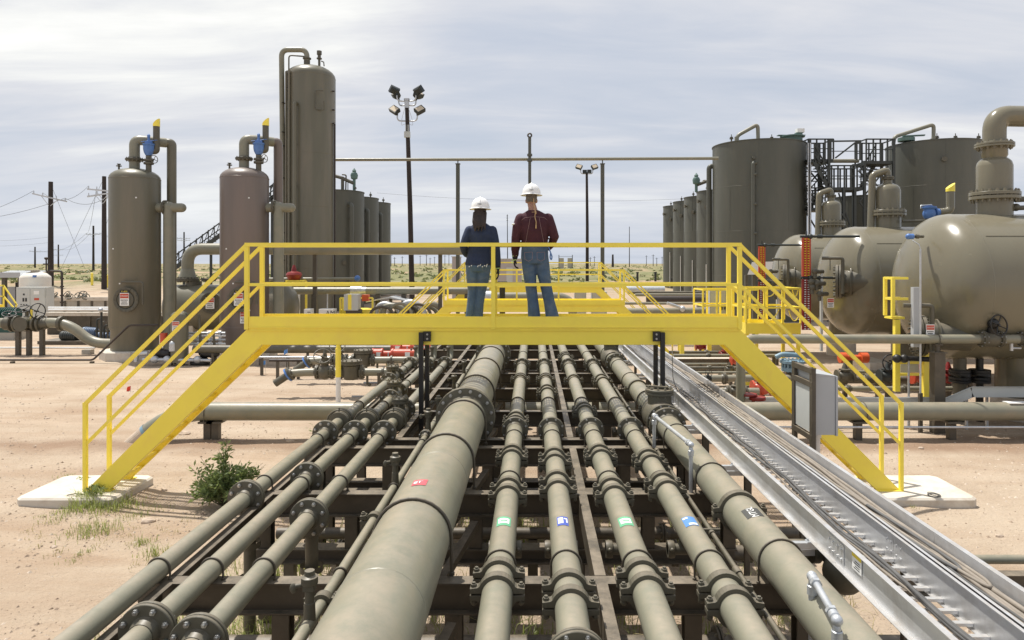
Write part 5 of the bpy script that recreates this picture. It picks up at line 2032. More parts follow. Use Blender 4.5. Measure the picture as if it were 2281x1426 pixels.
GR = 'row of storage tanks running away behind the big tank'
for i, (Y, py) in enumerate(((47.2, 427), (51.2, 440), (55.2, 450), (59.4, 460))):
    X = 13.2
    ztp = zw(py, Y)
    t, c, z0 = tank(X, Y, 1.83, ztp, ('nearest slim tank of the row tucked behind the big tank', 'second slim tank of the row tucked behind the big tank', 'third slim tank of the row tucked behind the big tank', 'farthest slim tank of the row tucked behind the big tank')[i], GR, -1)
    roof_nozzle(t, (X - 1.3, Y - .6, ztp), .7)
    side_nozzle(t, c, 1.83, -165, ztp - .7)
    side_nozzle(t, c, 1.83, -140, ztp - 1.2)
    m = MB()
    p = c + V((-1.2, -1.4, z0 + .55))
    m.cyl(p, p + V((-.12, -.5, 0)), .09)
    wheel_mb(m, p + V((-.14, -.55, .05)), (-.2, -1, 0), .26, .03)
    m.build('outlet_valve', BLACK, t)
    m = MB()
    m.cyl(c + V((-1.5, -1.15, z0)), c + V((-1.5, -1.15, z0 + 3)), .03)
    m.build('white_gauge', WHITE, t)
Y = 46.
t = thing('roof_vent', 'bent vent pipe with green pressure valve on the nearest slim tank of the row', 'vent', (xw(1565, Y), Y, zw(427, Y)))
m = MB()
m.tube(bend([at(1553, 412, Y), at(1577, 403, Y), at(1577, 425, Y)], .1), .11, 14)
m.tube(bend([at(1565, 408, Y), at(1566, 402, Y), at(1575, 402, Y)], .1), .04, 8)
m.build('vent_pipe', TAND, t)
m = MB()
m.cyl(at(1551, 428, Y), at(1551, 405, Y), .1)
m.lathe([(.11, 0), (.22, .05), (.26, .3), (.2, .45), (.12, .5), (.14, .6), (0, .8)], at(1551, 411, Y), n=16)
m.build('pressure_valve', MATS['verdigris_paint'], t)

# two big tanks
Y = 39.9
t, c, z0 = tank(13.2, Y, 2.62, zw(326, Y), 'big dark tank with a bent roof pipe, in front of the slim tanks', 'big storage tanks')
m = MB()
dd = V((-.42, -.9, 0))
p = c + dd.normalized() * 2.62
m.tube(bend([p + V((.15, -.05, zw(366, Y - 2))), p + V((-.05, -.2, zw(366, Y - 2))), p + V((-.05, -.2, .8))], .2, 5), .1, 14)
for z in (zw(392, 38), zw(457, 38), zw(521, 38), zw(586, 38)):
    m.cyl(p + V((-.05, -.25, z)), p + V((.12, -.3, z)), .07)
m.cyl(p + V((0, 0, zw(355, 38))), p + V((0, -.2, zw(355, 38))), .08)
m.build('downcomer', TANK, t)
m = MB()
q = c + V((-2.62 * .985, .45, 0))
m.tube(bend([q + V((.2, 0, zw(368, Y))), q + V((-.2, 0, zw(368, Y))), q + V((-.2, -.02, .5))], .3, 6), .15, 16)
m.build('side_pipe', TANK, t)
zt = zw(326, Y)
m = MB()
m.tube(bend([at(1641, 326, Y), at(1641, 303, Y), at(1688, 277, Y), at(1689, 326, Y)], .25, 6), .11, 16)
m.cyl(at(1689, 318, Y), at(1689, 314, Y), .2)
m.cyl(at(1641, 326, Y), at(1641, 305, Y), .13)
m.build('roof_pipe', TAN, t)
for px in (1616, 1703):
    roof_nozzle(t, V((xw(px, Y), Y - 1.2, zt + .05)), .75)
m = MB()
q = V((xw(1752, Y), Y - .9, zt + .1))
m.cyl(q, q + V((0, 0, .25)), .55, n=24)
m.cyl(q + V((0, 0, .25)), q + V((0, 0, .32)), .68, n=24)
m.bar(q + V((-.85, 0, .36)), q + V((.7, 0, .36)), .3, .04)
m.box(q + V((.15, -.2, .34)), q + V((.5, .1, .5)))
m.build('hatch', MATS['verdigris_paint'], t)
MB().box(q + V((.2, -.25, .5)), q + V((.6, .1, .72))).build('level_box', WHITE, t)
Y = 40.4
t, c, z0 = tank(xw(2081, Y), Y, 2.58, zw(325, Y), 'big dark tank behind the nearest horizontal vessel, joined to the stair tower', 'big storage tanks')
zt = zw(325, Y)
m = MB()
m.tube(bend([at(1990, 322, Y), at(1992, 305, Y), at(2080, 277, Y), at(2079, 326, Y)], .25, 6), .11, 16)
m.cyl(at(2079, 317, Y), at(2079, 313, Y), .2)
m.cyl(at(2079, 312, Y), at(2079, 309, Y), .17)
m.build('roof_pipe', TAN, t)
for px in (2058, 2098, 2148):
    roof_nozzle(t, V((xw(px, Y), Y - 1.3, zt + .05)), .8)
m = MB()
m.cyl(c + V((2.2, -1.35, zw(353, Y))), c + V((2.2, -1.9, zw(353, Y))), .12)
m.cyl(at(2160, 353, Y - 1.5), at(2200, 354, Y - 1.5), .13, n=14)
m.build('side_pipe', TAN, t)
side_nozzle(t, c, 2.58, -110, zw(355, 38))
m = MB()
q = V((xw(2000, Y), Y - .9, zt + .1))
m.cyl(q, q + V((0, 0, .2)), .45, n=20)
m.bar(q + V((-.2, 0, .3)), q + V((.9, -.3, .3)), .25, .06)
m.build('hatch', MATS['verdigris_paint'], t)
Y = 44.
t, c, z0 = tank(xw(1925, Y), Y, 1.9, zw(440, Y), 'dark brown tank in the shade behind the stair tower', 'big storage tanks')

# stair tower between the big tanks
Y = 38.4
t = thing('stair_tower', 'black lattice stair tower with platforms between the two big tanks', 'stair tower', (xw(1885, Y), Y, 0))
b0, b1 = Y - .6, Y + .7


def plat(pa, pb, py, hr, nm='platform'):
    z = zw(py, Y)
    m = MB()
    m.box((xw(pa, Y), b0, z - .16), (xw(pb, Y), b1, z))
    m.build(nm, GSTR, t)
    m = MB()
    for y in (b0, b1):
        m.bar((xw(pa, Y), y, z + hr), (xw(pb, Y), y, z + hr), .07, .07)
        m.bar((xw(pa, Y), y, z + hr * .52), (xw(pb, Y), y, z + hr * .52), .045, .045)
        n = max(2, int((pb - pa) / 14))
        for i in range(n + 1):
            x = xw(pa + (pb - pa) * i / n, Y)
            m.bar((x, y, z), (x, y, z + hr), .07, .07)
    for px in (pa, pb):
        m.bar((xw(px, Y), b0, z + hr), (xw(px, Y), b1, z + hr), .06, .06)
    m.build('railing', GSTR, t)


plat(1791, 1846, 358, 1.1)
plat(1918, 1980, 362, 1.2)
plat(1842, 1912, 420, 1.2)
plat(1793, 1836, 465, 1.1)
m = MB()
z = zw(357, Y)
m.cyl((xw(1846, Y), Y + .3, z), (xw(1918, Y), Y + .3, z), .11, n=14)
m.build('cross_pipe', TAN, t)
for y in (b0, b1):
    m = MB()
    m.bar(at(1846, 315, y), at(1918, 314, y), .08, .08)
    m.bar(at(1846, 337, y), at(1918, 337, y), .04, .04)
    for px in (1850, 1908, 1916):
        m.bar(at(px, 315, y), at(px, 357, y), .09, .09)
    if y == b0:
        m.bar(at(1861, 352, b0), at(1905, 318, b0), .08, .08)
    m.build('truss', GSTR, t)


def flight(pa, ya, pb, yb, y, nm='stair_flight'):
    m = MB()
    for dy in (-.35, .35):
        m.bar(at(pa, ya, y + dy), at(pb, yb, y + dy), .05, .2)
        m.bar(at(pa, ya - 40, y + dy), at(pb, yb - 40, y + dy), .06, .06)
        m.bar(at(pa, ya - 20, y + dy), at(pb, yb - 20, y + dy), .04, .04)
        for f in (.05, .35, .65, .95):
            p = at(pa + (pb - pa) * f, ya + (yb - ya) * f, y + dy)
            m.bar(p, p + V((0, 0, 1.0)), .05, .05)
    n = 9
    for i in range(n):
        f = (i + .5) / n
        p = at(pa + (pb - pa) * f, ya + (yb - ya) * f, y)
        m.box(p + V((-.13, -.34, -.02)), p + V((.13, .34, .02)))
    m.build(nm, GSTR, t)


flight(1812, 358, 1846, 420, b0 - .4)
flight(1916, 420, 1952, 362, b1 + .4)
flight(1842, 420, 1800, 465, b1 + .4)
flight(1836, 465, 1885, 530, b0 - .4)
flight(1885, 530, 1840, 600, b1 + .4)
for px in (1794, 1836, 1868, 1893, 1914, 1978):
    for y in (b0, b1):
        top = 315 if px in (1794, 1836, 1978) else (420 if px in (1868, 1893) else 362)
        m = MB()
        m.bar((xw(px, Y), y, 0), (xw(px, Y), y, zw(top, Y)), .13, .13)
        m.build('column', GSTR, t)
m = MB()
for y in (b0, b1):
    for (pa, ya, pb, yb) in ((1794, 370, 1836, 420), (1836, 370, 1794, 420), (1794, 420, 1836, 460), (1836, 420, 1794, 460), (1868, 430, 1893, 500), (1893, 500, 1868, 570), (1914, 370, 1978, 440), (1978, 370, 1914, 450), (1914, 450, 1978, 520), (1846, 440, 1868, 470), (1912, 380, 1940, 410), (1836, 480, 1868, 520), (1794, 470, 1836, 540)):
        m.bar(at(pa, ya, y), at(pb, yb, y), .07, .07)
    for py in (382, 393, 404, 432, 443, 452):
        m.bar(at(1794, py, y), at(1838, py, y), .05, .05)
    for py in (378, 395, 412, 440):
        m.bar(at(1914, py, y), at(1965, py, y), .05, .05)
m.build('brace', GSTR, t)
m = MB()
for px in (1786, 1791):
    m.cyl((xw(px, Y), b0 - .3, 0), (xw(px, Y), b0 - .3, zw(325, Y)), .035, n=8)
m.build('conduit', GALV, t)

# lattice stair in the haze behind the scrubber towers
Y = 42.
t = thing('stair_tower', 'dark lattice stair climbing between the two scrubber towers', 'stair tower', (xw(500, Y), Y, 0))
m = MB()
for dy in (-.4, .4):
    m.bar(at(372, 610, Y + dy), at(628, 425, Y + dy), .06, .25)
    m.bar(at(372, 582, Y + dy), at(612, 408, Y + dy), .06, .06)
    m.bar(at(372, 596, Y + dy), at(620, 416, Y + dy), .05, .05)
    for i in range(20):
        f = i / 19
        p = at(372 + 250 * f, 610 - 181 * f, Y + dy)
        m.bar(p, p + V((0, 0, .85)), .05, .05)
        q = at(372 + 250 * min(1, f + .05), 610 - 181 * min(1, f + .05), Y + dy)
        m.bar(p, q + V((0, 0, .8)), .03, .03)
m.build('stair_flight', GSTR, t)
m = MB()
for i in range(22):
    f = (i + .5) / 22
    p = at(372 + 256 * f, 610 - 185 * f, Y)
    m.box(p + V((-.14, -.4, -.02)), p + V((.14, .4, .02)))
m.build('treads', GSTR, t)
m = MB()
for dy in (-.5, .5):
    m.bar(at(598, 416, Y + dy), at(640, 416, Y + dy), .07, .07)
    m.bar(at(598, 448, Y + dy), at(640, 448, Y + dy), .07, .1)
    for px in (598, 603, 612, 622, 628, 640):
        m.bar(at(px, 416, Y + dy), at(px, 448, Y + dy), .06, .06)
    m.bar(at(600, 446, Y + dy), at(628, 418, Y + dy), .05, .05)
m.build('landing', GSTR, t)
for px, py in ((410, 585), (470, 540), (540, 490), (606, 448), (634, 448)):
    MB().bar(V((xw(px, Y), Y, terrain(0, Y) - .2)), at(px, py, Y), .12, .12).build('column', GSTR, t)

# ------------------------------------------------------------------ overhead pipe and its posts
Y = 37.6
t = pipe_thing('thin overhead pipe spanning the sky from the tall tower to the big tank', [at(744, 356, Y), at(1180, 355, Y), at(1600, 353, Y)], .085, n=14)
for px in (1020, 1342):
    m = MB()
    m.box((xw(px, Y) - .1, Y - .1, -.1), (xw(px, Y) + .1, Y + .1, zw(366, Y)))
    m.box((xw(px, Y) - .13, Y - .13, zw(366, Y) + .001), (xw(px, Y) + .13, Y + .13, zw(364.5, Y)))
    m.cyl(at(px, 366, Y), at(px, 357, Y), .03)
    tag(m.build('pipe_post', TANK, org=(xw(px, Y), Y, 0)), 'square post under the overhead pipe, %s' % ('behind the woman in navy' if px < 1100 else 'beside the far floodlight pole'), 'post', 'posts under the overhead pipe')
t = thing('vent_mast', 'slim mast with a ring at its tip, rising above the man in maroon', 'mast', (xw(1180, Y), Y - .3, 0))
m = MB()
m.cyl((xw(1180, Y), Y - .3, 0), (xw(1180, Y), Y - .3, zw(309, Y)), .085, n=14)
for py in (350, 362):
    m.cyl((xw(1180, Y), Y - .3, zw(py, Y)), (xw(1180, Y), Y - .3, zw(py - 5, Y)), .14, n=14)
m.build('mast_pole', TANK, t)
m = MB()
m.ring((xw(1180, Y), Y - .3, zw(304, Y)), (0, 1, 0), .1, .045, 18, 8)
m.build('ring', STEEL, t)


# ------------------------------------------------------------------ floodlight poles
def floodlight(px0, py0, px1, Y, label, n_arm=2, k=1.):
    base = V((xw(px1, Y), Y, terrain(xw(px1, Y), Y)))
    top = at(px0, py0, Y)
    t = thing('floodlight_pole', label, 'light pole', base, 'floodlight poles')
    m = MB()
    midp = base.lerp(top, .5) + V((.03, 0, 0))
    m.tube([base - V((0, 0, .1)), midp, top], [.165, .145, .115], 12)
    m.build('pole', WOODP, t)
    ax = (top - base).normalized()
    specs = ((.05, -.12, 150, 18), (.28, .15, 60, -6), (1.2, 0., 25, 30)) if n_arm == 2 else ((.15, 0, 20, 25),)
    for i, (dz, dy, azd, roll) in enumerate(specs):
        p = top - ax * dz
        for sg in (-1, 1):
            w = (.66, .60, .70)[i] * k
            m = MB()
            e = p + V((sg * w, dy, .56 * k))
            m.tube(bend([p, p + V((sg * w * .98, dy, 0)), e], .4, 6), .042, 8)
            m.build('arm', GALV, t)
            m = MB()
            m.cyl(e - V((0, 0, .16)), e + V((0, 0, .08)), .06)
            rot = Matrix.Rotation(R(-sg * (35 if i else 20)), 3, 'Y') @ Matrix.Rotation(R(azd) * sg, 3, 'Z') @ Matrix.Rotation(R(-25), 3, 'X')
            hw, hd, hh = .33 * k, .20 * k, .25 * k
            ctr = e + V((sg * .16 * k, 0, .14 * k))
            P = []
            for (yy, q) in ((-hd, 1.0), (hd * .4, .95), (hd, .6)):
                for (u, v) in ((-1, -1), (1, -1), (1, 1), (-1, 1)):
                    P.append(ctr + rot @ V((u * hw * q, yy, v * hh * q)))
            m.add(P, [(3, 2, 1, 0), (8, 9, 10, 11)] + [(a * 4 + j, a * 4 + (j + 1) % 4, a * 4 + 4 + (j + 1) % 4, a * 4 + 4 + j) for a in (0, 1) for j in range(4)])
            lm = m.build('lamp', LAMPK, t)
            m = MB()
            m.add([ctr + rot @ V((u * hw * .8, -hd - .006, v * hh * .78)) for (u, v) in ((-1, -1), (1, -1), (1, 1), (-1, 1))], [(3, 2, 1, 0)])
            m.build('lens', LENS, lm)
    return t, top, ax


t, top, ax = floodlight(906, 224, 919, 40., 'near leaning floodlight pole with six lamps against the sky', 2, .85)
m = MB()
p = top - ax * 1.95
m.box(top - ax * 1.85 + V((-.17, -.2, -.34)), top - ax * 1.85 + V((.17, .0, 0)))
for dx in (-.07, .07):
    m.box(top - ax * 1.45 + V((dx - .025, -.16, -.39)), top - ax * 1.45 + V((dx + .025, -.13, .0)))
m.build('junction_box', LCAB, t)
m = MB()
for sg in (-1, 1):
    m.tube(bend([top - ax * .5 + V((sg * .12, -.1, 0)), top - ax * 1.1 + V((sg * .3, -.1, 0)), top - ax * 1.5 + V((sg * .35, -.1, 0)), top - ax * 1.4 + V((sg * .12, -.1, 0))], .2, 5), .012, 5)
m.build('loose_wire', GALV, t)
m = MB()
m.cyl(top - ax * .02, top + ax * .1, .17)
m.cyl(top - ax * .45, top - ax * .02, .14)
m.build('pole_cap', GALV, t)
t, top, ax = floodlight(1307, 384, 1308, 66., 'far floodlight pole with a small lamp cluster', 1, .9)
for dx, dz in ((-.2, .1), (.25, .12)):
    MB().box(top + V((dx - .2, -.2, dz - .2)), top + V((dx + .2, .1, dz + .12))).build('lamp', LAMPK, t)

# ------------------------------------------------------------------ utility poles and lines
PT = {}


def upole(px, ptop, Y, label, arms, rr=.15, armw=2.6, tilt=0.):
    X = xw(px, Y)
    z0 = terrain(X, Y)
    zt = zw(ptop, Y)
    t = thing('utility_pole', label, 'utility pole', (X, Y, z0), 'wooden utility poles')
    MB().tube([(X + tilt, Y, z0 - .3), (X, Y, zt)], [rr * 1.25, rr * .9], 10).build('pole', WOODP, t)
    pts = []
    for z, sl in arms:
        m = MB()
        a, b_ = V((X - armw / 2, Y - .15, zt - z + sl)), V((X + armw / 2, Y - .15, zt - z - sl))
        m.bar(a, b_, .12, .12)
        for f in (.04, .3, .7, .96):
            q = a.lerp(b_, f)
            m.cyl(q, q + V((0, 0, .28)), .05, .03, n=8)
            pts.append(q + V((0, 0, .28)))
        m.bar(a.lerp(b_, .25), V((X, Y - .15, zt - z - .8)), .04, .04)
        m.bar(a.lerp(b_, .75), V((X, Y - .15, zt - z - .8)), .04, .04)
        m.build('crossarm', GALV, t)
    PT[px] = pts
    return t


upole(113, 405, 60, 'thick utility pole with a sagging crossarm nearest the picture edge', [(1.4, .35)], .19, 3.0)
upole(232, 393, 57, 'thick utility pole with crossed arms beside the first scrubber tower', [(1.2, .12), (1.5, -.2)], .17, 2.6)
upole(208, 503, 150, 'thin utility pole with one crossarm between the two thick ones', [(1.9, 0)], .2, 3)
upole(78, 550, 300, 'distant thin utility pole low on the horizon by the thick pole', [(2, 0)], .3, 5)
upole(130, 545, 270, 'distant utility pole with two crossarms just beyond the thick pole', [(2.1, 0), (4.2, 0)], .25, 4)
upole(410, 517, 210, 'thin utility pole seen between the two scrubber towers', [(2, 0), (2.6, 0)], .22, 4)
for i, px in enumerate((871, 879, 896, 936, 950, 958, 968, 979, 991, 1000, 1315, 1324, 1440, 1455, 1463, 1475)):
    Y = 480 + (i * 53) % 160
    X = xw(px, Y)
    z0 = terrain(X, Y)
    m = MB()
    ht = zw(566 + (i * 7) % 9, Y)
    m.tube([(X, Y, z0 - .5), (X, Y, ht)], [.28, .2], 6)
    m.bar((X - 1.2, Y, ht - 1), (X + 1.2, Y, ht - 1), .2, .2)
    tag(m.build('utility_pole', WOODP, org=(X, Y, z0)), 'tiny distant utility pole standing on the horizon', 'utility pole', 'utility poles along the horizon')
for px, py, Y, r_, lab in ((1402, 505, 330, .14, 'lone thin mast on the horizon by the slim tanks'), (1365, 567, 330, .4, 'short dark stub pole on the horizon past the far floodlight')):
    X = xw(px, Y)
    m = MB()
    m.tube([(X, Y, terrain(X, Y) - .5), (X, Y, zw(py, Y))], [r_ * 1.6, r_], 6)
    tag(m.build('mast', WOODP, org=(X, Y, 0)), lab, 'mast')
Y = 62.
t = thing('antenna_mast', 'hair-thin antenna mast between the two people', 'antenna', (xw(1130, Y), Y, terrain(0, Y)))
m = MB()
m.tube([(xw(1131, Y), Y, terrain(0, Y)), (xw(1130, Y), Y, zw(478, Y))], [.05, .03], 6)
m.build('mast_pole', GSTR, t)
m = MB()
for py in (481, 486, 491):
    m.bar(at(1128, py, Y), at(1132, py, Y), .03, .03)
m.build('whip', GSTR, t)


def wire(a, b_, sag, lab, r_=.012, n=14):
    a, b_ = V(a), V(b_)
    pts = [a.lerp(b_, i / n) - V((0, 0, sag * 4 * (i / n) * (1 - i / n))) for i in range(n + 1)]
    m = MB()
    m.tube(pts, r_, 4, False)
    tag(m.build('power_line', GSTR, org=a), lab, 'power line', 'overhead power lines')


for k in range(2):
    wire(PT[113][k * 3], at(-120, 489 + 4 * k, 62), .5, 'power line running off the picture edge from the thick pole', .015)
    wire(PT[113][1 + k * 2], PT[232][k * 3], .9, 'power line slung between the two thick utility poles', .015)
    wire(PT[232][1 + k * 2], PT[208][k * 3], 1.2, 'power line dropping from the thick pole to the thin pole behind', .015)
    wire(PT[208][k], PT[130][k * 3], 1.5, 'power line slung between thin distant poles', .03)
    wire(PT[78][k * 3], PT[130][k], .8, 'power line slung between thin distant poles', .04)
    wire(PT[208][2 + k], PT[410][k], 2.0, 'power line passing behind the first scrubber tower', .03)
    wire(at(-200, 520 + 12 * k, 180), at(120, 527 + 12 * k, 180), 1.5, 'faint power line low over the horizon', .02)
wire(at(840, 430, 260), at(1700, 432, 260), 3, 'faint power line crossing the sky behind the people', .035)
wire(at(232, 396, 57), at(133, 605, 70), 0, 'slanting guy wire of the thick utility pole', .012)
wire(at(113, 410, 60), at(190, 600, 70), 0, 'slanting guy wire of the thick pole nearest the picture edge', .012)
# ------------------------------------------------------------------ three horizontal vessels
def vessel(Y, px_head, label, nx_px, thin=False):
    X0 = xw(px_head, Y)
    r, zc, L = 1.5, 2.73, 9.0
    t = thing('horizontal_vessel', label, 'vessel', (X0 + L / 2, Y, 0), 'horizontal separator vessels')
    prof = [(q, -h) for q, h in head(r, .8, 0, 1, 12)][::-1] + head(r, .8, L - 1.6, 1, 12)
    m = MB()
    m.lathe(prof, (X0 + .8, Y, zc), (1, 0, 0), 72)
    for x in (X0 + .82, X0 + 3.9, X0 + 6.4):
        m.lathe([(r, -.012), (r + .005, 0), (r, .012)], (x, Y, zc), (1, 0, 0), 72)
    for x0, x1, a in ((X0 + .9, X0 + 3.9, 42), (X0 + 3.9, X0 + 6.4, 60)):
        p = V((0, Y - r * math.cos(R(a)), zc + r * math.sin(R(a))))
        m.bar(p + V((x0, 0, 0)), p + V((x1, 0, 0)), .02, .012)
    m.build('shell', VESS, t)
    for x in (X0 + 2.3, X0 + 6.8):
        m = MB()
        m.lathe([(.48, .0), (.48, .45), (.46, .47)], (x, Y, 0), n=30)
        m.build('pedestal_base', CONC, t)
        m = MB()
        m.lathe([(.40, .45), (.40, 1.5)], (x, Y, 0), n=30)
        m.build('saddle', VESS, t)
    xn = xw(nx_px, Y)
    p = V((xn, Y, zc + r - .12))
    m = MB()
    m.cyl(p, p + V((0, 0, .42)), .335, n=36)
    zf = .42
    m.lathe([(.3, zf), (.46, zf + .004), (.465, zf + .01), (.465, zf + .07), (.3, zf + .075), (.3, zf + .085), (.465, zf + .09), (.465, zf + .15), (.46, zf + .155), (.33, zf + .16), (.33, zf + .70), (.325, zf + .72)] + [(.325 * math.cos(R(a)) if a < 70 else .12, zf + .72 + .2 * math.sin(R(a))) for a in (20, 40, 60, 75)] + [(.12, zf + 1.0)], p, n=40)
    m.m = 1
    for i in range(20):
        a = 2 * PI * (i + .5) / 20
        q = p + V((.415 * math.cos(a), .415 * math.sin(a), 0))
        m.cyl(q + V((0, 0, zf - .05)), q + V((0, 0, zf + .21)), .02, n=6)
        m.cyl(q + V((0, 0, zf + .155)), q + V((0, 0, zf + .19)), .035, n=6, smooth=False)
    m.build('gas_boot', [VESS, DBOLT], t)
    p2 = p + V((0, 0, zf + 1.0))
    if thin:
        m = MB()
        a = p2 + V((0, 0, .02))
        m.tube(bend([p2, p2 + V((0, 0, .28)), p2 + V((-.42, -.0, .14)), p2 + V((-.47, 0, -1.4))], .1, 5), .095, 16)
        m.build('outlet_pipe', VESS, t)
        inst(flange_mesh(.095, .17, .03, 8, mat=TAND, bolt=DBOLT), 'flange', t, p2 + V((0, 0, .05)), yrot((0, 0, 1)))
    else:
        m = MB()
        m.lathe([(.22, -.05), (.22, .0), (.24, .04), (.24, .3)], p2 + V((0, 0, -.12)), n=30)
        m.tube(bend([p2 + V((0, 0, .12)), p2 + V((0, 0, .75)), p2 + V((7.2, 0, .62)), V((p2.x + 7.2, Y, .2))], .42, 9), .215, 28)
        m.build('outlet_pipe', VESS, t)
        inst(flange_mesh(.21, .36, .04, 16, mat=VESS, bolt=DBOLT), 'flange', t, p2 + V((0, 0, .13)), yrot((0, 0, 1)))
    return t, X0, zc, r


V3, X3, zc, r = vessel(14.2, 2020, 'nearest huge tan horizontal vessel, cut off by the picture edge', 2215)
V2, X2, _, _ = vessel(19.0, 1836, 'middle tan horizontal vessel with a thin outlet pipe on its boot', 1977, True)
V1, X1, _, _ = vessel(24.0, 1728, 'farthest tan horizontal vessel peeping out behind the middle one', 1851, True)


def vessel_manway(t, X0, Y, zc, dx, dy, dz, ax, sc_=1.):
    p = V((X0 + dx, Y + dy, zc + dz))
    d = V(ax).normalized()
    s = V((0, 0, 1)).cross(d)
    if s.y > 0:
        s = -s
    u = V((0, 0, 1))
    m = MB()
    m.cyl(p - d * .6, p + d * .2, .30 * sc_, n=30)
    m.lathe([(.30 * sc_, -.02), (.37 * sc_, -.01), (.37 * sc_, .02), (.3 * sc_, .03)], p - d * .05, d, 30)
    m.lathe([(.25, 0), (.44 * sc_, .004), (.45 * sc_, .01), (.45 * sc_, .07), (.3, .075), (.3, .085), (.45 * sc_, .09), (.45 * sc_, .15), (.44 * sc_, .155), (0, .156)], p + d * .17, d, 36)
    for i in range(20):
        a = 2 * PI * i / 20
        q = p + d * .17 + s * (.39 * sc_ * math.cos(a)) + u * (.39 * sc_ * math.sin(a))
        m.cyl(q - d * .04, q + d * .21, .024, n=6)
    h = p + s * .47 * sc_ + d * .15
    m.tube(bend([h - u * .3, h + u * .62, h + u * .62 + d * .5], .06, 4), .045, 10)
    m.cyl(h + u * .6 + d * .3, h + u * .3 + d * .3, .012)
    m.build('manway', TAND, t)
    return p


vessel_manway(V2, X2, 19., zc, .25, -.95, .0, (-.91, .42, 0))
vessel_manway(V1, X1, 24., zc, .25, -.95, .0, (-.93, .37, 0))
p = vessel_manway(V3, X3, 14.2, zc, .12, -.75, -.95, (-.95, .25, 0), .9)
danger_sign(V3, p + V((-.36, -.5, .15)), .16, .24)
danger_sign(V2, V((xw(1851, 17.7), 17.72, zw(675, 17.7))), .17, .24)
danger_sign(V1, V((xw(1745, 22.6), 22.62, zw(680, 22.6))), .2, .26)
# lightning / sensing line on the near vessel
m = MB()
q = V((xw(2047, 13.0), 12.95, 0))
m.cyl(q, q + V((0, 0, zw(555, 13.))), .018, n=10)
m.tube([q + V((0, 0, zw(555, 13.))), q + V((-.03, .0, zw(545, 13.))), q + V((-.10, .1, zw(535, 13.)))], .01, 6)
tag(m.build('conduit', GALV, org=q), 'upright galvanized conduit standing against the head of the nearest vessel', 'conduit')
m = MB()
q = V((xw(2047, 13.0), 12.95, 0))
m.box(q + V((-.03, -.03, 0)), q + V((.03, .03, .75)))
tag(m.build('conduit_post', STEEL, org=q), 'short post at the foot of the galvanized conduit', 'post')
t = thing('transmitter', 'small blue transmitter on a stub at the shoulder of the nearest vessel', 'transmitter', at(2032, 527, 13.6))
m = MB()
m.cyl(at(2024, 527, 13.6), at(2034, 527, 13.6), .055)
m.sphere(at(2024, 527, 13.6), .06, 12, 8)
m.build('transmitter_head', BLUE, t)
m = MB()
m.cyl(at(2034, 527, 13.6), at(2056, 527, 13.8), .03)
m.cyl(at(2041, 527, 13.6), at(2046, 527, 13.6), .045)
m.build('stub', TAND, t)
for k, (px, pt_, z0, z1) in enumerate(((2043, 2043, 640, 765),)):
    Y = 13.05
    m = MB()
    m.box(at(2035, 640, Y), at(2045, 772, Y + .1))
    tag(m.build('gauge_column', CABG, org=at(2040, 770, Y)), 'flat grey gauge column against the nearest vessel by its manway', 'gauge')
# drain legs and valves under the near vessel
for px, lab in ((2138, 'fat drain leg with dark flanges under the nearest vessel'), (2182, 'dark valve stack under the nearest vessel beside its pedestal')):
    Y = 13.9
    x = xw(px, Y)
    t = thing('drain_leg', lab, 'drain', (x, Y, 0))
    m = MB()
    m.cyl((x, Y, 0), (x, Y, 1.5), .12 if px < 2150 else .07, n=18)
    m.build('leg_pipe', TAND if px < 2150 else BLACK, t)
    m = MB()
    for z in (zw(832, Y), zw(826, Y), zw(842, Y), zw(849, Y)):
        m.cyl((x, Y, z - .025), (x, Y, z + .025), .2, n=20)
    m.sphere((x + .05, Y - .1, zw(836, Y)), .1, 10, 8)
    m.build('flange_stack', BLACK, t)

# blue relief valve and vent on the middle vessel
Y = 18.6
t = thing('relief_valve', 'blue relief valve with a yellow tipped vent pipe on the middle vessel', 'valve', at(2070, 497, Y))
m = MB()
m.cyl(at(2072, 497, Y), at(2072, 484, Y), .07)
m.cyl(at(2010, 493, Y), at(2072, 492, Y), .035)
m.lathe([(.12, -.02), (.13, 0), (.13, .04), (.12, .05)], at(2072, 490, Y), n=16)
m.build('riser', TAND, t)
m = MB()
m.lathe([(.12, -.04), (.15, 0), (.17, .1), (.14, .2), (.18, .25), (.18, .29), (.10, .295), (.10, .31), (0, .315)], at(2070, 484, Y), n=18)
m.cyl(at(2070, 477, Y), at(2092, 473, Y), .1, n=16)
m.cyl(at(2082, 475, Y), at(2086, 474.5, Y), .15, n=16)
m.build('valve_body', BLUE, t)
m = MB()
m.tube([at(2051, 465, Y), at(2051, 458, Y), at(2075, 456, Y), at(2077, 463, Y)], .015, 6)
m.build('pilot_line', GALV, t)
m = MB()
e = at(2117, 427, Y)
m.tube(bend([at(2092, 473, Y), at(2117, 471, Y), e], .2, 6), .105, 18)
m.build('vent_pipe', VESS, t)
m = MB()
n = 16
ring0 = [e + V((math.cos(2 * PI * i / n) * .113, math.sin(2 * PI * i / n) * .113, 0)) for i in range(n)]
ring1 = [q + V((0, 0, .08 + (q.x - e.x + .1) * .75)) for q in ring0]
m.add(ring0 + ring1, [(i, (i + 1) % n, (i + 1) % n + n, i + n) for i in range(n)], True)
m.add(ring1, [tuple(range(n))])
m.build('vent_tip', YEL, t)
m = MB()
p = at(2281, 462, 14.0)
m.cyl(at(2262, 445, 14.2), at(2330, 440, 14.2), .06)
m.sphere(at(2263, 462, 14.), .08, 10, 8)
m.cyl(at(2255, 464, 14.), at(2300, 462, 14.), .05)
tag(m.build('top_valve', TAND, org=p), 'small dark valve on top of the nearest vessel at the picture edge', 'valve')


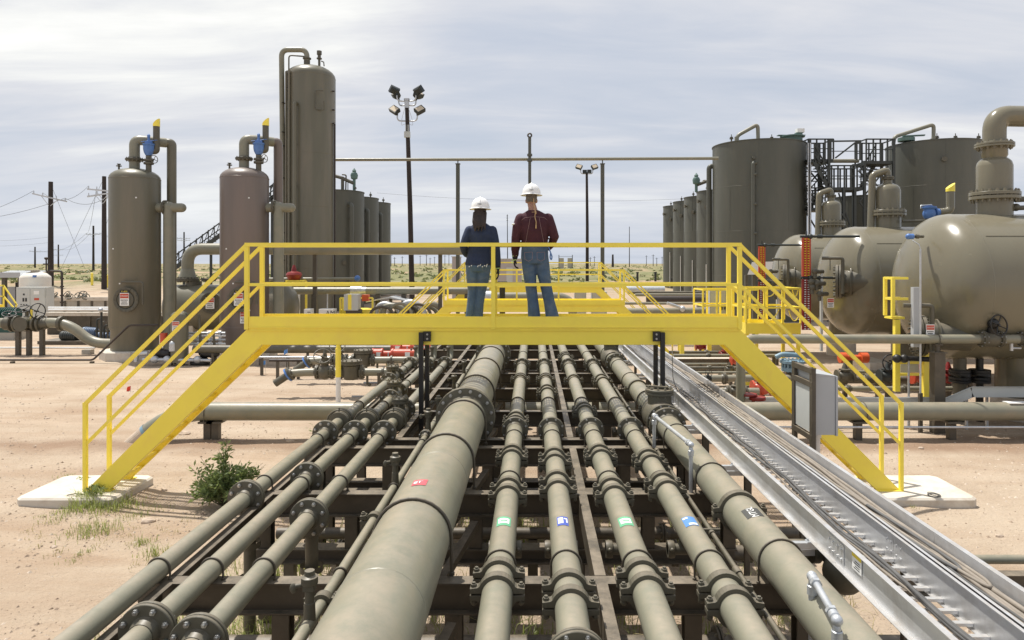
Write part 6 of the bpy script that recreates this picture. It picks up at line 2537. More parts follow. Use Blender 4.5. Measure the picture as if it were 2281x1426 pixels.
# ------------------------------------------------------------------ red level gauges
def level_gauge(px, Y, ya, ym, yb, label, Xv):
    t = thing('level_gauge', label, 'level gauge', at(px, yb, Y), 'red level gauges')
    for k, (a, b_) in enumerate(((ya, ym), (ym + 6, yb))):
        m = MB()
        for dx in (-.085, 0, .085):
            m.cyl(at(px, b_, Y) + V((dx, 0, 0)), at(px, a, Y) + V((dx, 0, 0)), .038, n=12)
        m.box(at(px, b_, Y) + V((-.1, .03, 0)), at(px, a, Y) + V((.1, .06, 0)))
        g_ = m.build('gauge_glass', RED if k == 0 else DRED, t)
        m = MB()
        L = at(px, a, Y).z - at(px, b_, Y).z
        nt_ = int(L / .06)
        for i in range(nt_):
            z = at(px, b_, Y).z + L * (i + .5) / nt_
            for dx in (-.043, .043):
                m.box((at(px, 0, Y).x + dx - .022, Y - .042, z - .011), (at(px, 0, Y).x + dx + .022, Y - .03, z + .011))
        m.build('scale_marks', LBL_Y if k == 0 else TEXTW, g_)
    for yy in (ya - 3, ym + 3):
        m = MB()
        p = at(px, yy, Y)
        m.cyl(p + V((-.16, 0, 0)), V((Xv, Y, p.z)), .035, n=10)
        m.sphere(p + V((.1, -.02, 0)), .07, 10, 8)
        m.cyl(p + V((.3, 0, 0)), p + V((.42, 0, 0)), .055)
        m.cyl(p, p + V((0, 0, .14)), .02)
        m.build('gauge_valve', GSTR, t)
    return t


level_gauge(1697, 22.9, 549, 622, 735, 'tall red level gauge at the head of the farthest vessel', X1 + .6)
level_gauge(1796, 18.0, 530, 616, 735, 'tall red level gauge at the head of the middle vessel', X2 + .5)
for Y, px, X0 in ((18.0, 1823, X2), (22.9, 1725, X1)):
    m = MB()
    x = xw(px + 6, Y)
    m.box((x - .03, Y - .05, .9), (x + .03, Y + .02, zw(600, Y)))
    tag(m.build('gauge_column', LCAB, org=(x, Y, .9)), 'pale gauge column beside the %s red level gauge' % ('nearer' if Y < 20 else 'farther'), 'gauge', 'pale gauge columns')
    t = thing('level_switch', 'cluster of tan level switches on the head of the %s vessel' % ('middle' if Y < 20 else 'farthest'), 'switch', (x, Y, 1.8))
    for k, (dx, py) in enumerate(((-16, 628), (-14, 640), (-8, 605), (2, 655), (-4, 632))):
        m = MB()
        p = at(px + dx, py, Y - .1)
        m.cyl(p, p + V((.25, .1, 0)), .06)
        m.sphere(p, .085, 10, 8)
        m.cyl(p, p - V((0, 0, .18)), .05)
        m.build('switch_head', TAND, t)


# ------------------------------------------------------------------ yellow access platforms
def access_platform(X0, X1, Y0, Y1, zd, label, posts=4, zleg=0., tall=1.07, sides=True):
    t = thing('access_platform', label, 'platform', ((X0 + X1) / 2, Y0, 0), 'yellow access platforms')
    m = MB()
    m.box((X0, Y0, zd - .2), (X1, Y0 + .012, zd + .1))
    m.box((X0, Y1 - .012, zd - .2), (X1, Y1, zd + .1))
    m.box((X0 - .012, Y0 + .001, zd - .2), (X0, Y1 - .001, zd + .1))
    m.box((X0, Y0 + .013, zd - .04), (X1, Y1 - .013, zd))
    m.build('deck', YEL, t)
    m = MB()
    for y in (Y0, Y1):
        for z in (zd + tall, zd + tall * .5):
            m.bar((X0, y, z), (X1, y, z), .05, .05)
    for x in (X0, X1):
        for z in (zd + tall, zd + tall * .5):
            m.bar((x, Y0 + .026, z), (x, Y1 - .026, z), .045, .045)
    rail = m.build('railing', YEL, t)
    for i in range(posts):
        x = X0 + (X1 - X0) * i / (posts - 1)
        for y in (Y0, Y1):
            MB().box((x - .028, y - .028, zd + .101), (x + .028, y + .028, zd + tall - .026)).build('post', YEL, rail)
    for x in (X0 + .05, X1 - .05):
        for y in (Y0 + .06, Y1 - .06):
            MB().box((x - .045, y - .045, zleg), (x + .045, y + .045, zd - .041)).build('leg', YEL, t)
    return t


Y = 19.2
t = access_platform(6.0, xw(1784, Y), Y, Y + 1.3, zw(728, Y), 'yellow access platform at the head of the middle vessel, hung with chains', 4)
m = MB()
for pa, pb in ((1690, 1735), (1757, 1784)):
    a, b_ = at(pa, 692, Y - .03), at(pb, 690, Y - .03)
    m.tube([a.lerp(b_, i / 8) - V((0, 0, .3 * 4 * (i / 8) * (1 - i / 8))) for i in range(9)], .015, 6)
    a, b_ = at(pa + 8, 646, Y - .03), at(pb - 6, 646, Y - .03)
    m.tube([a.lerp(b_, i / 8) - V((0, 0, .18 * 4 * (i / 8) * (1 - i / 8))) for i in range(9)], .015, 6)
m.build('safety_chain', YEL, t)
Y = 22.9
access_platform(xw(1566, Y), xw(1690, Y), Y, Y + 1.3, zw(717, Y), 'yellow access platform by the farthest vessel and the grey cabinet', 5)
# frame ladder at the near vessel
Y = 13.6
t = thing('ladder_frame', 'yellow ladder frame standing at the manway of the nearest vessel', 'ladder', (xw(2000, Y), Y, 0))
m = MB()
xa, xb = xw(1989, Y), xw(2022, Y)
for y in (Y, Y + .3):
    for py in (620, 666):
        m.bar((xa, y, zw(py, Y)), (xb, y, zw(py, Y)), .05, .05)
    m.bar((xa, y, zw(618, Y)), (xa, y, zw(705, Y)), .06, .06)
for py in (620, 666):
    m.bar((xa, Y, zw(py, Y)), (xa, Y + .3, zw(py, Y)), .05, .05)
m.build('guard_rail', YEL, t)
m = MB()
m.box((xa - .02, Y, zw(711, Y)), (xb - .06, Y + .3, zw(706, Y)))
m.build('platform', YEL, t)
for px, ya, yb in ((1997, 712, 838), (2061, 786, 850)):
    m = MB()
    m.extr([(-.05, -.05), (.05, -.05), (.05, .05), (.04, .05), (.04, -.04), (-.05, -.04)], (xw(px, Y), Y, zw(yb, Y) - .3), (xw(px, Y), Y, zw(ya, Y)), (0, 1, 0))
    m.build('stile', YEL, t)
for py in (808, 834):
    MB().bar((xw(2002, Y), Y, zw(py, Y)), (xw(2056, Y), Y, zw(py, Y)), .04, .05).build('rung', YEL, t)
MB().box(at(2006, 811, Y + .2), at(2046, 830, Y + .22)).build('grey_plate', CABG, t)

# ------------------------------------------------------------------ ground pipes among the right-hand platforms
specs = [(785, 21.6, .05, 1490, 1770), (792.5, 20.9, .055, 1500, 1760), (811, 19.2, .03, 1500, 1620), (820, 18.4, .05, 1520, 1720), (830, 17.6, .035, 1535, 1720), (843, 16.8, .088, 1550, 1760), (861, 15.9, .022, 1580, 1680), (872, 15.3, .08, 1590, 1690),
         (866, 15.2, .055, 1790, 2120), (846, 16.2, .09, 1850, 2110), (838, 17.0, .06, 1920, 2200), (829, 18., .05, 1900, 2200)]
words_ = ('back', 'second', 'hair-thin', 'slim', 'thin dark', 'fat', 'wire-thin', 'thick stubby', 'long', 'stout', 'slender', 'rearmost')
for k, (py, Y, r_, pa, pb) in enumerate(specs):
    t = pipe_thing('%s tan pipe lying near the ground %s' % (words_[k], 'beyond the cable trays' if k < 8 else 'under the horizontal vessels'), [at(pa, py, Y), at((pa + pb) / 2, py, Y), at(pb, py, Y)], r_, TAN if k % 3 else TAND, n=18, grp='low pipes on the gravel side')
    for f in (.12, .5, .86):
        p = at(pa + (pb - pa) * f, py, Y)
        MB().bar((p.x, Y, -.05), (p.x, Y, p.z - r_), .08, .08).build('stand', STEEL, t)
    if r_ > .045:
        for f in (.3, .68):
            inst(flange_mesh(r_, r_ * 1.7, .025, 8, mat=TAND, bolt=DBOLT), 'flange', t, at(pa + (pb - pa) * f, py, Y), yrot((1, 0, 0)))
t = thing('low_wall', 'low beige concrete kerb wall among the pipes beyond the cable trays', 'low wall', at(1500, 806, 20.2))
MB().box(V((xw(1490, 20.2), 20.2, -.1)), V((xw(1660, 20.2), 20.4, zw(800, 20.2)))).build('kerb_wall', STEEL, t)
MB().box(V((xw(1490, 20.2), 20.17, zw(800, 20.2) + .002)), V((xw(1660, 20.2), 20.43, zw(798.5, 20.2)))).build('coping', CONC, t)


def valve(px, py, Y, s, mat, label, wheel=True, grp=None, wmat=BLACK, ax=(0, -1, .2)):
    p = at(px, py, Y)
    t = thing('valve', label, 'valve', p, grp)
    m = MB()
    m.lathe([(s * .55, -s * 1.1), (s * .8, -s * .6), (s, 0), (s * .8, s * .6), (s * .55, s * 1.1)], p, (1, 0, 0), 20)
    for sg in (-1, 1):
        m.cyl(p + V((sg * s * 1.1, 0, 0)), p + V((sg * s * 1.35, 0, 0)), s * 1.05, n=20)
    m.lathe([(s * .6, 0), (s * .6, s * .9), (s * .9, s * .92), (s * .9, s * 1.15), (s * .5, s * 1.2), (s * .35, s * 1.7), (s * .15, s * 2.2)], p, n=18)
    m.build('valve_body', mat, t)
    if wheel:
        m = MB()
        wheel_mb(m, p + V(ax).normalized() * s * 1.2 + V((0, 0, s * 1.9)), ax, s * 1.35, s * .1)
        m.build('handwheel', wmat, t)
    m = MB()
    m.bar((p.x, Y, -.05), (p.x, Y, p.z - s * .7), s * .6, s * .6)
    m.build('stand', STEEL, t)
    return t


GV = 'valves among the low pipes'
valve(1560, 772, 22, .12, DRED, 'dark red valve under the footbridge beam beyond the cable trays', False, GV)
valve(1612, 790, 21, .1, DRED, 'small dark red valve behind the yellow legs beyond the trays', False, GV)
valve(1642, 803, 19.8, .14, RED, 'red valve beside a yellow leg beyond the cable trays', False, GV)
valve(1625, 823, 18.2, .09, TAND, 'tan bypass valve bridging two slim pipes beyond the trays', False, GV)
valve(1577, 843, 16.4, .06, GSTR, 'little dark gauge valve on the fat low pipe beyond the trays', True, GV)
valve(1697, 865, 15.5, .17, ORNG if False else RED, 'big salmon red valve under the yellow stringer', False, GV)
valve(1640, 872, 15.2, .12, TAND, 'tan wafer valve next to the big salmon red valve', False, GV)
t = thing('valve', 'flat crimson handwheel valve resting over the fat cross pipe', 'valve', at(1678, 885, 12.9), GV)
m = MB()
p = at(1678, 885, 12.9)
m.lathe([(.02, .06), (.14, .04), (.15, .02), (.14, 0), (.02, 0)], p + V((-.08, 0, .03)), n=20)
m.lathe([(.02, .07), (.15, .06), (.155, .02), (.15, 0), (.02, 0)], p + V((.06, -.05, -.04)), n=20)
m.cyl(p + V((0, 0, -.25)), p + V((0, 0, .05)), .03)
m.build('handwheel', DRED, t)
Y = 17.
t = thing('valve', 'pale blue bolted valve with a ribbed lower flange under the yellow access platform', 'valve', at(1762, 805, Y), GV)
m = MB()
m.tube(bend([at(1728, 796, Y), at(1742, 789, Y), at(1784, 792, Y), at(1790, 800, Y)], .1, 4), .06, 14)
m.build('inlet_elbow', LBLUE, t)
m = MB()
p = at(1765, 818, Y)
m.lathe([(.2, -.1), (.26, -.09), (.26, 0), (.2, .005), (.2, .1), (.3, .105), (.3, .17), (.2, .18), (0, .2)], p, n=26)
for i in range(16):
    a = 2 * PI * i / 16
    m.cyl(p + V((.24 * math.cos(a), .24 * math.sin(a), -.1)), p + V((.24 * math.cos(a), .24 * math.sin(a), .2)), .025, n=6)
m.build('valve_body', LBLUE, t)
MB().cyl(V((p.x, Y, 0)), p - V((0, 0, .1)), .15, n=16).build('stand', STEEL, t)
valve(1882, 838, 16.2, .15, TAND, 'tan flanged valve on the stout pipe under the middle vessel', False, GV)
valve(1977, 838, 15.9, .15, GSTR, 'dark valve with an upright black handwheel under the vessels', True, GV)
valve(2052, 838, 15.6, .17, RED, 'red valve between the yellow ladder stiles', False, GV)
valve(2112, 840, 15.9, .16, DRED, 'dark red valve past the post under the nearest vessel', False, GV)
for k, (px, py, Y) in enumerate(((1902, 797, 16.6),)):
    t = thing('actuator', 'bright orange-red valve actuator under the middle vessel', 'actuator', at(px, py, Y), 'red actuators')
    m = MB()
    for a, c2, r_ in ((-32, -18, .13), (-18, 14, .07), (14, 30, .125)):
        m.cyl(at(px + a, py, Y), at(px + c2, py, Y), r_, n=22)
    m.build('cylinder', ORNG, t)
    MB().bar(at(px - 8, py + 40, Y), at(px - 8, py, Y), .08, .08).build('bracket', TAND, t)
t = thing('hose_valve', 'black hose fitting lying level between the yellow ladder stiles', 'valve', at(2020, 797, 13.3))
m = MB()
m.tube([at(1996, 798, 13.3), at(2030, 799, 13.3), at(2078, 801, 13.3)], .05, 12)
for px in (1998, 2014):
    m.sphere(at(px, 799, 13.3), .085, 10, 8)
m.build('hose', BLACK, t)
MB().cyl(at(2024, 800, 13.3), V((xw(2024, 13.3), 13.3, 0)), .02).build('stand', GALV, t)
t = thing('concrete_plinth', 'pale concrete plinth under the middle vessel', 'plinth', V((xw(1965, 18.6), 18.6, 0)))
m = MB()
x0, x1 = xw(1938, 18.2), xw(1992, 18.2)
m.box((x0, 18.2, -.1), (x1, 19.4, .55))
m.build('plinth_block', CONC, t)
# grey tray rising at the picture edge
Y = 13.0
t = thing('cable_tray', 'pale grey tray rising onto a level run in front of the nearest vessel', 'cable tray', at(2110, 893, Y), 'solid cable trays on the gravel side')
m = MB()
for y in (Y, Y + .3):
    pts = [at(2060, 908, y), at(2165, 863, y), at(2500, 863, y)]
    for a, b_ in zip(pts, pts[1:]):
        m.bar(a + V((0, 0, -.09)), b_ + V((0, 0, -.09)), .006, .2)
        m.bar(a + V((0, -.012, .012)), b_ + V((0, -.012, .012)), .03, .006)
m.bar(at(2165, 880, Y) + V((0, .15, 0)), at(2500, 880, Y) + V((0, .15, 0)), .29, .01)
m.build('tray_body', LCAB, t)
for px in (2164, 2210):
    MB().bar((xw(px, Y), Y + .15, 0), (xw(px, Y), Y + .15, zw(884, Y)), .04, .04).build('leg', GALV, t)
t = thing('cable_tray', 'pale grey tray lying level behind the fat cross pipe', 'cable tray', at(1650, 890, Y), 'solid cable trays on the gravel side')
m = MB()
for y in (Y + .1, Y + .4):
    m.bar(at(1640, 893, y), at(2085, 893, y), .006, .14)
    m.bar(at(1640, 887, y), at(2085, 887, y), .03, .006)
m.build('tray_body', LCAB, t)
for px in (1700, 1860, 2040):
    MB().bar((xw(px, Y), Y + .25, 0), (xw(px, Y), Y + .25, zw(890, Y)), .04, .04).build('leg', GALV, t)
t = thing('low_beam', 'grey steel beam low on the ground at the picture edge by the trays', 'beam', V((4.2, 6.5, 0)))
m = MB()
m.ibeam((3.3, 6.62, .1), (8, 6.62, .1), .12, .2)
m.build('steel_beam', STEEL, t)
pipe_solo('slim tan pipe along the ground at the picture edge by the trays', [V((3.25, 6.95, .19)), V((9, 6.95, .19))], .045)
for px, Y in ((1519, 21.2), (1567, 22.5), (1580, 22.5), (1652, 17.9), (1664, 17.9)):
    p = V((xw(px, Y), Y, 0))
    m = MB()
    m.box(p + V((-.06, -.06, -.05)), p + V((.06, .06, 1.05)))
    m.box(p + V((-.09, -.09, 0)), p + V((.09, .09, .02)))
    tag(m.build('guard_post', YEL, org=p), 'square yellow guard post among the low pipes beyond the trays', 'guard post', 'yellow guard posts')

# ------------------------------------------------------------------ equipment in the middle distance
Y = 25.
t = thing('switch_cabinet', 'tall grey switch cabinet behind the footbridge rail beside the yellow platform', 'cabinet', V((xw(1600, Y), Y, 0)))
m = MB()
m.box((xw(1581, Y), Y, .3), (xw(1617, Y), Y + .4, zw(643, Y)))
m.build('cabinet_body', CABG, t)
m = MB()
m.box((xw(1583, Y), Y - .02, .35), (xw(1615, Y), Y - .002, zw(645, Y)))
d = m.build('door', CABG, t)
m = MB()
m.cyl(at(1596, 660, Y - .03), at(1596, 660, Y - .02), .07, n=20)
m.build('round_badge', LCAB, d)
MB().box(at(1606, 681, Y - .06), at(1609, 690, Y - .02)).build('handle', BLACK, d)
MB().box(at(1614, 681, Y - .06), at(1616, 690, Y - .02)).build('handle', BLACK, d)
MB().box((xw(1583, Y), Y, -.1), (xw(1615, Y), Y + .4, .3)).build('plinth', CONCD, t)
# pipe run behind the handrail
Y = 30.
t = pipe_thing('dark tan pipe running level below the mid rail, with a silver coupling', [at(655, 648, Y), at(900, 648, Y), at(1090, 648, Y)], .16, n=20)
m = MB()
m.cyl(at(782, 648, Y), at(806, 648, Y), .2, n=22)
m.cyl(at(806, 648, Y), at(816, 648, Y), .17, n=22)
m.build('silver_coupling', GALV, t)
for px in (700, 842, 900, 1040):
    MB().bar((xw(px, Y), Y, 0), (xw(px, Y), Y, zw(648, Y) - .16), .2, .2).build('post', STEEL, t)
Y = 31.5
t = pipe_thing('thin tan pipe with a red valve level with the tops of the low tanks', [at(600, 622, Y), at(700, 621.5, Y), at(792, 621, Y)], .07, n=14)
m = MB()
m.lathe([(.25, 0), (.3, .1), (.36, .25), (.3, .35), (.12, .4), (.1, .55), (.04, .7)], at(655, 624, Y - .1), n=18)
m.build('red_valve', DRED, t)
MB().sphere(at(796, 620, Y), .14, 12, 8).build('blue_joint', BLUE, t)
t = thing('valve_stand', 'small yellow table stand beneath the red valve behind the mauve tower', 'stand', V((xw(660, Y), Y - .5, 0)))
m = MB()
Yp = Y - .5
m.box(at(636, 624.5, Yp), at(684, 627, Yp + .6))
m.build('top', YEL, t)
for px in (638, 682):
    MB().bar((xw(px, Yp), Yp, 0), at(px, 627, Yp), .08, .08).build('leg', YEL, t)
for k, (pa, pb, ya, yb, Y, mt, lab) in enumerate(((677, 699, 689, 706, 27., WHITE, 'small white equipment case beside the lettered white case'), (710, 750, 689, 708, 27., WHITE, 'white equipment case with dark lettering behind the toe board'), (766, 804, 656, 690, 27.5, LCAB, 'pale instrument cabinet inside the yellow frame'))):
    t = thing('equipment_case', lab, 'case', V((xw((pa + pb) / 2, Y), Y, zw(yb, Y))), 'white equipment cases')
    m = MB()
    m.box(at(pa, ya, Y), at(pb, yb, Y + .5))
    m.build('case_body', mt, t)
    m = MB()
    if k == 1:
        tv, tf = text_geo('AMI', .26)
        m.add([at(738, 698, Y) + V((v.x, -.01, v.y)) for v in tv], tf)
        m.build('lettering', GSTR, t)
        MB().box(at(728, 689, Y + .2), at(731, 655, Y + .26)).build('upright', GALV, t)
    elif k == 0:
        m.box(at(685, 695, Y - .01), at(692, 696.5, Y))
        m.build('latch', GSTR, t)
    else:
        m.box(at(775, 656, Y - .02), at(783, 690, Y))
        m.build('yellow_stripe', YEL, t)
    m = MB()
    m.box((xw(pa + 3, Y), Y + .05, 0), (xw(pb - 3, Y), Y + .45, zw(yb, Y) - .002))
    m.build('base', STEEL, t)
Y = 28.2
t = thing('equipment_skid', 'yellow framed equipment skid behind the handrail, with an orange block', 'skid', V((xw(795, Y), Y, 0)))
m = MB()
for dy in (0, 1.2):
    m.bar(at(758, 664, Y + dy), at(830, 664, Y + dy), .06, .06)
    for px in (758, 764, 830):
        m.bar(at(px, 664, Y + dy), V((xw(px, Y + dy), Y + dy, .3)), .07, .07)
m.build('frame', YEL, t)
MB().box((xw(757, Y), Y, .1), (xw(831, Y), Y + 1.2, zw(690, Y))).build('deck', YEL, t)
MB().box(at(806, 657, Y - .1), at(824, 670, Y + .2)).build('orange_block', ORNG, t)
Y = 29.
t = thing('shelter_roof', 'flat pale metal shelter roof among grey hoses behind the handrail', 'shelter', V((xw(865, Y), Y, 0)))
m = MB()
m.add([at(815, 672, Y), at(868, 661, Y), at(915, 672, Y), at(915, 674, Y), at(868, 664, Y), at(815, 674, Y)] + [q + V((0, 1.2, 0)) for q in (at(815, 672, Y), at(868, 661, Y), at(915, 672, Y), at(915, 674, Y), at(868, 664, Y), at(815, 674, Y))], [(0, 1, 4, 5), (1, 2, 3, 4), (0, 6, 7, 1), (1, 7, 8, 2)])
m.build('roof', GALV, t)
for px in (838, 865, 905):
    MB().bar((xw(px, Y), Y + .5, 0), (xw(px, Y), Y + .5, zw(667, Y)), .12, .12).build('post', TAND, t)
for k in range(9):
    px = 822 + k * 14
    Y = 27.5 + (k * 37 % 10) * .12
    pts = [V((xw(px, Y), Y, .1)), at(px + 4, 690 - (k * 11) % 14, Y), at(px + 30, 682 - (k * 7) % 12, Y), at(px + 52, 690, Y), V((xw(px + 60, Y), Y, .1))]
    pipe_solo('bent pipe in the low tangle behind the handrail', pts, .06 + .03 * (k % 3), mat=(STEEL, TAND, TAN)[k % 3] if k % 2 == 0 else (GALV, TAN)[k % 4 // 2], rad=.3, n=10, grp='tangle of pipes behind the handrail')
Y = 31.
t = thing('leaning_panel', 'pale sheet panel leaning on a white pole behind the mauve tower', 'panel', V((xw(650, Y), Y, 0)))
m = MB()
m.add([at(637, 661, Y), at(641, 652, Y), at(663, 638, Y), at(660, 647, Y)] + [q + V((0, .05, -.03)) for q in (at(637, 661, Y), at(641, 652, Y), at(663, 638, Y), at(660, 647, Y))], [(0, 1, 2, 3), (7, 6, 5, 4), (0, 4, 5, 1), (1, 5, 6, 2), (2, 6, 7, 3), (3, 7, 4, 0)])
m.build('sheet', GALV, t)
MB().cyl((xw(666, Y), Y, 0), at(666, 640, Y), .05).build('pole', WHITE, t)
# pale building and cabinet past the people
Y = 52.
for k, (pa, pb, ya, lab) in enumerate(((1007, 1018, 571, 'narrow pale control building edge beside the post behind the woman'), (1101, 1161, 576, 'pale pink flat control building between the two people'))):
    t = thing('control_building', lab, 'building', V((xw((pa + pb) / 2, Y), Y, 0)))
    z0 = terrain(xw(pa, Y), Y)
    m = MB()
    m.box((xw(pa, Y), Y, z0 - .3), (xw(pb, Y), Y + 3, zw(ya + 2, Y)))
    m.build('wall', pm('pale_building_%d' % k, (.42, .38, .36), .7, var=.04), t)
    MB().box((xw(pa, Y) - .06, Y - .06, zw(ya + 2, Y) + .002), (xw(pb, Y) + .06, Y + 3.06, zw(ya, Y))).build('roof', LCAB, t)
    if k:
        MB().box((xw(1128, Y), Y - .02, z0), (xw(1142, Y), Y - .002, zw(596, Y))).build('door', LCAB, t)
Y = 27.
t = pipe_thing('grey pipe with a union and drooping elbow seen below the people', [at(1078, 661, Y), at(1250, 661, Y), at(1272, 672, Y), at(1276, 700, Y)], .17, TAN, rad=.5, n=20)
m = MB()
m.lathe([(.17, -.2), (.23, -.15), (.23, .15), (.17, .2)], at(1086, 661, Y), (1, 0, 0), 22)
m.build('union', GALV, t)
m = MB()
m.cyl(at(1119, 636, 24.), at(1119, 627, 24.), .16, .16, n=20)
m.cyl(at(1119, 631, 24.), at(1119, 628, 24.), .2, n=20)
m.cyl(V((xw(1119, 24), 24, 0)), at(1119, 636, 24.), .1)
tag(m.build('standpipe', BLACK, org=V((xw(1119, 24), 24, 0))), 'dark capped standpipe between the people below the mid rail', 'vent')
for px, Y, lab in ((1293, 33., 'grey panel box beyond the footbridge with the gap, by the floodlight pole'), (1335, 33., 'wider grey panel box beyond the footbridge with the gap')):
    t = thing('panel_box', lab, 'cabinet', V((xw(px, Y), Y, 0)))
    w = 13 if px < 1300 else 17
    MB().box((xw(px - w, Y), Y, .4), (xw(px + w, Y), Y + .5, zw(650, Y))).build('box_body', CABG, t)
    MB().box((xw(px - w + 2, Y), Y - .02, .5), (xw(px + w - 2, Y), Y - .002, zw(652, Y))).build('door', CABG, t)
    MB().box((xw(px - 4, Y), Y + .1, 0), (xw(px + 4, Y), Y + .3, .4)).build('base', STEEL, t)
Y = 33.5
for k, (pa, pb, py, r_) in enumerate(((1395, 1480, 645, .17), (1400, 1560, 652, .07), (1415, 1570, 657, .07), (1440, 1570, 667, .16), (1380, 1570, 676, .06))):
    pipe_solo(('pale fat pipe with flanges before the slim tanks', 'slim pipe just below the pale fat pipe', 'slim pipe low before the slim tanks', 'dark fat pipe low before the slim tanks', 'thin pipe lowest before the slim tanks')[k], [at(pa, py, Y - k), at((pa + pb) / 2, py, Y - k), at(pb, py, Y - k)], r_, mat=(GALV, TAND, TAN, DKBR, TAN)[k], grp='pipe bank before the slim tanks')
Y = 27.
t = pipe_thing('fat tan pipe with a slanting valve lever beyond the yellow stair', [at(1395, 695, Y), at(1480, 694, Y), at(1585, 693, Y)], .15, TAN)
m = MB()
m.cyl(at(1486, 675, Y - .2), at(1518, 686, Y - .2), .06)
m.sphere(at(1520, 688, Y - .2), .12, 10, 8)
m.build('valve_lever', GALV, t)
Y = 230.
t = thing('far_equipment', 'far pair of square burner boxes between two masts on the horizon', 'burner', V((xw(1260, Y), Y, terrain(0, Y))))
for px in (1251, 1270):
    MB().box((xw(px - 5, Y), Y, 1), (xw(px + 5, Y), Y + 3, zw(575, Y))).build('box_body', CONCD, t)
for px in (1245, 1275):
    MB().cyl((xw(px, Y), Y, 1), (xw(px, Y), Y, zw(568, Y)), .12).build('mast', GSTR, t)
MB().bar((xw(1245, Y), Y, zw(572, Y)), (xw(1275, Y), Y, zw(572, Y)), .1, .1).build('crossbar', GSTR, t)
for px in (1440, 1480):
    Y = 66.
    m = MB()
    m.cyl((xw(px - 20, Y), Y, 1), (xw(px - 20, Y), Y, zw(608, Y)), .11)
    m.cyl((xw(px - 20, Y), Y, zw(608, Y)), (xw(px - 20, Y), Y, zw(606, Y)), .14)
    tag(m.build('marker_pipe', GSTR, org=(xw(px - 20, Y), Y, 1)), 'short dark marker pipe in the grass by the slim tanks', 'marker post', 'marker pipes in the grass')
# pickup-like white shelter panel behind the farthest vessel
Y = 30.
t = thing('shelter', 'white roofed shelter half hidden behind the red gauges', 'shelter', V((xw(1700, Y), Y, 0)))
MB().add([at(1665, 612, Y), at(1675, 584, Y), at(1745, 582, Y), at(1745, 610, Y), at(1665, 612, Y + 2), at(1675, 584, Y + 2), at(1745, 582, Y + 2), at(1745, 610, Y + 2)], [(0, 1, 2, 3), (1, 5, 6, 2), (0, 4, 5, 1), (4, 7, 6, 5), (2, 6, 7, 3), (0, 3, 7, 4)]).build('roof', WHITE, t)
for px in (1667, 1684, 1742):
    MB().bar((xw(px, Y), Y + .3, 0), (xw(px, Y), Y + .3, zw(613, Y) - .002), .12, .12).build('post', TAND, t)
# ------------------------------------------------------------------ people
def fuse(m, name, mat, parent, vox=.009, smooth=4):
    """melt overlapping closed shapes into one continuous surface"""
    me = m.mesh('tmp', mat, ORG[parent.name])
    ob = bpy.data.objects.new('tmp', me)
    COL.objects.link(ob)
    md = ob.modifiers.new('r', 'REMESH')
    md.mode = 'VOXEL'
    md.voxel_size = vox
    md.use_smooth_shade = True
    sm = ob.modifiers.new('s', 'SMOOTH')
    sm.factor = .5
    sm.iterations = smooth
    bpy.context.view_layer.update()
    res = bpy.data.meshes.new_from_object(ob.evaluated_get(bpy.context.evaluated_depsgraph_get()))
    bpy.data.objects.remove(ob)
    res.name = name
    res.materials.clear()
    res.materials.append(mat)
    o = bpy.data.objects.new(name, res)
    COL.objects.link(o)
    o.parent = parent
    ORG[o.name] = ORG[parent.name]
    return o


def glove(m, wrist, d, side, pointing=(0, 1, 0), curl=.5):
    """palm, four unequal curled fingers and a thumb leaving its side; d = direction of the hand"""
    w, d = V(wrist), V(d).normalized()
    f = V(pointing)
    f = (f - d * f.dot(d)).normalized()
    b = d.cross(f)
    if b.x * side < 0:
        b = -b
    palm = w + d * .055
    m.limb([w - d * .03, w], [.034, .033], 10)
    for k in range(4):
        o_ = f * (.03 - .02 * k)
        m.limb([w + o_ * .6, w + d * .085 + o_], [.015, .0135], 8)
        L = (.036, .041, .039, .030)[k]
        p = w + d * .088 + o_
        q = p + (d * math.cos(curl * .5) - b * math.sin(curl * .5)) * L
        e = q + (d * math.cos(curl * 1.2) - b * math.sin(curl * 1.2)) * L * .7
        g_ = e + (d * math.cos(curl * 1.9) - b * math.sin(curl * 1.9)) * L * .5
        m.limb([p, q, e, g_], [.0115, .0105, .0095, .008], 8)
    t0 = w + d * .025 + f * .03
    m.limb([t0, t0 + d * .035 + f * .022 - b * .012, t0 + d * .062 + f * .018 - b * .025], [.014, .0125, .010], 8)


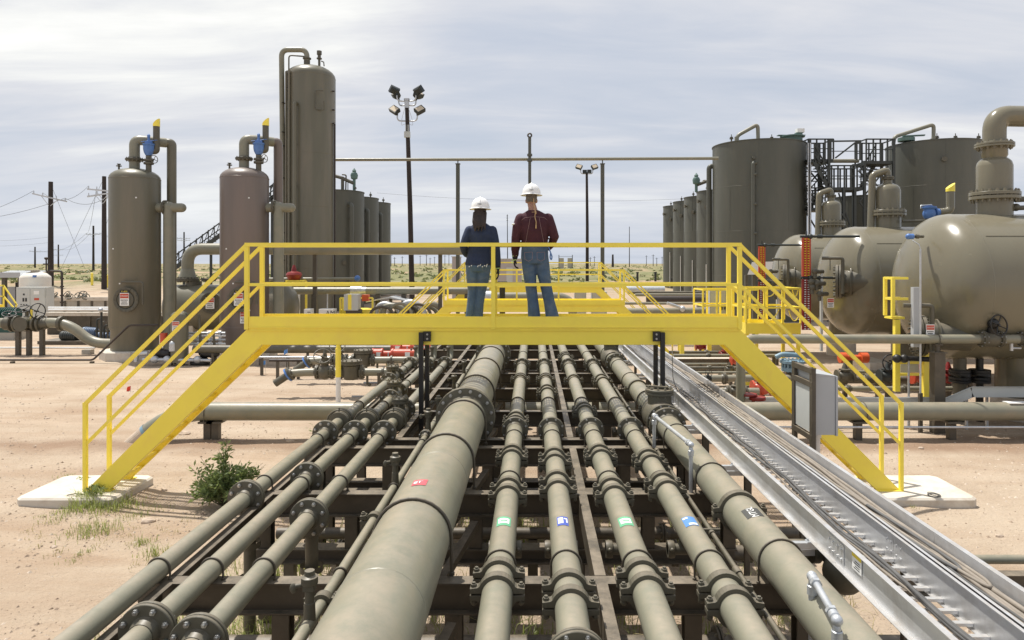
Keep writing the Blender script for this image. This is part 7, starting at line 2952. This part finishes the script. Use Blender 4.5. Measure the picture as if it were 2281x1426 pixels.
def hard_hat(t, c, tilt=0.):
    c = V(c)
    m = MB()
    n = 40
    prof = []
    rings = []
    for k in range(9):
        a = R(90 * k / 8)
        rings.append((math.cos(a), math.sin(a)))
    vs = []
    for (cr, sr) in rings:
        for i in range(n):
            p = 2 * PI * i / n
            ridge = 1 + .05 * max(0, math.cos(2 * p)) ** 6 * 0
            vs.append(c + V((.128 * cr ** .8 * math.cos(p), .152 * cr ** .8 * math.sin(p), .150 * sr ** 1.0)))
    m.add(vs, [(j * n + i, j * n + (i + 1) % n, (j + 1) * n + (i + 1) % n, (j + 1) * n + i) for j in range(8) for i in range(n)], True)
    m.tube([c + V((0, .15 * math.cos(R(a)), .006 + .15 * math.sin(R(a)))) for a in range(12, 170, 8)], .011, 8)
    hat = m.build('hard_hat', HAT, t)
    m = MB()
    o1 = [V((.122 * math.cos(2 * PI * i / n), .146 * math.sin(2 * PI * i / n), .012)) for i in range(n)]
    o2 = [V((.152 * math.cos(2 * PI * i / n), .182 * math.sin(2 * PI * i / n) + .006, -.004 - .006 * abs(math.cos(2 * PI * i / n)))) for i in range(n)]
    o3 = [q + V((0, 0, -.007)) for q in o2]
    o4 = [q + V((0, 0, -.006)) for q in o1]
    vs = [c + q for r_ in (o1, o2, o3, o4) for q in r_]
    m.add(vs, [(j * n + i, ((j + 1) % 4) * n + i, ((j + 1) % 4) * n + (i + 1) % n, j * n + (i + 1) % n) for j in range(4) for i in range(n)], True)
    m.build('brim', HAT, hat)
    m = MB()
    for i in range(5):
        a = R(-100 + i * 5)
        p = c + V((.131 * math.cos(a), .154 * math.sin(a), .05))
        m.bar(p + V((-.004, -.001, 0)), p + V((.004, -.001, 0)), .006, .017 if i % 2 else .022)
    m.build('sticker', CABG, hat)
    return hat


def face(m, c):
    """skull, jaw, nose, ears looking along +Y"""
    c = V(c)
    m.sphere(c + V((0, 0, .02)), (.074, .094, .105), 18, 12)
    m.sphere(c + V((0, .03, -.055)), (.055, .062, .065), 14, 10)
    m.limb([c + V((0, .09, .015)), c + V((0, .112, -.022))], [.010, .015], 8)
    for s in (-1, 1):
        m.sphere(c + V((s * .075, -.005, -.01)), (.012, .022, .033), 10, 8)
        m.sphere(c + V((s * .03, .088, .02)), (.014, .008, .009), 8, 6)
    m.sphere(c + V((0, .092, -.055)), (.024, .010, .009), 10, 6)


# the man in maroon
P0 = V((.055, 9.48, 2.402))
t = thing('person', 'person in a maroon shirt, jeans and white hard hat standing on the footbridge', 'person', P0)
ORG[t.name] = P0
L = lambda *a: P0 + V(a)
bm_ = MB()       # the continuous body underneath
face(bm_, L(-.075, .03, 1.685))
bm_.limb([L(-.07, .015, 1.62), L(-.045, -.01, 1.50)], [.056, .068])
bm_.loft([(L(-.03, 0, 1.50), .15, .07), (L(-.03, 0, 1.38), .17, .10), (L(-.03, 0, 1.15), .14, .095), (L(-.03, 0, .98), .15, .105), (L(-.03, 0, .86), .13, .09)])
for pts, rs in (([L(-.22, 0, 1.44), L(-.285, -.02, 1.16), L(-.30, .05, .90)], [.055, .042, .03]), ([L(.16, 0, 1.44), L(.235, -.02, 1.16), L(.17, .2, 1.02)], [.055, .042, .03]),
                ([L(-.11, 0, .92), L(-.085, .02, .5), L(-.03, 0, .1)], [.085, .058, .04]), ([L(.06, 0, .92), L(.13, .03, .5), L(.205, -.02, .1)], [.085, .058, .04])):
    bm_.limb(pts, rs)
fuse(bm_, 'body', SKIN, t, .008, 3)
m = MB()
m.loft([(L(-.05, 0, 1.545), .072, .068), (L(-.045, 0, 1.50), .15, .085), (L(-.04, 0, 1.46), .205, .10), (L(-.035, 0, 1.38), .215, .125), (L(-.03, -.005, 1.25), .20, .13), (L(-.03, 0, 1.12), .185, .125), (L(-.03, 0, 1.03), .18, .122)])
m.limb([L(-.225, 0, 1.425), L(-.268, -.02, 1.30), L(-.29, -.025, 1.16), L(-.30, .0, 1.04), L(-.30, .045, .93)], [.078, .073, .064, .058, .050])
m.limb([L(.155, 0, 1.425), L(.20, -.02, 1.30), L(.245, -.025, 1.17), L(.21, .1, 1.08), L(.165, .19, 1.03)], [.078, .073, .066, .055, .048])
m.limb([L(-.285, -.03, 1.08), L(-.30, .0, 1.0)], [.066, .06])
sh = fuse(m, 'shirt', SHIRTR, t, .009, 4)
m = MB()         # yoke and back seams
m.tube([L(-.21, -.075, 1.40), L(-.16, -.112, 1.435), L(-.03, -.128, 1.445), L(.10, -.112, 1.435), L(.145, -.075, 1.40)], .0022, 5)
for sg in (-1, 1):
    m.tube([L(-.03 + sg * .06, -.128, 1.43), L(-.03 + sg * .085, -.134, 1.30), L(-.03 + sg * .13, -.108, 1.06)], .0022, 5)
m.build('seam_stitching', STITCH, sh)
m = MB()
m.limb([L(-.335, -.05, 1.345), L(-.315, -.07, 1.35)], [.012, .012], 8)
m.build('sleeve_patch', WHITE, sh)
m = MB()
m.loft([(L(-.03, 0, 1.06), .178, .122), (L(-.03, -.005, .98), .188, .132), (L(-.03, -.012, .88), .192, .138), (L(-.03, -.01, .80), .17, .12)])
m.limb([L(-.115, -.005, .90), L(-.105, 0, .72), L(-.085, .015, .50), L(-.055, .0, .28), L(-.035, -.005, .05)], [.102, .098, .080, .077, .090])
m.limb([L(.06, -.005, .90), L(.085, 0, .72), L(.125, .02, .50), L(.175, -.01, .26), L(.215, -.03, .06)], [.102, .098, .080, .078, .094])
m.limb([L(-.095, -.06, .53), L(-.02, -.07, .50)], [.03, .03])
jn = fuse(m, 'jeans', DENIM, t, .009, 3)
m = MB()
m.loft([(L(-.03, 0, 1.035), .186, .13), (L(-.03, 0, 1.07), .184, .128)], 28)
m.build('belt', LEATH, jn)
m = MB()
for sg in (-1, 1):
    x = -.03 + sg * .085
    for a, b_ in (((-.055, .955), (.055, .96)), ((-.055, .955), (-.05, .86)), ((.055, .96), (.05, .86)), ((-.05, .86), (0, .835)), ((.05, .86), (0, .835))):
        m.bar(L(x + a[0], -.143 + abs(sg * a[0]) * .1, a[1]), L(x + b_[0], -.148, b_[1]), .004, .004)
m.build('back_pocket_seam', STITCH, jn)
for x, y, dx in ((-.035, 0, 0.), (.215, -.03, .04)):
    m = MB()
    m.loft([(L(x + dx * .4, y + .055, .0), .05, .135), (L(x + dx * .4, y + .055, .03), .05, .136), (L(x, y + .03, .07), .046, .09), (L(x, y + .01, .12), .046, .055)])
    fuse(m, 'boot', LEATH, t, .009, 2)
m = MB()
glove(m, L(-.305, .055, .885), (-.08, .1, -1), -1, (0, 1, -.1), .75)
m.limb([L(-.302, .045, .95), L(-.305, .055, .89)], [.042, .04])
gl = fuse(m, 'glove', GLOVE, t, .005, 2)
m = MB()
for z, dx in ((.94, 0), (.905, .0), (.845, -.006)):
    m.bar(L(-.345 + dx, .02, z), L(-.28 + dx, .005, z + .012), .012, .012)
m.limb([L(-.345, .06, .83), L(-.335, .04, .80)], [.008, .007], 8)
m.build('glove_trim', GLOVEG, gl)
m = MB()
glove(m, L(.15, .22, 1.02), (-.3, 1, -.2), 1, (0, 0, 1), .9)
fuse(m, 'glove', GLOVE, t, .005, 2)
m = MB()
m.loft([(L(-.075, .02, 1.655), .070, .085), (L(-.075, .015, 1.70), .0785, .094), (L(-.075, .015, 1.78), .080, .097)])
fuse(m, 'hair', HAIRG, t, .007, 2)
hard_hat(t, L(-.075, .02, 1.765))
m = MB()
m.tube(bend([L(-.045, -.088, 1.70), L(-.04, -.11, 1.60), L(-.02, -.138, 1.50), L(-.03, -.14, 1.44), L(-.01, -.142, 1.38), L(-.012, -.14, 1.33)], .03, 4), .006, 6)
m.limb([L(-.02, -.142, 1.52), L(-.016, -.144, 1.49)], [.011, .010], 8)
m.limb([L(-.012, -.142, 1.33), L(-.012, -.142, 1.29)], [.008, .010], 8)
m.bar(L(-.07, -.135, 1.507), L(-.03, -.14, 1.507), .008, .006)
m.build('ear_plug_cord', CORD, t)
m = MB()
m.tube(bend([L(.16, -.09, 1.03), L(.19, -.10, .95), L(.21, -.10, .90), L(.20, -.10, .85), L(.18, -.1, .88), L(.19, -.1, .95)], .02, 4), .009, 6)
m.build('blue_strap', BLUE, t)

# the woman in navy
P1 = V((-.775, 9.47, 2.402))
t = thing('person', 'person with long dark hair in an untucked navy shirt and white hard hat', 'person', P1)
L = lambda *a: P1 + V(a)
b2 = MB()
face(b2, L(.045, .03, 1.49))
b2.limb([L(.045, .015, 1.43), L(.05, -.01, 1.32)], [.048, .058])
b2.loft([(L(.05, 0, 1.32), .13, .06), (L(.05, 0, 1.2), .14, .09), (L(.04, 0, 1.0), .12, .085), (L(.025, 0, .82), .15, .11), (L(.02, 0, .74), .13, .09)])
for pts, rs in (([L(-.11, 0, 1.27), L(-.185, -.04, 1.04), L(-.16, .16, .93)], [.05, .036, .027]), ([L(.22, 0, 1.27), L(.265, -.01, 1.0), L(.285, .03, .76)], [.05, .036, .027]),
                ([L(-.05, 0, .8), L(-.06, .02, .43), L(-.095, 0, .08)], [.085, .052, .036]), ([L(.10, 0, .8), L(.06, .03, .43), L(.015, 0, .08)], [.085, .052, .036])):
    b2.limb(pts, rs)
fuse(b2, 'body', SKIN, t, .008, 3)
m = MB()
m.loft([(L(.05, 0, 1.375), .062, .06), (L(.05, 0, 1.335), .12, .075), (L(.05, 0, 1.29), .165, .09), (L(.052, 0, 1.20), .178, .112), (L(.045, 0, 1.06), .158, .108), (L(.035, -.005, .94), .165, .118), (L(.027, -.015, .85), .182, .135), (L(.022, -.02, .80), .188, .14), (L(.02, -.02, .775), .180, .135)])
m.limb([L(-.105, 0, 1.26), L(-.15, -.025, 1.15), L(-.185, -.045, 1.04), L(-.18, .06, .97), L(-.165, .15, .93)], [.068, .062, .056, .048, .042])
m.limb([L(.212, 0, 1.26), L(.245, -.01, 1.13), L(.268, -.015, 1.0), L(.28, .01, .88), L(.287, .03, .79)], [.068, .062, .055, .05, .043])
m.limb([L(-.02, -.1, .79), L(.02, -.12, .765), L(.08, -.1, .79)], [.035, .03, .035])
fuse(m, 'shirt', SHIRTB, t, .009, 4)
m = MB()
m.loft([(L(.025, 0, .90), .155, .11), (L(.022, -.015, .82), .176, .132), (L(.02, -.02, .76), .178, .135), (L(.02, -.01, .69), .155, .11)])
m.limb([L(-.06, -.01, .76), L(-.065, 0, .60), L(-.065, .015, .43), L(-.08, .0, .25), L(-.10, -.005, .045)], [.096, .086, .066, .060, .066])
m.limb([L(.10, -.01, .76), L(.085, 0, .60), L(.06, .02, .43), L(.035, .0, .25), L(.015, -.005, .045)], [.096, .086, .066, .060, .068])
jn = fuse(m, 'jeans', DENIMB, t, .009, 3)
m = MB()
for k in range(9):
    x = -.10 + k * .03
    if k in (2, 3):
        continue
    m.bar(L(x, -.15, .755 + .012 * (k % 2)), L(x + .012, -.152, .765 + .015 * (k % 3)), .006, .01)
m.build('belt_studs', WHITE, jn)
for x in (-.098, .018):
    m = MB()
    m.loft([(L(x, .05, .0), .042, .12), (L(x, .05, .03), .042, .12), (L(x, .03, .065), .038, .08), (L(x, .01, .11), .038, .045)])
    fuse(m, 'boot', LEATH, t, .009, 2)
m = MB()
glove(m, L(.29, .035, .745), (.06, .12, -1), 1, (0, 1, -.1), .45)
m.limb([L(.287, .03, .80), L(.29, .035, .745)], [.038, .035])
gl = fuse(m, 'glove', GLOVE, t, .005, 2)
m = MB()
m.bar(L(.262, .0, .735), L(.318, .0, .74), .012, .012)
m.limb([L(.315, .03, .70), L(.31, .02, .68)], [.007, .006], 8)
m.build('glove_trim', GLOVEG, gl)
m = MB()
glove(m, L(-.16, .17, .92), (.3, 1, -.3), -1, (0, 0, 1), .9)
fuse(m, 'glove', GLOVE, t, .005, 2)
m = MB()
m.loft([(L(.045, .0, 1.58), .082, .10), (L(.045, .0, 1.50), .086, .10), (L(.045, -.03, 1.42), .083, .085), (L(.035, -.065, 1.37), .080, .070), (L(.03, -.09, 1.32), .072, .05), (L(.025, -.095, 1.285), .05, .032)])
for k in range(11):
    x = -.035 + k * .0145
    m.limb([L(x * 1.1 + .005, -.075, 1.5), L(x * 1.15 + .008 * math.sin(k * 3), -.115, 1.38), L(x * .95 + .014 * math.sin(k * 2), -.135, 1.29 - .02 * (k % 3))], [.017, .019, .009], 8)
fuse(m, 'hair', HAIRD, t, .006, 2)
hard_hat(t, L(.045, .02, 1.57))

# ------------------------------------------------------------------ sky, sun, camera
SUN = V((-.34, .30, 1.12)).normalized()
el = math.asin(SUN.z)
w = bpy.data.worlds.new('World')
sc.world = w
w.use_nodes = True
nt = w.node_tree
bg = nt.nodes['Background']
bg.inputs['Strength'].default_value = .1
sky = N(nt, 'ShaderNodeTexSky', sky_type='NISHITA', sun_disc=False, sun_elevation=el, sun_rotation=math.atan2(SUN.x, SUN.y), air_density=1.2, dust_density=2.0)
tc = N(nt, 'ShaderNodeTexCoord').outputs['Generated']
sp = N(nt, 'ShaderNodeSeparateXYZ', {0: tc})
zc_ = N(nt, 'ShaderNodeMath', {0: sp.outputs[2], 1: .0}, operation='MAXIMUM').outputs[0]
den = N(nt, 'ShaderNodeMath', {0: zc_, 1: .16}, operation='ADD').outputs[0]
ux = N(nt, 'ShaderNodeMath', {0: sp.outputs[0], 1: den}, operation='DIVIDE').outputs[0]
uy = N(nt, 'ShaderNodeMath', {0: sp.outputs[1], 1: den}, operation='DIVIDE').outputs[0]
pl = N(nt, 'ShaderNodeCombineXYZ', {0: ux, 1: uy, 2: 0.})
mp = N(nt, 'ShaderNodeMapping', {'Vector': pl.outputs[0], 'Location': (3.1, 1.7, 0), 'Rotation': (0, 0, R(-14)), 'Scale': (.42, 1.0, 1)}).outputs[0]
na = N(nt, 'ShaderNodeTexNoise', {'Vector': mp, 'Scale': .8, 'Detail': 7., 'Roughness': .52, 'Distortion': .35}).outputs[0]
mp2 = N(nt, 'ShaderNodeMapping', {'Vector': pl.outputs[0], 'Location': (8.3, 4.2, 0), 'Rotation': (0, 0, R(-10)), 'Scale': (.7, 2.4, 1)}).outputs[0]
nb_ = N(nt, 'ShaderNodeTexNoise', {'Vector': mp2, 'Scale': 1.5, 'Detail': 8., 'Roughness': .6, 'Distortion': .5}).outputs[0]
mixn = N(nt, 'ShaderNodeMath', {0: N(nt, 'ShaderNodeMath', {0: na, 1: .68}, operation='MULTIPLY').outputs[0], 1: N(nt, 'ShaderNodeMath', {0: nb_, 1: .32}, operation='MULTIPLY').outputs[0]}, operation='ADD').outputs[0]
# thinner, brighter cloud towards the sun's side of the sky
dt = N(nt, 'ShaderNodeVectorMath', {0: tc, 1: V((-.44, .84, .33)).normalized()}, operation='DOT_PRODUCT').outputs['Value']
glow = N(nt, 'ShaderNodeMapRange', {'Value': dt, 'From Min': .92, 'From Max': 1.0, 'To Min': 0., 'To Max': .19}, interpolation_type='SMOOTHSTEP').outputs[0]
mixn = N(nt, 'ShaderNodeMath', {0: mixn, 1: glow}, operation='ADD').outputs[0]
cl = ramp(nt, mixn, [(.36, (.43, .475, .56)), (.48, (.51, .54, .605)), (.56, (.605, .615, .65)), (.66, (.78, .78, .76)), (.76, (.93, .925, .89))])
hz = N(nt, 'ShaderNodeMapRange', {'Value': sp.outputs[2], 'From Min': 0., 'From Max': .16, 'To Min': .7, 'To Max': 0.}).outputs[0]
cl = mixc(nt, hz, cl, (.50, .545, .63))
c10 = N(nt, 'ShaderNodeVectorMath', {0: cl, 1: (10., 10., 10.)}, operation='MULTIPLY').outputs[0]
cov = ramp(nt, mixn, [(.3, .80), (.5, .96)])
nt.links.new(mixc(nt, cov, sky.outputs[0], c10), bg.inputs['Color'])

sl = bpy.data.lights.new('sun', 'SUN')
sl.energy = 4.3
sl.angle = R(.8)
sl.color = (1, .955, .88)
so = bpy.data.objects.new('sun', sl)
COL.objects.link(so)
so.rotation_mode = 'QUATERNION'
so.rotation_quaternion = SUN.to_track_quat('Z', 'Y')
so.location = (-20, 20, 60)

cam = bpy.data.cameras.new('camera')
cam.sensor_width = 36
cam.sensor_fit = 'HORIZONTAL'
cam.lens = 36 * F / 2281
cam.shift_x = (1140.5 - CX) / 2281
cam.shift_y = -(713 - CY) / 2281
cam.clip_start = .05
cam.clip_end = 20000
co = bpy.data.objects.new('camera', cam)
COL.objects.link(co)
co.location = (0, 0, H)
co.rotation_euler = (R(90), 0, 0)
sc.camera = co
sc.view_settings.view_transform = 'Standard'
sc.view_settings.look = 'None'
sc.view_settings.exposure = 0.32
sc.view_settings.gamma = 1.0
sc.view_settings.use_curve_mapping = False
sc.cycles.max_bounces = 8
